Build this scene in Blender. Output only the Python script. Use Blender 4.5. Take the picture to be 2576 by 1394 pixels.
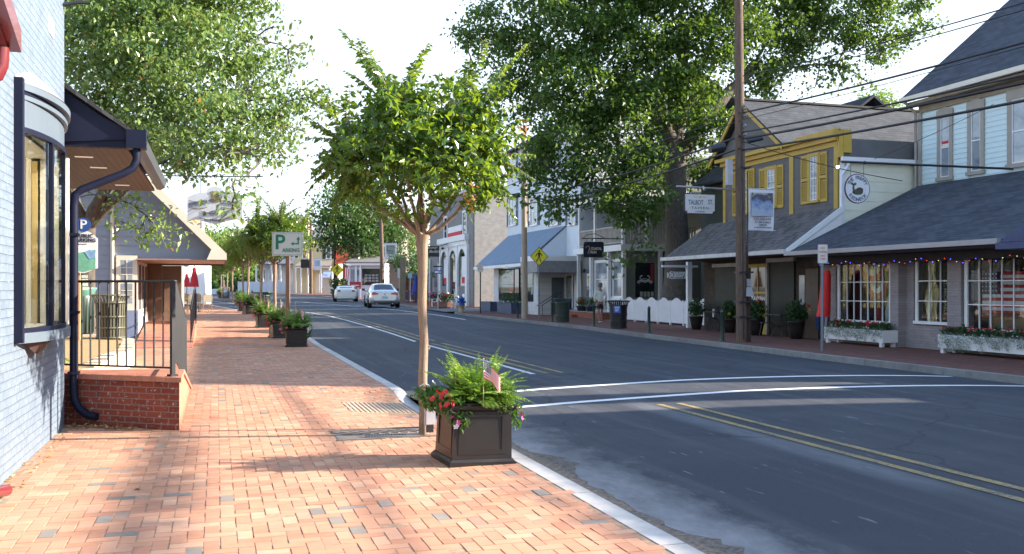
import bpy, bmesh, math, random
import numpy as np
from mathutils import Vector, Matrix
R = math.radians
for o in list(bpy.data.objects): bpy.data.objects.remove(o)
C = bpy.context.scene.collection
rnd = random.Random(7)
nr = np.random.default_rng(11)

# ------------------------------------------------------------------ camera, sky, sun, exposure
TH = R(17.4); FOC = 2370.0; CX = 1288.0; HY = 724.0; H = 1.6     # photo measured at 2576 x 1394
ST, CT = math.sin(TH), math.cos(TH)
cam_d = bpy.data.cameras.new('camera'); cam = bpy.data.objects.new('camera', cam_d); C.objects.link(cam)
cam.location = (0, 0, H); cam.rotation_euler = (R(90), 0, -TH)
cam_d.sensor_width = 36; cam_d.lens = 36*FOC/2576; cam_d.shift_y = (HY-697)/2576
cam_d.clip_end = 3000
cam_d.dof.use_dof = True; cam_d.dof.focus_distance = 9.5; cam_d.dof.aperture_fstop = 13
S = bpy.context.scene; S.camera = cam
SUN_EL, SUN_AZ = R(24), R(-12)                   # direction to the sun in the XY plane
W = bpy.data.worlds.new('World'); S.world = W; W.use_nodes = True
nt = W.node_tree; sky = nt.nodes.new('ShaderNodeTexSky'); sky.sky_type = 'NISHITA'; sky.sun_disc = False
sky.sun_elevation = SUN_EL; sky.sun_rotation = R(90)-SUN_AZ; sky.air_density = 1.0; sky.dust_density = 0.8; sky.ozone_density = 1.3
bg = nt.nodes['Background']; bg.inputs[1].default_value = 0.15
hz = nt.nodes.new('ShaderNodeMix'); hz.data_type = 'RGBA'; hz.inputs[7].default_value = (2.35, 2.6, 2.85, 1)   # pale haze low over the horizon, clear blue overhead
tcw = nt.nodes.new('ShaderNodeTexCoord'); spw = nt.nodes.new('ShaderNodeSeparateXYZ'); nt.links.new(tcw.outputs['Generated'], spw.inputs[0])
mrw = nt.nodes.new('ShaderNodeMapRange'); mrw.interpolation_type = 'SMOOTHSTEP'; mrw.inputs[1].default_value = .20; mrw.inputs[2].default_value = .60; mrw.inputs[3].default_value = .82; mrw.inputs[4].default_value = .0
nt.links.new(spw.outputs[2], mrw.inputs[0]); nt.links.new(mrw.outputs[0], hz.inputs[0])
nt.links.new(sky.outputs[0], hz.inputs[6]); nt.links.new(hz.outputs[2], bg.inputs[0])
sd = bpy.data.lights.new('sun', 'SUN'); sd.energy = 4.2; sd.angle = R(0.55); sd.color = (1.0, 0.87, 0.72)
sun = bpy.data.objects.new('sun', sd); C.objects.link(sun)
sv = Vector((math.cos(SUN_AZ)*math.cos(SUN_EL), math.sin(SUN_AZ)*math.cos(SUN_EL), math.sin(SUN_EL)))
sun.rotation_euler = sv.to_track_quat('Z', 'Y').to_euler(); sun.location = (30, -10, 30)
S.view_settings.view_transform = 'Standard'; S.view_settings.look = 'None'; S.view_settings.gamma = 1; S.view_settings.exposure = 1.9
S.render.engine = 'CYCLES'; S.cycles.max_bounces = 6; S.cycles.transparent_max_bounces = 12; S.cycles.use_denoising = True
S.cycles.diffuse_bounces = 3; S.cycles.glossy_bounces = 3; S.cycles.transmission_bounces = 4; S.cycles.caustics_reflective = False

# ------------------------------------------------------------------ measuring the photograph
def ray(px):
    u = (px-CX)/FOC
    return ST+u*CT, CT-u*ST
def at_x(px, py, X):
    a, b = ray(px); d = X/a
    return Vector((X, d*b, H+(HY-py)/FOC*d))
def at_y(px, py, Y):
    a, b = ray(px); d = Y/b
    return Vector((d*a, Y, H+(HY-py)/FOC*d))
def at_d(px, py, d):
    a, b = ray(px)
    return Vector((d*a, d*b, H+(HY-py)/FOC*d))
def on_g(px, py, z=0.0):
    d = FOC*(H-z)/(py-HY); a, b = ray(px)
    return Vector((d*a, d*b, z))
LY = [-50, 27, 34, 44, 54, 70, 138, 400, 900]; LZ = [0, 0, .12, .32, .4, .5, .85, 1.6, 2.5]
RY = [-50, 55, 70, 100, 138, 400, 900]; RZ = [0, 0.02, .18, .5, .85, 1.6, 2.5]
def sst(a, b, x): t = np.clip((x-a)/(b-a), 0, 1); return t*t*(3-2*t)
def zg(x, y):
    t = sst(9, 14, np.asarray(x, float))
    return np.interp(y, LY, LZ)*(1-t)+np.interp(y, RY, RZ)*t
def g(x, y): return float(zg(x, y))
def xl(y):
    y = np.asarray(y, float); q = np.clip(y-30, 0, 25)
    return 2.8-.003*q*q-.12*np.clip(y-55, 0, 1e9)
def xr(y): return np.interp(y, [-60, 19, 29, 36, 55, 70, 100, 150, 400], [13.7, 13.7, 14.0, 14.4, 14.4, 14.6, 13, 6, -20])

# ------------------------------------------------------------------ mesh helpers
class Fr:                                                         # a wall's own frame: a along it, b up, c out of it
    def __init__(s, o, r, n): s.o = Vector(o); s.r = Vector(r).normalized(); s.n = Vector(n).normalized(); s.u = Vector((0, 0, 1))
    def p(s, a, b, c=0): return s.o+s.r*a+s.u*b+s.n*c
    def ap(s, px, py):                                            # photo point -> (a, b) on the wall
        dx, dy = ray(px); d = (s.o.x*s.n.x+s.o.y*s.n.y)/(dx*s.n.x+dy*s.n.y)
        q = Vector((dx*d, dy*d, H+(HY-py)/FOC*d))-s.o
        return q.dot(s.r), q.z
def street_right(X, Y, z=0): return Fr((X, Y, z), (0, -1, 0), (-1, 0, 0))
def street_left(X, Y, z=0): return Fr((X, Y, z), (0, 1, 0), (1, 0, 0))
def facing(X, Y, z=0): return Fr((X, Y, z), (1, 0, 0), (0, -1, 0))

class MB:
    def __init__(s): s.v = []; s.f = []; s.m = []; s.k = 0; s.sm = []
    def mi(s, k): s.k = k; return s
    def add(s, vs, fs, smooth=False):
        n = len(s.v); s.v += [tuple(v) for v in vs]
        for f in fs: s.f.append(tuple(i+n for i in f)); s.m.append(s.k); s.sm.append(smooth)
        return s
    def poly(s, *vs): return s.add(vs, [tuple(range(len(vs)))])
    def box(s, c, d, rz=0):
        x, y, z = d[0]/2, d[1]/2, d[2]/2; co, si = math.cos(rz), math.sin(rz)
        vs = [(c[0]+a*co-b*si, c[1]+a*si+b*co, c[2]+e) for e in (-z, z) for a, b in ((-x, -y), (x, -y), (x, y), (-x, y))]
        return s.add(vs, [(3, 2, 1, 0), (4, 5, 6, 7), (0, 1, 5, 4), (1, 2, 6, 5), (2, 3, 7, 6), (3, 0, 4, 7)])
    def bx(s, x0, x1, y0, y1, z0, z1): return s.box(((x0+x1)/2, (y0+y1)/2, (z0+z1)/2), (x1-x0, y1-y0, z1-z0))
    def ob(s, F, a0, a1, b0, b1, c0, c1):
        vs = [F.p(a, b, c) for b in (b0, b1) for a, c in ((a0, c0), (a1, c0), (a1, c1), (a0, c1))]
        return s.add(vs, [(3, 2, 1, 0), (4, 5, 6, 7), (0, 1, 5, 4), (1, 2, 6, 5), (2, 3, 7, 6), (3, 0, 4, 7)])
    def prism(s, F, pts, c0, c1):                                 # an (a, b) outline pushed from depth c0 to c1
        n = len(pts); vs = [F.p(a, b, c0) for a, b in pts]+[F.p(a, b, c1) for a, b in pts]
        return s.add(vs, [tuple(range(n))[::-1], tuple(range(n, 2*n))]+[(i, (i+1) % n, (i+1) % n+n, i+n) for i in range(n)])
    def slab(s, pts, t):                                          # a sloping sheet with thickness t downwards
        n = len(pts); vs = [Vector(p) for p in pts]+[Vector(p)-Vector((0, 0, t)) for p in pts]
        return s.add(vs, [tuple(range(n)), tuple(range(n, 2*n))[::-1]]+[((i+1) % n, i, i+n, (i+1) % n+n) for i in range(n)])
    def tube(s, pts, rad, seg=8, cap=True, closed=False):
        pts = [Vector(p) for p in pts]; n = len(pts)
        rs = rad if isinstance(rad, (list, tuple)) else [rad]*n
        vs = []; up = Vector((0, 0, 1)); prev = None
        for i, p in enumerate(pts):
            t = (pts[min(i+1, n-1)]-pts[max(i-1, 0)])
            t = t.normalized() if t.length > 1e-9 else up
            if prev is None:
                q = t.cross(up) if abs(t.z) < .95 else t.cross(Vector((1, 0, 0)))
            else: q = prev-t*prev.dot(t)
            if q.length < 1e-6: q = t.cross(Vector((1, .3, 0)))
            q.normalize(); prev = q; w = t.cross(q)
            vs += [p+(q*math.cos(2*math.pi*k/seg)+w*math.sin(2*math.pi*k/seg))*rs[i] for k in range(seg)]
        fs = [(i*seg+k, i*seg+(k+1) % seg, (i+1)*seg+(k+1) % seg, (i+1)*seg+k) for i in range(n-1) for k in range(seg)]
        s.add(vs, fs, True)
        if cap: s.add(vs[:seg], [tuple(range(seg))[::-1]]); s.add(vs[-seg:], [tuple(range(seg))])
        return s
    def lathe(s, prof, c=(0, 0, 0), seg=20, smooth=True, sx=1, sy=1):
        vs = [(c[0]+r*math.cos(2*math.pi*k/seg)*sx, c[1]+r*math.sin(2*math.pi*k/seg)*sy, c[2]+z) for r, z in prof for k in range(seg)]
        fs = [(i*seg+k, i*seg+(k+1) % seg, (i+1)*seg+(k+1) % seg, (i+1)*seg+k) for i in range(len(prof)-1) for k in range(seg)]
        s.add(vs, fs, smooth)
        return s
    def ball(s, c, r, seg=10, sz=1):
        pr = [(r*math.sin(math.pi*i/6)+1e-4, -r*sz*math.cos(math.pi*i/6)) for i in range(7)]
        return s.lathe(pr, c, seg)
    def siding(s, F, a0, a1, b0, b1, pitch, c=.0, tk=.02):
        n = max(1, round((b1-b0)/pitch)); h = (b1-b0)/n
        for i in range(n):
            z = b0+i*h
            s.poly(F.p(a0, z, c+tk), F.p(a1, z, c+tk), F.p(a1, z+h, c+.004), F.p(a0, z+h, c+.004))
            s.poly(F.p(a0, z, c+.004), F.p(a1, z, c+.004), F.p(a1, z, c+tk), F.p(a0, z, c+tk))
        return s
    def strip(s, pts, w, z=None):                                 # a flat painted line along a path
        L = []; Rr = []
        for i, p in enumerate(pts):
            a = Vector(pts[max(i-1, 0)]); b = Vector(pts[min(i+1, len(pts)-1)]); t = (b-a).normalized(); q = Vector((-t.y, t.x, 0))*w/2
            L.append(Vector(p)+q); Rr.append(Vector(p)-q)
        n = len(pts); return s.add(L+Rr, [(n+i, n+i+1, i+1, i) for i in range(n-1)])

def root_loc(o):
    v = Vector((0, 0, 0))
    while o is not None: v += o.location; o = o.parent
    return v
def mesh_of(mb, name, mats, off=Vector((0, 0, 0))):
    me = bpy.data.meshes.new(name)
    if off.length: me.from_pydata([(v[0]-off.x, v[1]-off.y, v[2]-off.z) for v in mb.v], [], mb.f)
    else: me.from_pydata(mb.v, [], mb.f)
    for m in (mats if isinstance(mats, (list, tuple)) else [mats]): me.materials.append(m)
    me.polygons.foreach_set('material_index', mb.m); me.polygons.foreach_set('use_smooth', mb.sm)
    me.update(); return me
def part(name, mb, mats, parent=None, world=True, label=None):
    off = root_loc(parent) if (parent is not None and world) else Vector((0, 0, 0))
    o = bpy.data.objects.new(name, mesh_of(mb, name, mats, off)); C.objects.link(o)
    if parent is not None: o.parent = parent
    if label: o['label'] = label
    return o
def tag(o, label=None, cat=None, group=None, kind=None):
    for k, v in (('label', label), ('category', cat), ('group', group), ('kind', kind)):
        if v: o[k] = v
    return o
def thing(name, label, cat, loc=(0, 0, 0), rz=0, group=None, kind=None):
    o = bpy.data.objects.new(name, None); C.objects.link(o); o.location = loc; o.rotation_euler = (0, 0, rz); o.empty_display_size = .2
    return tag(o, label, cat, group, kind)
def dup(root, loc, rz=0, label=None, group=None, sc=1):
    def cp(o, par):
        c = o.copy(); C.objects.link(c)
        if par is not None: c.parent = par
        for k in kids[o.name]: cp(k, c)
        return c
    kids = {}
    def walk(o):
        kids[o.name] = list(o.children)
        for k in kids[o.name]: walk(k)
    walk(root)
    r = cp(root, None); r.location = loc; r.rotation_euler = (0, 0, rz); r.scale = (sc, sc, sc)
    if label: r['label'] = label
    if group: r['group'] = group
    return r
def np_mesh(name, V, Fc, mats, smooth=False, midx=None):
    V = np.ascontiguousarray(V, np.float32); Fc = np.ascontiguousarray(Fc, np.int32); k = Fc.shape[1]
    me = bpy.data.meshes.new(name); me.vertices.add(len(V)); me.vertices.foreach_set('co', V.ravel())
    me.loops.add(Fc.size); me.loops.foreach_set('vertex_index', Fc.ravel())
    me.polygons.add(len(Fc)); me.polygons.foreach_set('loop_start', np.arange(0, Fc.size, k, dtype=np.int32))
    me.polygons.foreach_set('loop_total', np.full(len(Fc), k, np.int32))
    for m in (mats if isinstance(mats, (list, tuple)) else [mats]): me.materials.append(m)
    if midx is not None: me.polygons.foreach_set('material_index', np.asarray(midx, np.int32))
    me.polygons.foreach_set('use_smooth', np.full(len(Fc), smooth))
    me.update(); me.validate(); return me
def link(name, me, parent=None):
    o = bpy.data.objects.new(name, me); C.objects.link(o)
    if parent is not None: o.parent = parent
    return o

# ------------------------------------------------------------------ lettering
def glyphs(txt, size=1.0, ex=.004, align='CENTER', bold=0.0, space=1.0):
    cu = bpy.data.curves.new('t', 'FONT'); cu.body = txt; cu.size = size; cu.extrude = ex; cu.align_x = align; cu.align_y = 'CENTER'
    cu.offset = bold; cu.space_character = space; cu.resolution_u = 3
    o = bpy.data.objects.new('t', cu); C.objects.link(o)
    bpy.context.view_layer.update()
    me = bpy.data.meshes.new_from_object(o.evaluated_get(bpy.context.evaluated_depsgraph_get()))
    vs = [tuple(v.co) for v in me.vertices]; fs = [tuple(p.vertices) for p in me.polygons]
    bpy.data.objects.remove(o); bpy.data.curves.remove(cu); bpy.data.meshes.remove(me)
    return vs, fs
def write(mb, F, a, b, c, txt, size, bold=0.0, rot=0, width=None, sx=1, space=1.0, ex=.004):
    vs, fs = glyphs(txt, size, ex, bold=bold, space=space)
    if width and vs:
        w = max(v[0] for v in vs)-min(v[0] for v in vs); sx = width/w if w else 1
    co, si = math.cos(rot), math.sin(rot)
    mb.add([F.p(a+(x*sx*co-y*si), b+(x*sx*si+y*co), c+z) for x, y, z in vs], fs); return mb
def arc_text(mb, F, a, b, c, txt, size, rad, mid, step, up=True):
    n = len(txt)
    for i, ch in enumerate(txt):
        if ch == ' ': continue
        t = mid+(-1 if up else 1)*(i-(n-1)/2)*step
        write(mb, F, a+rad*math.cos(t), b+rad*math.sin(t), c, ch, size, rot=t-math.pi/2 if up else t+math.pi/2, bold=size*.02)

# ------------------------------------------------------------------ materials
MAT = {}
def nodes(name):
    m = bpy.data.materials.new(name); m.use_nodes = True; t = m.node_tree; p = t.nodes['Principled BSDF']; MAT[name] = m
    return m, t, p
def N(t, kind, **kw):
    n = t.nodes.new('ShaderNode'+kind)
    for k, v in kw.items():
        if k in n.inputs: n.inputs[k].default_value = v
        else: setattr(n, k, v)
    return n
def ramp(t, fac, stops):
    r = t.nodes.new('ShaderNodeValToRGB'); e = r.color_ramp.elements
    while len(e) < len(stops): e.new(.5)
    for i, (p, c) in enumerate(stops): e[i].position = p; e[i].color = (*c, 1) if len(c) == 3 else c
    t.links.new(fac, r.inputs[0]); return r.outputs[0]
def mixc(t, fac, a, b, mode='MIX'):
    m = t.nodes.new('ShaderNodeMix'); m.data_type = 'RGBA'; m.blend_type = mode
    for s, v in ((m.inputs[0], fac), (m.inputs[6], a), (m.inputs[7], b)):
        if isinstance(v, (int, float)): s.default_value = v
        elif isinstance(v, tuple): s.default_value = (*v, 1)
        else: t.links.new(v, s)
    return m.outputs[2]
def coords(t, swz=None, sc=(1, 1, 1)):
    tc = t.nodes.new('ShaderNodeTexCoord'); v = tc.outputs['Object']
    if swz:
        s = t.nodes.new('ShaderNodeSeparateXYZ'); c = t.nodes.new('ShaderNodeCombineXYZ'); t.links.new(v, s.inputs[0])
        for i, ch in enumerate(swz):
            if ch != '0': t.links.new(s.outputs['xyz'.index(ch)], c.inputs[i])
        v = c.outputs[0]
    if sc != (1, 1, 1):
        m = t.nodes.new('ShaderNodeMapping'); m.inputs['Scale'].default_value = sc; t.links.new(v, m.inputs[0]); v = m.outputs[0]
    return v
def noise(t, v, scale, detail=4, rough=.6):
    n = N(t, 'TexNoise', Scale=scale, Detail=detail, Roughness=rough); t.links.new(v, n.inputs['Vector']); return n.outputs['Fac']
def bump(t, p, h, strength, dist=.02):
    b = N(t, 'Bump', Strength=strength, Distance=dist); t.links.new(h, b.inputs['Height']); t.links.new(b.outputs[0], p.inputs['Normal']); return b
def shade(c, k): return tuple(max(0, min(1, x*k)) for x in c)
def mat(name, col, rough=.6, var=.18, ns=3.0, bmp=0.0, bs=60, metal=0, spec=.5, coat=0, sc=(1, 1, 1)):
    m, t, p = nodes(name)
    p.inputs['Roughness'].default_value = rough; p.inputs['Metallic'].default_value = metal; p.inputs['Specular IOR Level'].default_value = spec
    p.inputs['Coat Weight'].default_value = coat; p.inputs['Coat Roughness'].default_value = .05
    v = coords(t, sc=sc)
    n = noise(t, v, ns, 6)
    t.links.new(ramp(t, n, [(.3, shade(col, 1-var)), (.7, shade(col, 1+var))]), p.inputs['Base Color'])
    if bmp: bump(t, p, noise(t, v, bs, 3), bmp, .01)
    return m
def brick(name, c1, c2, mortar, swz, bw=.2, bh=.067, ms=.006, rough=.85, bstr=.6, dist=.01, dirt=None, paint=False):
    m, t, p = nodes(name); v = coords(t, swz)
    w = noise(t, v, 9, 3); 
    b = N(t, 'TexBrick', Scale=1.0); b.inputs['Brick Width'].default_value = bw; b.inputs['Row Height'].default_value = bh
    b.inputs['Mortar Size'].default_value = ms; b.inputs['Mortar Smooth'].default_value = .4
    b.inputs['Color1'].default_value = (*c1, 1); b.inputs['Color2'].default_value = (*c2, 1); b.inputs['Mortar'].default_value = (*mortar, 1)
    ad = N(t, 'VectorMath', operation='MULTIPLY_ADD'); nz = N(t, 'TexNoise', Scale=6.0); t.links.new(v, nz.inputs['Vector'])
    t.links.new(nz.outputs['Color'], ad.inputs[0]); ad.inputs[1].default_value = (.012, .012, 0); t.links.new(v, ad.inputs[2])
    t.links.new(ad.outputs[0], b.inputs['Vector'])
    col = mixc(t, .35, b.outputs['Color'], ramp(t, noise(t, v, 3, 6), [(.3, shade(c1, .7)), (.7, shade(c2, 1.25))]))
    if dirt: col = mixc(t, ramp(t, noise(t, v, 22, 5, .7), [(.59, (0, 0, 0)), (.66, (1, 1, 1))]), col, dirt)
    t.links.new(col, p.inputs['Base Color']); p.inputs['Roughness'].default_value = rough; p.inputs['Specular IOR Level'].default_value = .22
    h = N(t, 'Math', operation='MULTIPLY_ADD'); h.inputs[1].default_value = -1.0; t.links.new(b.outputs['Fac'], h.inputs[0])
    k = N(t, 'Math', operation='MULTIPLY'); k.inputs[1].default_value = .5; t.links.new(noise(t, v, 30, 5), k.inputs[0]); t.links.new(k.outputs[0], h.inputs[2])
    bump(t, p, h.outputs[0], bstr, dist)
    return m
def shingle(name, c1, c2, swz, sc=(1, 1, 1), w=.3, h=.14, gap=.35):
    m, t, p = nodes(name); v = coords(t, swz, sc)
    b = N(t, 'TexBrick', Scale=1.0); b.inputs['Brick Width'].default_value = w; b.inputs['Row Height'].default_value = h
    b.inputs['Mortar Size'].default_value = .008; b.inputs['Mortar Smooth'].default_value = .3; b.inputs['Bias'].default_value = 0
    b.inputs['Color1'].default_value = (*c1, 1); b.inputs['Color2'].default_value = (*c2, 1); b.inputs['Mortar'].default_value = (*shade(c1, gap), 1)
    t.links.new(v, b.inputs['Vector'])
    col = mixc(t, .4, b.outputs['Color'], ramp(t, noise(t, v, 1.1, 8), [(.3, shade(c1, .75)), (.7, shade(c2, 1.2))]))
    t.links.new(col, p.inputs['Base Color']); p.inputs['Roughness'].default_value = .9; p.inputs['Specular IOR Level'].default_value = .2
    s = t.nodes.new('ShaderNodeSeparateXYZ'); t.links.new(v, s.inputs[0])
    f = N(t, 'Math', operation='DIVIDE'); f.inputs[1].default_value = h; t.links.new(s.outputs[1], f.inputs[0])
    fr = N(t, 'Math', operation='FRACT'); t.links.new(f.outputs[0], fr.inputs[0])
    hh = N(t, 'Math', operation='MULTIPLY_ADD'); hh.inputs[1].default_value = -.4; t.links.new(fr.outputs[0], hh.inputs[0])
    iv = N(t, 'Math', operation='SUBTRACT'); iv.inputs[0].default_value = 1.0; t.links.new(b.outputs['Fac'], iv.inputs[1]); t.links.new(iv.outputs[0], hh.inputs[2])
    bump(t, p, hh.outputs[0], .9, .02)
    return m
def island(name, stops, rough=.8, bmp=.3, bs=80, vn=.25, spec=.4):
    m, t, p = nodes(name); gme = t.nodes.new('ShaderNodeNewGeometry')
    c = ramp(t, gme.outputs['Random Per Island'], stops); v = coords(t)
    c = mixc(t, 1.0, c, ramp(t, noise(t, v, .7, 7, .65), [(.3, (.80, .78, .76)), (.7, (1.08, 1.06, 1.05))]), 'MULTIPLY')
    c2 = mixc(t, vn, c, ramp(t, noise(t, v, 5, 6, .65), [(.3, (.3, .3, .3)), (.7, (1, 1, 1))]), 'MULTIPLY')
    t.links.new(c2, p.inputs['Base Color']); p.inputs['Roughness'].default_value = rough; p.inputs['Specular IOR Level'].default_value = spec
    if bmp: bump(t, p, noise(t, v, bs, 4), bmp, .004)
    return m
def leafmat(name, stops, trans=.35, rough=.38, tcol=(.25, .42, .05), spec=.5):
    m, t, p = nodes(name); gme = t.nodes.new('ShaderNodeNewGeometry')
    c = ramp(t, gme.outputs['Random Per Island'], stops); t.links.new(c, p.inputs['Base Color'])
    p.inputs['Roughness'].default_value = rough; p.inputs['Specular IOR Level'].default_value = spec
    tr = t.nodes.new('ShaderNodeBsdfTranslucent'); t.links.new(mixc(t, .65, c, tcol), tr.inputs[0])
    mx = t.nodes.new('ShaderNodeMixShader'); mx.inputs[0].default_value = trans
    t.links.new(p.outputs[0], mx.inputs[1]); t.links.new(tr.outputs[0], mx.inputs[2])
    t.links.new(mx.outputs[0], t.nodes['Material Output'].inputs[0]); return m
def glass(name, tint=(.75, .85, .85), refl=.12):
    m, t, p = nodes(name); t.nodes.remove(p)
    tr = N(t, 'BsdfTransparent'); tr.inputs[0].default_value = (*tint, 1); gl = N(t, 'BsdfGlossy'); gl.inputs['Roughness'].default_value = .015
    gl.inputs['Color'].default_value = (.9, .95, 1, 1)
    lw = N(t, 'LayerWeight', Blend=.5); pw = N(t, 'Math', operation='POWER'); pw.inputs[1].default_value = 4.0; t.links.new(lw.outputs['Facing'], pw.inputs[0])
    ad = N(t, 'Math', operation='MULTIPLY_ADD'); ad.inputs[1].default_value = .5; ad.inputs[2].default_value = refl; t.links.new(pw.outputs[0], ad.inputs[0])
    mx = t.nodes.new('ShaderNodeMixShader'); t.links.new(ad.outputs[0], mx.inputs[0]); t.links.new(tr.outputs[0], mx.inputs[1]); t.links.new(gl.outputs[0], mx.inputs[2])
    t.links.new(mx.outputs[0], t.nodes['Material Output'].inputs[0]); return m
def glow(name, col, s):
    m, t, p = nodes(name); p.inputs['Base Color'].default_value = (*col, 1); p.inputs['Emission Color'].default_value = (*col, 1); p.inputs['Emission Strength'].default_value = s
    return m
def bark(name, c1, c2, sc=(6, 6, 1.2), st=.9, rough=.9):
    m, t, p = nodes(name); v = coords(t, sc=sc); n = noise(t, v, 4, 8, .7)
    t.links.new(ramp(t, n, [(.3, c1), (.7, c2)]), p.inputs['Base Color']); p.inputs['Roughness'].default_value = rough
    bump(t, p, n, st, .03); return m

white = mat('white_paint', (.78, .79, .8), .45, .05, 2, .05)
cream_trim = mat('cream_trim', (.72, .66, .55), .5, .06)
dark_metal = mat('black_metal', (.025, .027, .032), .4, .2, 6, .05)
navy = mat('navy_paint', (.010, .013, .032), .5, .12, 3, .05, spec=.18)
grey_metal = mat('galvanised_metal', (.42, .44, .47), .45, .12, 5, .05, metal=.6)
wood_pole = bark('weathered_pole_wood', (.045, .03, .023), (.235, .16, .115), (14, 14, .6), .5)
pale_pole = bark('pale_pole_wood', (.30, .24, .18), (.55, .46, .36), (14, 14, .6), .4)
postwood = bark('brown_post_wood', (.20, .10, .06), (.34, .19, .12), (20, 20, 1), .3)
glass_clear = glass('clear_glass', (.85, .9, .9), .02)
glass_dark = mat('dark_window_glass', (.02, .025, .03), .03, .3, 1.2, spec=.9)
glass_sky = mat('pale_window_glass', (.26, .31, .36), .04, .5, 1.0, spec=1.0)  # pale base colour stands in for bright sky reflected in the panes
black_in = mat('dark_interior', (.03, .028, .028), .8, .3, 2)
soil = mat('potting_soil', (.035, .025, .018), .95, .3, 20, .5)
red_cloth = mat('red_cloth', (.55, .02, .03), .7, .1, 5)
white_cloth = mat('white_cloth', (.8, .8, .82), .7, .04, 5)
blue_cloth = mat('blue_cloth', (.02, .03, .12), .7, .1, 5)
bark_grey = bark('grey_bark', (.045, .038, .032), (.16, .135, .115), (5, 5, 1.2), 1.0)
bark_crape = bark('smooth_tan_bark', (.18, .12, .08), (.37, .265, .185), (8, 8, 1.2), .35, .7)
# ================================================================== GROUND
def sheet(name, xs_fn, ys, nx, zfn, mats, kind='structure'):
    V = []
    for y in ys:
        a, b = xs_fn(y)
        for i in range(nx): V.append((a+(b-a)*i/(nx-1), y))
    V = np.array(V); z = zfn(V[:, 0], V[:, 1]); V = np.c_[V, z]
    ny = len(ys); F_ = [(j*nx+i, j*nx+i+1, (j+1)*nx+i+1, (j+1)*nx+i) for j in range(ny-1) for i in range(nx-1)]
    o = link(name, np_mesh(name, V, F_, mats, True)); o['kind'] = kind; return o
def ystep(a, b, s): return list(np.arange(a, b+1e-6, s))

mg, t, p = nodes('dry_ground'); v = coords(t)
t.links.new(ramp(t, noise(t, v, .6, 8), [(.35, (.10, .10, .04)), (.5, (.17, .14, .09)), (.65, (.22, .19, .14))]), p.inputs['Base Color']); p.inputs['Roughness'].default_value = .95
bump(t, p, noise(t, v, 14, 6), .6, .03)
sheet('ground', lambda y: (-500, 500), [-60, -10, 0, 20, 27, 34, 44, 54, 70, 100, 138, 250, 400, 1200], 61, lambda x, y: zg(x, y)-.32, mg)

# asphalt: fine aggregate, long wear tracks, dust thrown against the near gutter
ma, t, p = nodes('asphalt'); v = coords(t)
agg = noise(t, v, 260, 2, .5); blot = noise(t, v, .55, 7, .6)
track = noise(t, coords(t, sc=(2.2, .10, 1)), 1.0, 5, .6)
col = mixc(t, ramp(t, agg, [(.38, (0, 0, 0)), (.66, (1, 1, 1))]), (.017, .022, .032), (.056, .064, .081))
col = mixc(t, ramp(t, blot, [(.45, (0, 0, 0)), (.72, (.55, .55, .55))]), col, (.07, .075, .085))
col = mixc(t, ramp(t, track, [(.48, (0, 0, 0)), (.66, (.6, .6, .6))]), col, (.080, .088, .10))
sx = t.nodes.new('ShaderNodeSeparateXYZ'); t.links.new(v, sx.inputs[0])
def mth(t, op, a, b=None, c=None):
    n = t.nodes.new('ShaderNodeMath'); n.operation = op
    for i, q in enumerate((a, b, c)):
        if q is None: continue
        if isinstance(q, (int, float)): n.inputs[i].default_value = q
        else: t.links.new(q, n.inputs[i])
    return n.outputs[0]
def band(t, val, a, b):                                           # 1 at a falling to 0 at b
    m = t.nodes.new('ShaderNodeMapRange'); m.inputs[1].default_value = a; m.inputs[2].default_value = b; m.inputs[3].default_value = 1; m.inputs[4].default_value = 0
    t.links.new(val, m.inputs[0]); return m.outputs[0]
nearx = band(t, sx.outputs[0], 2.95, 4.3); neary = band(t, sx.outputs[1], 11.0, 13.5)
dn = noise(t, coords(t, sc=(1.0, .55, 1)), 1.7, 9, .74)
dust = mth(t, 'MULTIPLY', ramp(t, mth(t, 'ADD', mth(t, 'MULTIPLY', nearx, .55), mth(t, 'MULTIPLY', dn, .75)), [(.62, (0, 0, 0)), (.95, (1, 1, 1))]), neary)
col = mixc(t, mth(t, 'MULTIPLY', dust, .72), col, (.34, .34, .35))
gh = mth(t, 'MULTIPLY', mth(t, 'MULTIPLY', band(t, sx.outputs[0], 5.66, 5.76), mth(t, 'SUBTRACT', 1.0, band(t, sx.outputs[0], 5.28, 5.48))), mth(t, 'MULTIPLY', band(t, sx.outputs[1], 11.6, 12.6), mth(t, 'SUBTRACT', 1.0, band(t, sx.outputs[1], 5.9, 6.6))))
col = mixc(t, mth(t, 'MULTIPLY', gh, ramp(t, noise(t, coords(t, sc=(3, .4, 1)), 5, 5, .7), [(.3, (.25, .25, .25)), (.65, (.8, .8, .8))])), col, (.14, .15, .165))
scr = noise(t, coords(t, sc=(9, 1.0, 1)), 2.2, 3, .5); s2 = noise(t, v, 1.3, 3)
scf = mth(t, 'MULTIPLY', ramp(t, scr, [(.66, (0, 0, 0)), (.71, (1, 1, 1))]), ramp(t, s2, [(.48, (0, 0, 0)), (.56, (1, 1, 1))]))
col = mixc(t, mth(t, 'MULTIPLY', scf, .5), col, (.3, .31, .33))
spk = N(t, 'TexVoronoi', Scale=26.0); t.links.new(v, spk.inputs['Vector'])
col = mixc(t, mth(t, 'MULTIPLY', ramp(t, spk.outputs['Distance'], [(.0, (1, 1, 1)), (.12, (1, 1, 1)), (.16, (0, 0, 0))]), ramp(t, noise(t, v, 3.1, 4, .7), [(.56, (0, 0, 0)), (.66, (.75, .75, .75))])), col, (.22, .225, .235))
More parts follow.
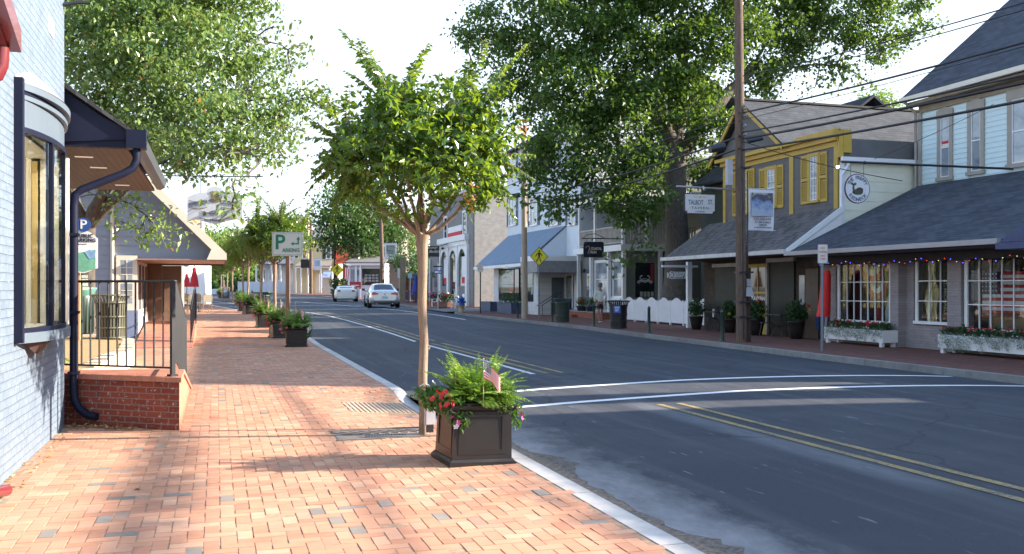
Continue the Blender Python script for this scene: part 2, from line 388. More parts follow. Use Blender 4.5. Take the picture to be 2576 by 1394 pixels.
sea = mth(t, 'MULTIPLY', band(t, mth(t, 'ABSOLUTE', mth(t, 'SUBTRACT', mth(t, 'ADD', sx.outputs[0], mth(t, 'MULTIPLY', noise(t, coords(t, sc=(0, .6, 0)), 1.0, 3), .12)), 9.3)), .014, .03), .8)
col = mixc(t, sea, col, (.016, .018, .022))
crk = N(t, 'TexVoronoi', Scale=.16, feature='DISTANCE_TO_EDGE'); wv = N(t, 'VectorMath', operation='ADD'); nz = N(t, 'TexNoise', Scale=1.2, Detail=4.0); t.links.new(v, nz.inputs['Vector'])
t.links.new(v, wv.inputs[0]); t.links.new(nz.outputs['Color'], wv.inputs[1]); t.links.new(wv.outputs[0], crk.inputs['Vector'])
col = mixc(t, ramp(t, crk.outputs['Distance'], [(.0, (.7, .7, .7)), (.006, (0, 0, 0))]), col, (.018, .019, .022))
t.links.new(col, p.inputs['Base Color']); p.inputs['Roughness'].default_value = .82; p.inputs['Specular IOR Level'].default_value = .35
bump(t, p, agg, .35, .004)
def zroad(x, y):
    a, b = xl(y), xr(y); q = (x-(a+b)/2)/((b-a)/2)
    dip = np.exp(-((y-12.8)/1.3)**2)*np.exp(-((x-2.8)/.5)**2)*.03
    return zg(x, y)-.135+.155*(1-q*q)+dip+.08*np.clip(-q, 0, 1)**3
yroad = ystep(-6, 20, 1)+ystep(22, 80, 2)+ystep(85, 180, 5)
sheet('road', lambda y: (float(xl(y))-.02, float(xr(y))+.02), yroad, 25, zroad, ma)
# the side street that opens beside the grey bank
ms_ = mat('side_street_asphalt', (.16, .16, .165), .85, .12, 2, .2, 200)
sheet('side_street', lambda y: (14.3, 60), ystep(60.6, 67.6, 1.0), 12, lambda x, y: zg(x, y)-.06, ms_)

# near pavement: every brick of the 90-degree herringbone is laid as its own small slab
pave = island('pavement_brick', [(0, (.52, .26, .165)), (.2, (.60, .33, .215)), (.45, (.55, .29, .19)), (.65, (.63, .37, .25)), (.8, (.48, .235, .155)), (.93, (.66, .41, .28)), (.965, (.42, .26, .19)), (.972, (.32, .29, .255)), (1, (.25, .225, .20))], .85, .35, 90, .22, .25)
jm = mat('joint_sand', (.36, .23, .155), .95, .35, 18, .4, 120)
def dipz(x, y):                                                   # the dropped kerb at the crossing
    return -.11*sst(1.2, 2.6, x)*(1-sst(.9, 1.9, np.abs(y-12.9)))
def herring(x0, x1, y0, y1, keep, w=.102, l=.204):
    n = int(max(x1-x0, y1-y0)/w)+12; out = []
    ii, jj = np.meshgrid(np.arange(-4, int((x1-x0)/w)+4), np.arange(-4, int((y1-y0)/w)+4), indexing='ij')
    k = (ii-jj) % 4
    for kind, sel in (('h', k == 0), ('v', k == 2)):
        i = ii[sel]; j = jj[sel]
        if kind == 'h': out.append(np.c_[x0+i*w+l/2, y0+j*w+w/2, np.zeros(len(i))])
        else: out.append(np.c_[x0+i*w+w/2, y0+j*w, np.ones(len(i))])
    return np.concatenate(out)
# cells: 'h' at (i,j) covers (i,j),(i+1,j); 'v' at (i,j) covers (i,j),(i,j+1)
B = herring(-6.2, 3.2, -1.0, 60, None)
cx_, cy_, ori = B.T
kx = (cx_ < xl(cy_)-.185) & (cx_ > np.where(cy_ < 12, -1.66, -6.0)) & ((cy_ < 58))
# the landing, the ramp and the planted bed take up their own ground
kx &= ~((cy_ > 12.4) & (cx_ < -.55) & (cy_ < 16.2))
kx &= ~((cy_ > 15.0) & (cy_ < 24.0) & (cx_ < -2.0))
# openings: the cast cover and the ribbed warning mat
cov = (on_g(990, 1081).x, on_g(990, 1081).y)
kx &= ~((np.abs(cx_-1.72) < .53) & (np.abs(cy_-10.28) < .36))
kx &= ~((np.abs(cx_-2.12) < .46) & (np.abs(cy_-13.0) < .62))
cx_, cy_, ori = cx_[kx], cy_[kx], ori[kx]; n = len(cx_)
hx = np.where(ori == 0, .1010, .0501); hy = np.where(ori == 0, .0501, .1010)
top = zg(cx_, cy_)+dipz(cx_, cy_)+nr.normal(0, .0016, n)
tx, ty = nr.normal(0, .004, n), nr.normal(0, .004, n); rot = nr.normal(0, .010, n)
V = np.zeros((n, 8, 3)); sg = np.array([(-1, -1), (1, -1), (1, 1), (-1, 1)])
for q in range(4):
    for lay, (ins, dz) in enumerate(((0, -.02), (.004, 0))):
        dx = sg[q, 0]*(hx-ins); dy = sg[q, 1]*(hy-ins)
        V[:, lay*4+q, 0] = cx_+dx-dy*rot; V[:, lay*4+q, 1] = cy_+dy+dx*rot
        V[:, lay*4+q, 2] = top+dz+dx*tx+dy*ty
fq = np.array([(4, 5, 6, 7), (0, 1, 5, 4), (1, 2, 6, 5), (2, 3, 7, 6), (3, 0, 4, 7)])
F_ = (fq[None]+np.arange(n)[:, None, None]*8).reshape(-1, 4)
link('brick_pavement', np_mesh('brick_pavement', V.reshape(-1, 3), F_, pave))['kind'] = 'structure'
sheet('pavement_bed', lambda y: (-9, float(xl(y))-.10), ystep(-6, 20, .5)+ystep(21, 58, 1), 60, lambda x, y: zg(x, y)-.0035+dipz(x, y), jm)
far_pave = brick('far_pavement_brick', (.30, .115, .075), (.40, .17, .105), (.17, .10, .075), 'xy0', .2, .1, .006, .9, .25, .006)
sheet('far_left_pavement', lambda y: (-25, float(xl(y))-.1), ystep(58, 180, 4), 10, lambda x, y: zg(x, y)-.004, far_pave)
r_pave = brick('dark_pavement_brick', (.15, .068, .054), (.215, .10, .076), (.10, .062, .052), 'xy0', .2, .1, .006, .9, .35, .006)  # darker brown brick than the left pavement
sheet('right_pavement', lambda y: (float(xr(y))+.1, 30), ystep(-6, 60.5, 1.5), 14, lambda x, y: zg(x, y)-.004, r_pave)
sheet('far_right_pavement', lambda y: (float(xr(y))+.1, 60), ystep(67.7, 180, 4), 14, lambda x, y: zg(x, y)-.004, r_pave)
# kerbs: concrete lengths with open joints
conc = island('kerb_concrete', [(0, (.50, .49, .47)), (.5, (.62, .61, .59)), (1, (.56, .55, .53))], .85, .4, 60, .35)
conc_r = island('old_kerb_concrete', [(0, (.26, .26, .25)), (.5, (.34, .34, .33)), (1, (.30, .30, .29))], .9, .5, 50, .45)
def kerb(name, xf, w0, w1, ys, m, zoff=0.0, drop=True):
    mb = MB()
    for a, b in zip(ys[:-1], ys[1:]):
        a2, b2 = a+.008, b-.008; sub = 3; pr = None; ring = []
        for k in range(sub+1):
            y = a2+(b2-a2)*k/sub; x = float(xf(y)); z = g(x, y)+zoff+(float(dipz(2.6, y)) if drop else 0)
            lo, hi = x+w0, x+w1
            ring.append([(lo, y, z-.25), (lo, y, z), (hi-.012 if w1 > .0 else hi, y, z), (hi, y, z-.012), (hi, y, z-.25)])
        vs = [p for r in ring for p in r]
        fs = [(i*5+k, i*5+k+1, (i+1)*5+k+1, (i+1)*5+k) for i in range(sub) for k in range(4)]+[(0, 1, 2, 3, 4), tuple(sub*5+k for k in (4, 3, 2, 1, 0))]
        mb.add(vs, fs)
    o = part(name, mb, m); o['kind'] = 'structure'
kerb('left_kerb', xl, -.17, 0, ystep(-4, 60, 1.55), conc, .002)
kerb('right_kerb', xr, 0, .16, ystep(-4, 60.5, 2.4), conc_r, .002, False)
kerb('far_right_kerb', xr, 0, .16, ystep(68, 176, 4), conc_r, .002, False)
kerb('far_left_kerb', xl, -.17, 0, ystep(60, 176, 4), conc, .002, False)

# painted markings, each a worn sheet 4 mm above the asphalt
def paint(name, col, wear):
    m, t, p = nodes(name); v = coords(t); n = noise(t, v, 26, 6, .7); n2 = noise(t, v, 1.4, 4)
    f = mth(t, 'ADD', mth(t, 'MULTIPLY', n, .7), mth(t, 'MULTIPLY', n2, .5))
    c = mixc(t, ramp(t, f, [(wear, (0, 0, 0)), (wear+.16, (1, 1, 1))]), col, (.07, .073, .08)); t.links.new(c, p.inputs['Base Color']); p.inputs['Roughness'].default_value = .7
    return m
wp = paint('white_road_paint', (.80, .80, .78), .72); yp = paint('yellow_road_paint', (.34, .25, .075), .54); op = paint('ghost_road_paint', (.115, .12, .13), .50)
def line(name, pts, w, m, lift=.004):
    P = []
    for i in range(len(pts)-1):
        n = max(2, int((Vector(pts[i+1])-Vector(pts[i])).length/.5))
        for k in range(n): P.append(Vector(pts[i]).lerp(Vector(pts[i+1]), k/n))
    P.append(Vector(pts[-1])); P = [Vector((q.x, q.y, float(zroad(q.x, q.y))+lift)) for q in P]
    o = part(name, MB().strip(P, w), m); o['kind'] = 'structure'; return o
def bend(x0, y): q = np.clip(y-28, 0, 200); return x0-.0028*q*q if y < 60 else x0-.0028*32*32-.16*(y-60)
ysn = [2.0, 4, 6, 8, 10, 11.75]; ysf = [16.6, 20, 24, 28, 32, 36, 40, 44, 48, 52, 58, 66, 80, 100]
line('crosswalk_line', [(2.95, 12.15, 0), (5, 12.45, 0), (7.6, 12.7, 0), (13.6, 12.9, 0)], .17, wp)
line('crosswalk_line', [(2.95, 13.85, 0), (5, 14.2, 0), (7.6, 14.5, 0), (13.5, 14.8, 0)], .17, wp)
for dx in (5.80, 6.10):
    line('yellow_line', [(dx, y, 0) for y in ysn], .10, yp)
    line('yellow_line', [(bend(dx+.1, y), y, 0) for y in ysf], .10, yp)
line('white_line', [(bend(5.62, y), y, 0) for y in ysf[0:]], .11, paint('far_white_paint', (.6, .6, .6), .66))
for y0, x0 in ((33, 9.0), (40, 8.4)): pass
line('parking_line', [(bend(10.8, y), y, 0) for y in (40, 46, 52, 60, 74)], .10, wp)
for y in (52.5, 53.6, 61, 62.2): line('far_crosswalk_line', [(float(xl(y))+.3, y, 0), (10.5, y-.2, 0)], .22, wp)
# dirt in the near gutter
dm = mat('gutter_dirt', (.135, .115, .098), .95, .6, 30, .8, 60)
mb = MB(); top_ = []; bot = []
for i in range(60):
    y = 4.6+i*.11; wv_ = .16+.24*max(0, math.sin(i*.21+.6))**2*rnd.uniform(.6, 1.1)+rnd.uniform(0, .07)
    a = Vector((float(xl(y))+.005, y, float(zroad(2.8, y))+.018)); b_ = Vector((float(xl(y))+wv_, y, float(zroad(2.8+wv_, y))+.003)); top_.append(a); bot.append(b_)
mb.add(top_+bot, [(i, i+1, 60+i+1, 60+i) for i in range(59)])
part('gutter_dirt', mb, dm)['kind'] = 'structure'

# ribbed warning mat and cast cover set into the bricks
mb = MB(); mb.bx(1.68, 2.56, 12.42, 13.58, -.10, -.012)
tact = mat('tan_warning_mat', (.50, .38, .27), .8, .12, 6, .3)
tm = thing('tactile_mat', 'tan ribbed tactile warning mat set in the bricks at the crossing', 'tactile mat', (2.12, 13.0, -.045))
q = MB(); q.slab([(-.44, -.58, .012), (.44, -.58, -.04), (.44, .58, -.04), (-.44, .58, .012)], .06)
for i in range(14):
    x = -.41+i*.063; z = .012-.052*(x+.44)/.88
    q.box((x, 0, z+.004), (.022, 1.12, .012))
part('mat', q, tact, tm, False)
cm = mat('cast_iron_cover', (.20, .165, .145), .6, .25, 5, .5, 70, metal=.35)
cv = thing('utility_cover', 'rusty square iron cover set flush in the brick pavement', 'utility cover', (1.72, 10.28, .0))
q = MB(); q.box((0, 0, -.01), (1.0, .66, .022))
for i in range(9): q.box((-.42+i*.105, .12, .003), (.035, .3, .010), .7)
part('plate', q, cm, cv, False)
q = MB()
for i in range(15): q.box((-.18+i*.03, -.12, .0022), (.012, .07, .004))
part('slots', q, black_in, cv, False)
q = MB(); q.box((0, .335, -.004), (1.06, .03, .03)); q.box((0, -.345, -.004), (1.06, .03, .03)); part('rim', q, cm, cv, False)
# ================================================================== FOLIAGE
def unit(n):
    v = nr.normal(size=(n, 3)); return v/np.linalg.norm(v, axis=1, keepdims=True)
def leaves(P, size, aspect=.5, droop=.35, D=None, fold=.25, jitter=.35, Nn=None):
    """diamond leaves folded on the midrib; P base points, D pointing directions"""
    n = len(P)
    if D is None: D = unit(n); D[:, 2] -= droop
    D = D/np.linalg.norm(D, axis=1, keepdims=True)
    if Nn is None: Nn = unit(n)*.8+np.array([0, 0, 1.0])
    S_ = np.cross(D, Nn); S_ /= np.linalg.norm(S_, axis=1, keepdims=True)+1e-9
    U = np.cross(S_, D)
    L = (size*(1+nr.uniform(-jitter, jitter, n)))[:, None]; w = L*aspect/2
    V = np.zeros((n, 4, 3)); V[:, 0] = P; V[:, 2] = P+D*L-U*L*.10
    mid = P+D*L*.45
    V[:, 1] = mid+S_*w+U*w*fold; V[:, 3] = mid-S_*w+U*w*fold
    F_ = (np.array([(0, 1, 2), (0, 2, 3)])[None]+np.arange(n)[:, None, None]*4).reshape(-1, 3)
    return V.reshape(-1, 3), F_
def clumpy(blobs, per_m2, clump_n, spread, shell=.45, drop_low=.0):
    """leaf points in twig clumps scattered through ellipsoids -> points, clump centres, blob index"""
    PS = []; CS = []
    for bi, (c, r) in enumerate(blobs):
        r = np.array(r if isinstance(r, (tuple, list)) else (r, r, r*.85), float); area = 4*math.pi*(r.mean()**2)
        k = max(3, int(area*per_m2/clump_n))
        d = unit(k); rad = shell+(1-shell)*nr.random(k)**.6
        bumpy = 1+.22*np.sin(d[:, 0]*5+bi)*np.cos(d[:, 2]*4+bi*2)
        cc = np.array(c)+d*(rad*bumpy)[:, None]*r
        CS.append(np.c_[cc, np.full(k, bi)])
        cn = clump_n if r.mean() > .5 else max(8, int(clump_n*.36))
        m = nr.integers(int(cn*.5), int(cn*1.5)+1, k)
        idx = np.repeat(np.arange(k), m)
        off = nr.normal(0, 1, (len(idx), 3))*spread*np.array([1, 1, .62])
        PS.append(cc[idx]+off)
    return np.concatenate(PS), np.concatenate(CS)
def limb(mb, a, b, r0, r1, sag=.12, seg=7, n=7, wob=.05):
    a, b = Vector(a), Vector(b); L = (b-a).length; pts = []
    side = Vector((rnd.uniform(-1, 1), rnd.uniform(-1, 1), rnd.uniform(-.3, .3)))*L*wob*2
    for i in range(n+1):
        s = i/n; q = a.lerp(b, s)+Vector((0, 0, math.sin(math.pi*s)*L*sag))+side*math.sin(math.pi*s)
        q += Vector((rnd.uniform(-1, 1), rnd.uniform(-1, 1), rnd.uniform(-1, 1)))*L*wob*.35*(0 < i < n); pts.append(q)
    mb.tube(pts, [r0+(r1-r0)*(i/n)**.8 for i in range(n+1)], seg); return pts
def big_tree(name, label, base, fork, tr, blobs, lm, bm, leaf, per_m2, clump_n=22, spread=.35, aspect=.55, group=None, stems=None, twigs=5, shell=.4, droop=.4, rmin=.02, cat='tree', tri=False):
    base = Vector(base); root = thing(name, label, cat, base, 0, group)
    Vb = [(Vector(c)-base, r) for c, r in blobs]
    P, CS = clumpy([(tuple(c), r) for c, r in Vb], per_m2, clump_n, spread, shell)
    V, F_ = leaves(P, leaf, aspect, droop)
    link('crown', np_mesh('crown', V, F_, lm), root)
    mb = MB(); fk = Vector(fork)-base
    stems = [Vector(s)-base for s in (stems or [])]
    n = 9; tp = []
    for i in range(n+1):
        s = i/n; fl = 1+.55*(1-s)**6
        tp.append((Vector((0, 0, -.1)).lerp(fk, s)+Vector((math.sin(s*5)*.08*tr*4*s*(1-s), 0, 0)), tr*fl*(1-.28*s)))
    mb.tube([q for q, _ in tp], [r for _, r in tp], 14)
    part('trunk', mb, bm, root, False)
    mb = MB(); nodes_ = [fk]
    for s in stems: limb(mb, fk-Vector((0, 0, .1)), s, tr*.62, tr*.38, .04, 9); nodes_.append(s)
    for bi, (c, r) in enumerate(Vb):
        src = min(nodes_, key=lambda q: (q-c).length+.15*(q-fk).length)
        rr = r if not isinstance(r, (tuple, list)) else max(r)
        d = (c-src).length
        pts = limb(mb, src, c, max(rmin*1.3, min(tr*.42, .022*d+.02*rr)), rmin, .07, 6, 7, .06)
        nodes_.append(pts[4]); nodes_.append(c)
        sub = CS[CS[:, 3] == bi][:, :3]; nr.shuffle(sub)
        for e in sub[:twigs]: limb(mb, pts[rnd.choice((4, 5, 6, 7))], e, rmin, rmin*.3, .05, 4, 4, .07)
    part('limbs', mb, bm, root, False)
    return root

lm_left = leafmat('pear_leaf', [(0, (.055, .12, .024)), (.3, (.10, .18, .04)), (.6, (.16, .25, .06)), (.85, (.24, .33, .095)), (.975, (.30, .38, .13)), (.99, (.30, .10, .04)), (1, (.34, .18, .06))], .34, .26, (.42, .58, .12), .9)
lm_oak = leafmat('oak_leaf', [(0, (.026, .066, .018)), (.4, (.042, .095, .022)), (.75, (.07, .132, .027)), (1, (.11, .175, .034))], .36, .42, (.26, .42, .04), .45)
lm_crape = leafmat('crape_leaf', [(0, (.022, .075, .012)), (.4, (.04, .11, .016)), (.75, (.065, .15, .02)), (.97, (.10, .19, .028)), (1, (.2, .17, .04))], .42, .28, (.40, .56, .02), .7)
lm_dark = leafmat('dark_leaf', [(0, (.018, .055, .018)), (.5, (.03, .08, .024)), (1, (.05, .115, .03))], .25, .4, (.16, .3, .04))
lm_mid = leafmat('mid_green_leaf', [(0, (.04, .095, .03)), (.5, (.06, .13, .035)), (1, (.095, .18, .045))], .3, .4, (.2, .36, .06))
lm_lime = leafmat('lime_leaf', [(0, (.09, .17, .03)), (.5, (.13, .23, .04)), (1, (.2, .3, .06))], .4, .4, (.35, .5, .08))
lm_fern = leafmat('fern_leaf', [(0, (.09, .19, .022)), (.5, (.14, .27, .03)), (1, (.22, .36, .045))], .42, .35, (.4, .62, .06))
lm_grey = leafmat('silver_leaf', [(0, (.16, .22, .17)), (.5, (.22, .29, .22)), (1, (.30, .36, .29))], .25, .6, (.3, .4, .25))

def B_(*rows): return [(tuple(at_d(px, py, d)), r) for px, py, d, r in rows]
# ---- the pear tree over the near pavement
b0 = at_d(208, 740, 24.5); b0.z = .45
pear = B_((230, 60, 23, 2.0), (340, 50, 22, 2.0), (460, 40, 22, 1.9), (550, 20, 22, .95), (240, 190, 22, 1.8), (380, 200, 21, 1.9), (500, 180, 21, 1.6), (585, 130, 21, .85),
    (690, 65, 21, .30), (668, 105, 21, .42), (640, 185, 21, .75), (725, 125, 21, .40), (760, 115, 21, .22), (735, 180, 20.5, .42), (620, 255, 20, 1.0), (720, 255, 20, .55), (780, 245, 20, .45), (830, 225, 20, .34), (815, 275, 20, .3), (700, 315, 19.5, .65), (600, 325, 19.5, .95),
    (450, 300, 20, 1.2), (340, 290, 21, 1.1), (240, 300, 21, 1.0), (460, 375, 19, .6), (535, 370, 19, .55), (605, 385, 18.5, .42), (670, 365, 19, .42), (760, 330, 19.5, .3), (850, 270, 20, .2), (715, 395, 19, .22), (655, 405, 18, .2), (560, 405, 18, .26), (480, 405, 18.5, .25),
    (605, 452, 17, .13), (592, 492, 16.3, .08), (585, 525, 16.3, .05), (420, 405, 19, .3),
    (295, 505, 19, .26), (345, 525, 19, .28), (385, 560, 19, .24), (350, 580, 19, .18), (415, 605, 19, .22), (205, 495, 20, .35), (310, 560, 19, .15),
    (420, -90, 23, 2.4), (250, -90, 23, 2.4), (550, -80, 22, 1.3))
big_tree('pear_tree', 'large leafy pear tree arching over the left pavement behind the navy porch', b0, at_d(222, 560, 24.3), .26, pear, lm_left, bark_grey, .12, 96, 48, .21, .62,
    stems=[at_d(165, 440, 23.5), at_d(310, 440, 23.5), at_d(250, 330, 22), at_d(420, 330, 21.5)], twigs=7, shell=.35, droop=.5, rmin=.012)
# ---- the oak behind the white picket fence
ob_ = at_d(1703, 745, 43); ob_.z = .05
oak = B_((1250, 80, 45, 1.5), (1340, 150, 44, 1.9), (1290, 250, 44, 1.5), (1420, 60, 43, 2.2), (1470, 220, 42, 2.2), (1410, 330, 42, 1.8), (1370, 420, 41, 1.1), (1465, 420, 41, 1.15),
    (1550, 120, 43, 2.3), (1560, 320, 42, 2.0), (1560, 440, 41, 1.2), (1535, 505, 40.5, .7), (1605, 545, 40.5, .9), (1650, 520, 40.5, .9), (1583, 650, 40, .40), (1605, 615, 40, .45), (1400, 515, 41, .65), (1450, 500, 41, .55), (1345, 500, 41, .5), (1660, 60, 44, 2.3), (1670, 230, 43, 2.2), (1750, 140, 43, 2.2), (1790, 320, 42, 1.4), (1690, 360, 45.5, 1.5), (1625, 400, 41, 1.1), (1770, 440, 45, .8), (1680, 440, 45.5, .8), (1800, 420, 45, .7),
    (1840, 60, 44, 2.0), (1880, 180, 45, 1.5), (1960, 70, 46, 1.6), (1990, 170, 46, 1.0), (2080, 60, 46, 1.5), (2105, 165, 46, .8), (2195, 60, 46, 1.3), (2215, 140, 46, .7), (2280, 100, 47, .75), (2320, 60, 47, .55), (2050, 220, 46, .5), (2180, 205, 46, .4), (1930, 225, 46, .7), (2140, 110, 46, .7), (2030, 110, 46, .8),
    (2060, 0, 46, 1.7), (1950, -50, 46, 2.2), (1580, -60, 44, 3), (1400, -50, 45, 2.5), (1800, -90, 44, 3.2), (2200, -30, 46, 1.3), (2310, 0, 47, .9), (1180, 90, 46, .6), (1195, 170, 46, .5), (1215, 20, 46, .8), (1340, 380, 41, .6))
big_tree('oak_tree', 'huge dark oak rising behind the white picket fence', ob_, at_d(1700, 390, 43), .62, oak, lm_oak, bark_grey, .21, 58, 62, .36, .7,
    stems=[at_d(1640, 250, 43), at_d(1760, 220, 43.5), at_d(1560, 380, 42), at_d(1900, 160, 45), at_d(1720, 120, 44)], twigs=6, shell=.3, droop=.4, rmin=.025)

# ---- crape myrtles: one built leaf by leaf along its shoots, then copied down the street
def arch(a, b, lift, n):
    return [a.lerp(b, i/n)+Vector((0, 0, lift*math.sin(math.pi*i/n))) for i in range(n+1)]
tb = Vector((2.16, 10.12, 0)); crape = thing('crape_myrtle', 'crape myrtle with smooth tan trunk beside the near black planter', 'tree', tb, 0, 'crape myrtles along the left kerb')
mb = MB()
trunk_pts = [(.0, 0, -.05, .060), (.0, .0, .25, .050), (-.012, 0, .6, .051), (.006, .01, 1.0, .048), (-.02, 0, 1.4, .050), (-.012, 0, 1.8, .054), (-.02, 0, 2.06, .066), (-.01, 0, 2.18, .074)]
mb.tube([q[:3] for q in trunk_pts], [q[3] for q in trunk_pts], 12); mb.tube([(.05, 0, .93), (.072, -.01, .97)], [.016, .004], 6)
part('trunk', mb, bark_crape, crape, False)
mb = MB(); LP = []; LD = []; LN = []
fk = Vector((-.01, 0, 2.14)); subs = []
for k in range(9):
    a = k*2*math.pi/9+rnd.uniform(-.2, .2); e = fk+Vector((math.cos(a)*rnd.uniform(.4, .62), math.sin(a)*rnd.uniform(.4, .62), rnd.uniform(.42, .85)))
    pts = limb(mb, fk, e, .026, .014, -.05, 7, 6, .05)
    for j in range(3):
        e2 = e+Vector((math.cos(a+rnd.uniform(-.8, .8))*rnd.uniform(.1, .35), math.sin(a+rnd.uniform(-.8, .8))*rnd.uniform(.1, .35), rnd.uniform(.1, .6)))
        p2 = limb(mb, pts[rnd.choice((4, 5, 6))], e2, .012, .007, .0, 5, 4, .05); subs.append((e2, a))
for k in range(3):
    e = fk+Vector((rnd.uniform(-.2, .2), rnd.uniform(-.2, .2), rnd.uniform(.8, 1.1))); limb(mb, fk, e, .024, .012, 0, 6, 5, .05); subs.append((e, rnd.uniform(0, 6)))
Rv = Vector((CT, -ST, 0)); Fv = Vector((ST, CT, 0))
def shoot(src, tip, lift, size, bare=.25, dens=.034):
    pts = arch(src, tip, lift, 9); mb.tube(pts, [.0075*(1-i/9)+.002 for i in range(10)], 4, False)
    L = sum((pts[i+1]-pts[i]).length for i in range(9)); n = max(6, int(L/dens))
    for i in range(n):
        s = bare+(1-bare)*i/(n-1); f = min(8.999, s*9); j = int(f); q = pts[j].lerp(pts[j+1], f-j); t_ = (pts[j+1]-pts[j]).normalized()
        sd = t_.cross(Vector((0, 0, 1))); sd = sd.normalized() if sd.length > .05 else Vector((1, 0, 0))
        sgn = 1 if i % 2 else -1; sc = size*(1-.45*max(0, s-.6)/.4)
        for sg2 in ((sgn,) if rnd.random() < .3 else (1, -1)):
            d = (sd*sg2*.8+t_*.42+Vector((rnd.uniform(-.3, .3), rnd.uniform(-.3, .3), rnd.uniform(-.95, .05))))
            LP.append(tuple(q)); LD.append(tuple(d)); LN.append((rnd.gauss(0, .9), rnd.gauss(0, .9), .45)); SZ.append(sc*rnd.uniform(.75, 1.25))
SZ = []
# the long shoots whose tips stand out against the sky (in the plane across the view), then the body of the crown
tips = [(862, 78), (905, 100), (880, 215), (985, 185), (1082, 108), (1222, 100), (1322, 112), (1275, 160), (800, 215), (745, 280), (785, 435), (1325, 300), (1345, 390), (1290, 500), (830, 520), (1180, 190), (960, 250), (1040, 190), (850, 330), (770, 350), (940, 150), (1300, 200), (1150, 230)]
def local(px, py, dd): return at_d(px, py, 9.99+dd)-tb
for px, py in tips:
    tip = local(px, py, rnd.uniform(-.35, .35)); tip *= 1
    src = min(subs, key=lambda q: (q[0]-tip).length+rnd.uniform(0, .25))[0]
    shoot(src, tip, rnd.uniform(.02, .10), .098, .05, .024)
    for k in range(2):
        off = Vector((rnd.gauss(0, .10), rnd.gauss(0, .10), -abs(rnd.gauss(0, .16)))); shoot(src, src.lerp(tip, rnd.uniform(.7, .95))+off, .05, .09, .1, .028)
for k in range(340):
    a = rnd.uniform(0, 2*math.pi); el = math.asin(rnd.uniform(-.55, .97)); rr = rnd.uniform(.72, 1.0)
    rx = 1.06*rr; tip = Vector((math.cos(a)*math.cos(el)*rx, math.sin(a)*math.cos(el)*rx, 2.95+math.sin(el)*(.86 if el > 0 else .80)*rr))
    src = min(subs, key=lambda q: (q[0]-tip).length+rnd.uniform(0, .3))[0]
    shoot(src.lerp(tip, rnd.uniform(0, .15)), tip, rnd.uniform(-.02, .12), .095, .0, .030)
part('limbs', mb, bark_crape, crape, False)
V, F_ = leaves(np.array(LP), np.array(SZ), .50, 0, np.array(LD), .22, 0.0, np.array(LN))
ctr = local(1062, 405, 0)
PB, _ = clumpy([((ctr.x, ctr.y, ctr.z), (.93, .93, .68)), ((ctr.x+.45*CT, ctr.y-.45*ST, ctr.z+.0), (.54, .54, .56)), ((ctr.x-.52*CT, ctr.y+.52*ST, ctr.z+.0), (.52, .52, .54)), ((ctr.x, ctr.y, ctr.z+.35), (.70, .70, .55))], 300, 16, .06, .60)
PB = PB[(PB[:, 2] > ctr.z-.62) & (nr.random(len(PB)) < np.where(PB[:, 2] < ctr.z-.2, .55, 1))]
v2, f2 = leaves(PB, .085, .5, .55, None, .22, .3, unit(len(PB))+np.array([0, 0, .35])); F_ = np.r_[F_, f2+len(V)]; V = np.r_[V, v2]
link('crown', np_mesh('crown', V, F_, lm_crape), crape)
mat('seed_head', (.30, .30, .10), .7)                            # seed heads at the tops of the two tallest shoots, withered leaves
for px, py in ((1222, 100), (1322, 112)):
    q = local(px, py, 0); mb = MB()
    for i in range(26): mb.ball(q+Vector((rnd.gauss(0, .03), rnd.gauss(0, .03), rnd.gauss(-.04, .06))), .006, 5)
    part('blossoms', mb, MAT['seed_head'], crape, False)  # these small balls are seed heads, not flowers
mb = MB(); 
P = np.array([tuple(local(1180, 505, -.5)+Vector((rnd.gauss(0, .05), rnd.gauss(0, .05), rnd.gauss(0, .07)))) for i in range(24)]+[tuple(local(1318, 320, 0)+Vector((rnd.gauss(0, .05), 0, rnd.gauss(0, .04)))) for i in range(18)])
V, F_ = leaves(P, .06, .4); link('withered_leaves', np_mesh('withered_leaves', V, F_, mat('withered_leaf', (.42, .16, .04), .7, .3, 20)), crape)
spots = [(692, 31.5, 'beside the parking sign'), (657, 40, 'second beyond the parking sign'), (624, 48, 'between the far planter and the slatted bin'), (611, 55, 'just beyond the slatted bin'), (585, 70, 'next to the chalkboard sign'), (572, 84, 'past the chalkboard sign'), (556, 96, 'farthest down the left pavement')]
for i, (px, d, w) in enumerate(spots):
    q = at_d(px, 800, d); dup(crape, (q.x, q.y, g(q.x, q.y)), 1.3*i+.8, 'round headed crape myrtle '+w, None, 1.06)
# ================================================================== LEFT SIDE
blue_brick = brick('blue_painted_brick', (.155, .205, .27), (.175, .225, .29), (.14, .185, .245), 'yz0', .215, .075, .008, .5, .8, .016, (.36, .40, .45))
blue_paint = mat('pale_blue_paint', (.115, .15, .19), .45, .06, 3, .05)
maroon = mat('maroon_metal', (.17, .025, .03), .25, .12, 4, .03, coat=.4)
bb = thing('blue_brick_shop', 'pale blue painted brick shop with bowed display window at the left', 'building', (-1.67, 11.85, 0))
wl = street_left(-1.67, 0)
Y0, Y1, Z0, Z1 = 9.12, 11.36, 1.2, 3.02
mb = MB(); q = .3
mb.bx(-1.67-q, -1.67, -6, Y0, -.3, 8); mb.bx(-1.67-q, -1.67, Y1, 11.85, -.3, 8); mb.bx(-1.67-q, -1.67, Y0, Y1, -.3, Z0); mb.bx(-1.67-q, -1.67, Y0, Y1, Z1, 8)
mb.bx(-9, -1.67-q, 11.55, 11.85, -.3, 8); mb.bx(-9, -1.67-q-.01, -6, 11.55, 7.7, 7.9)
part('wall', mb, blue_brick, bb)
mb = MB(); inn = mat('cream_interior', (.78, .73, .62), .8, .06, 2)
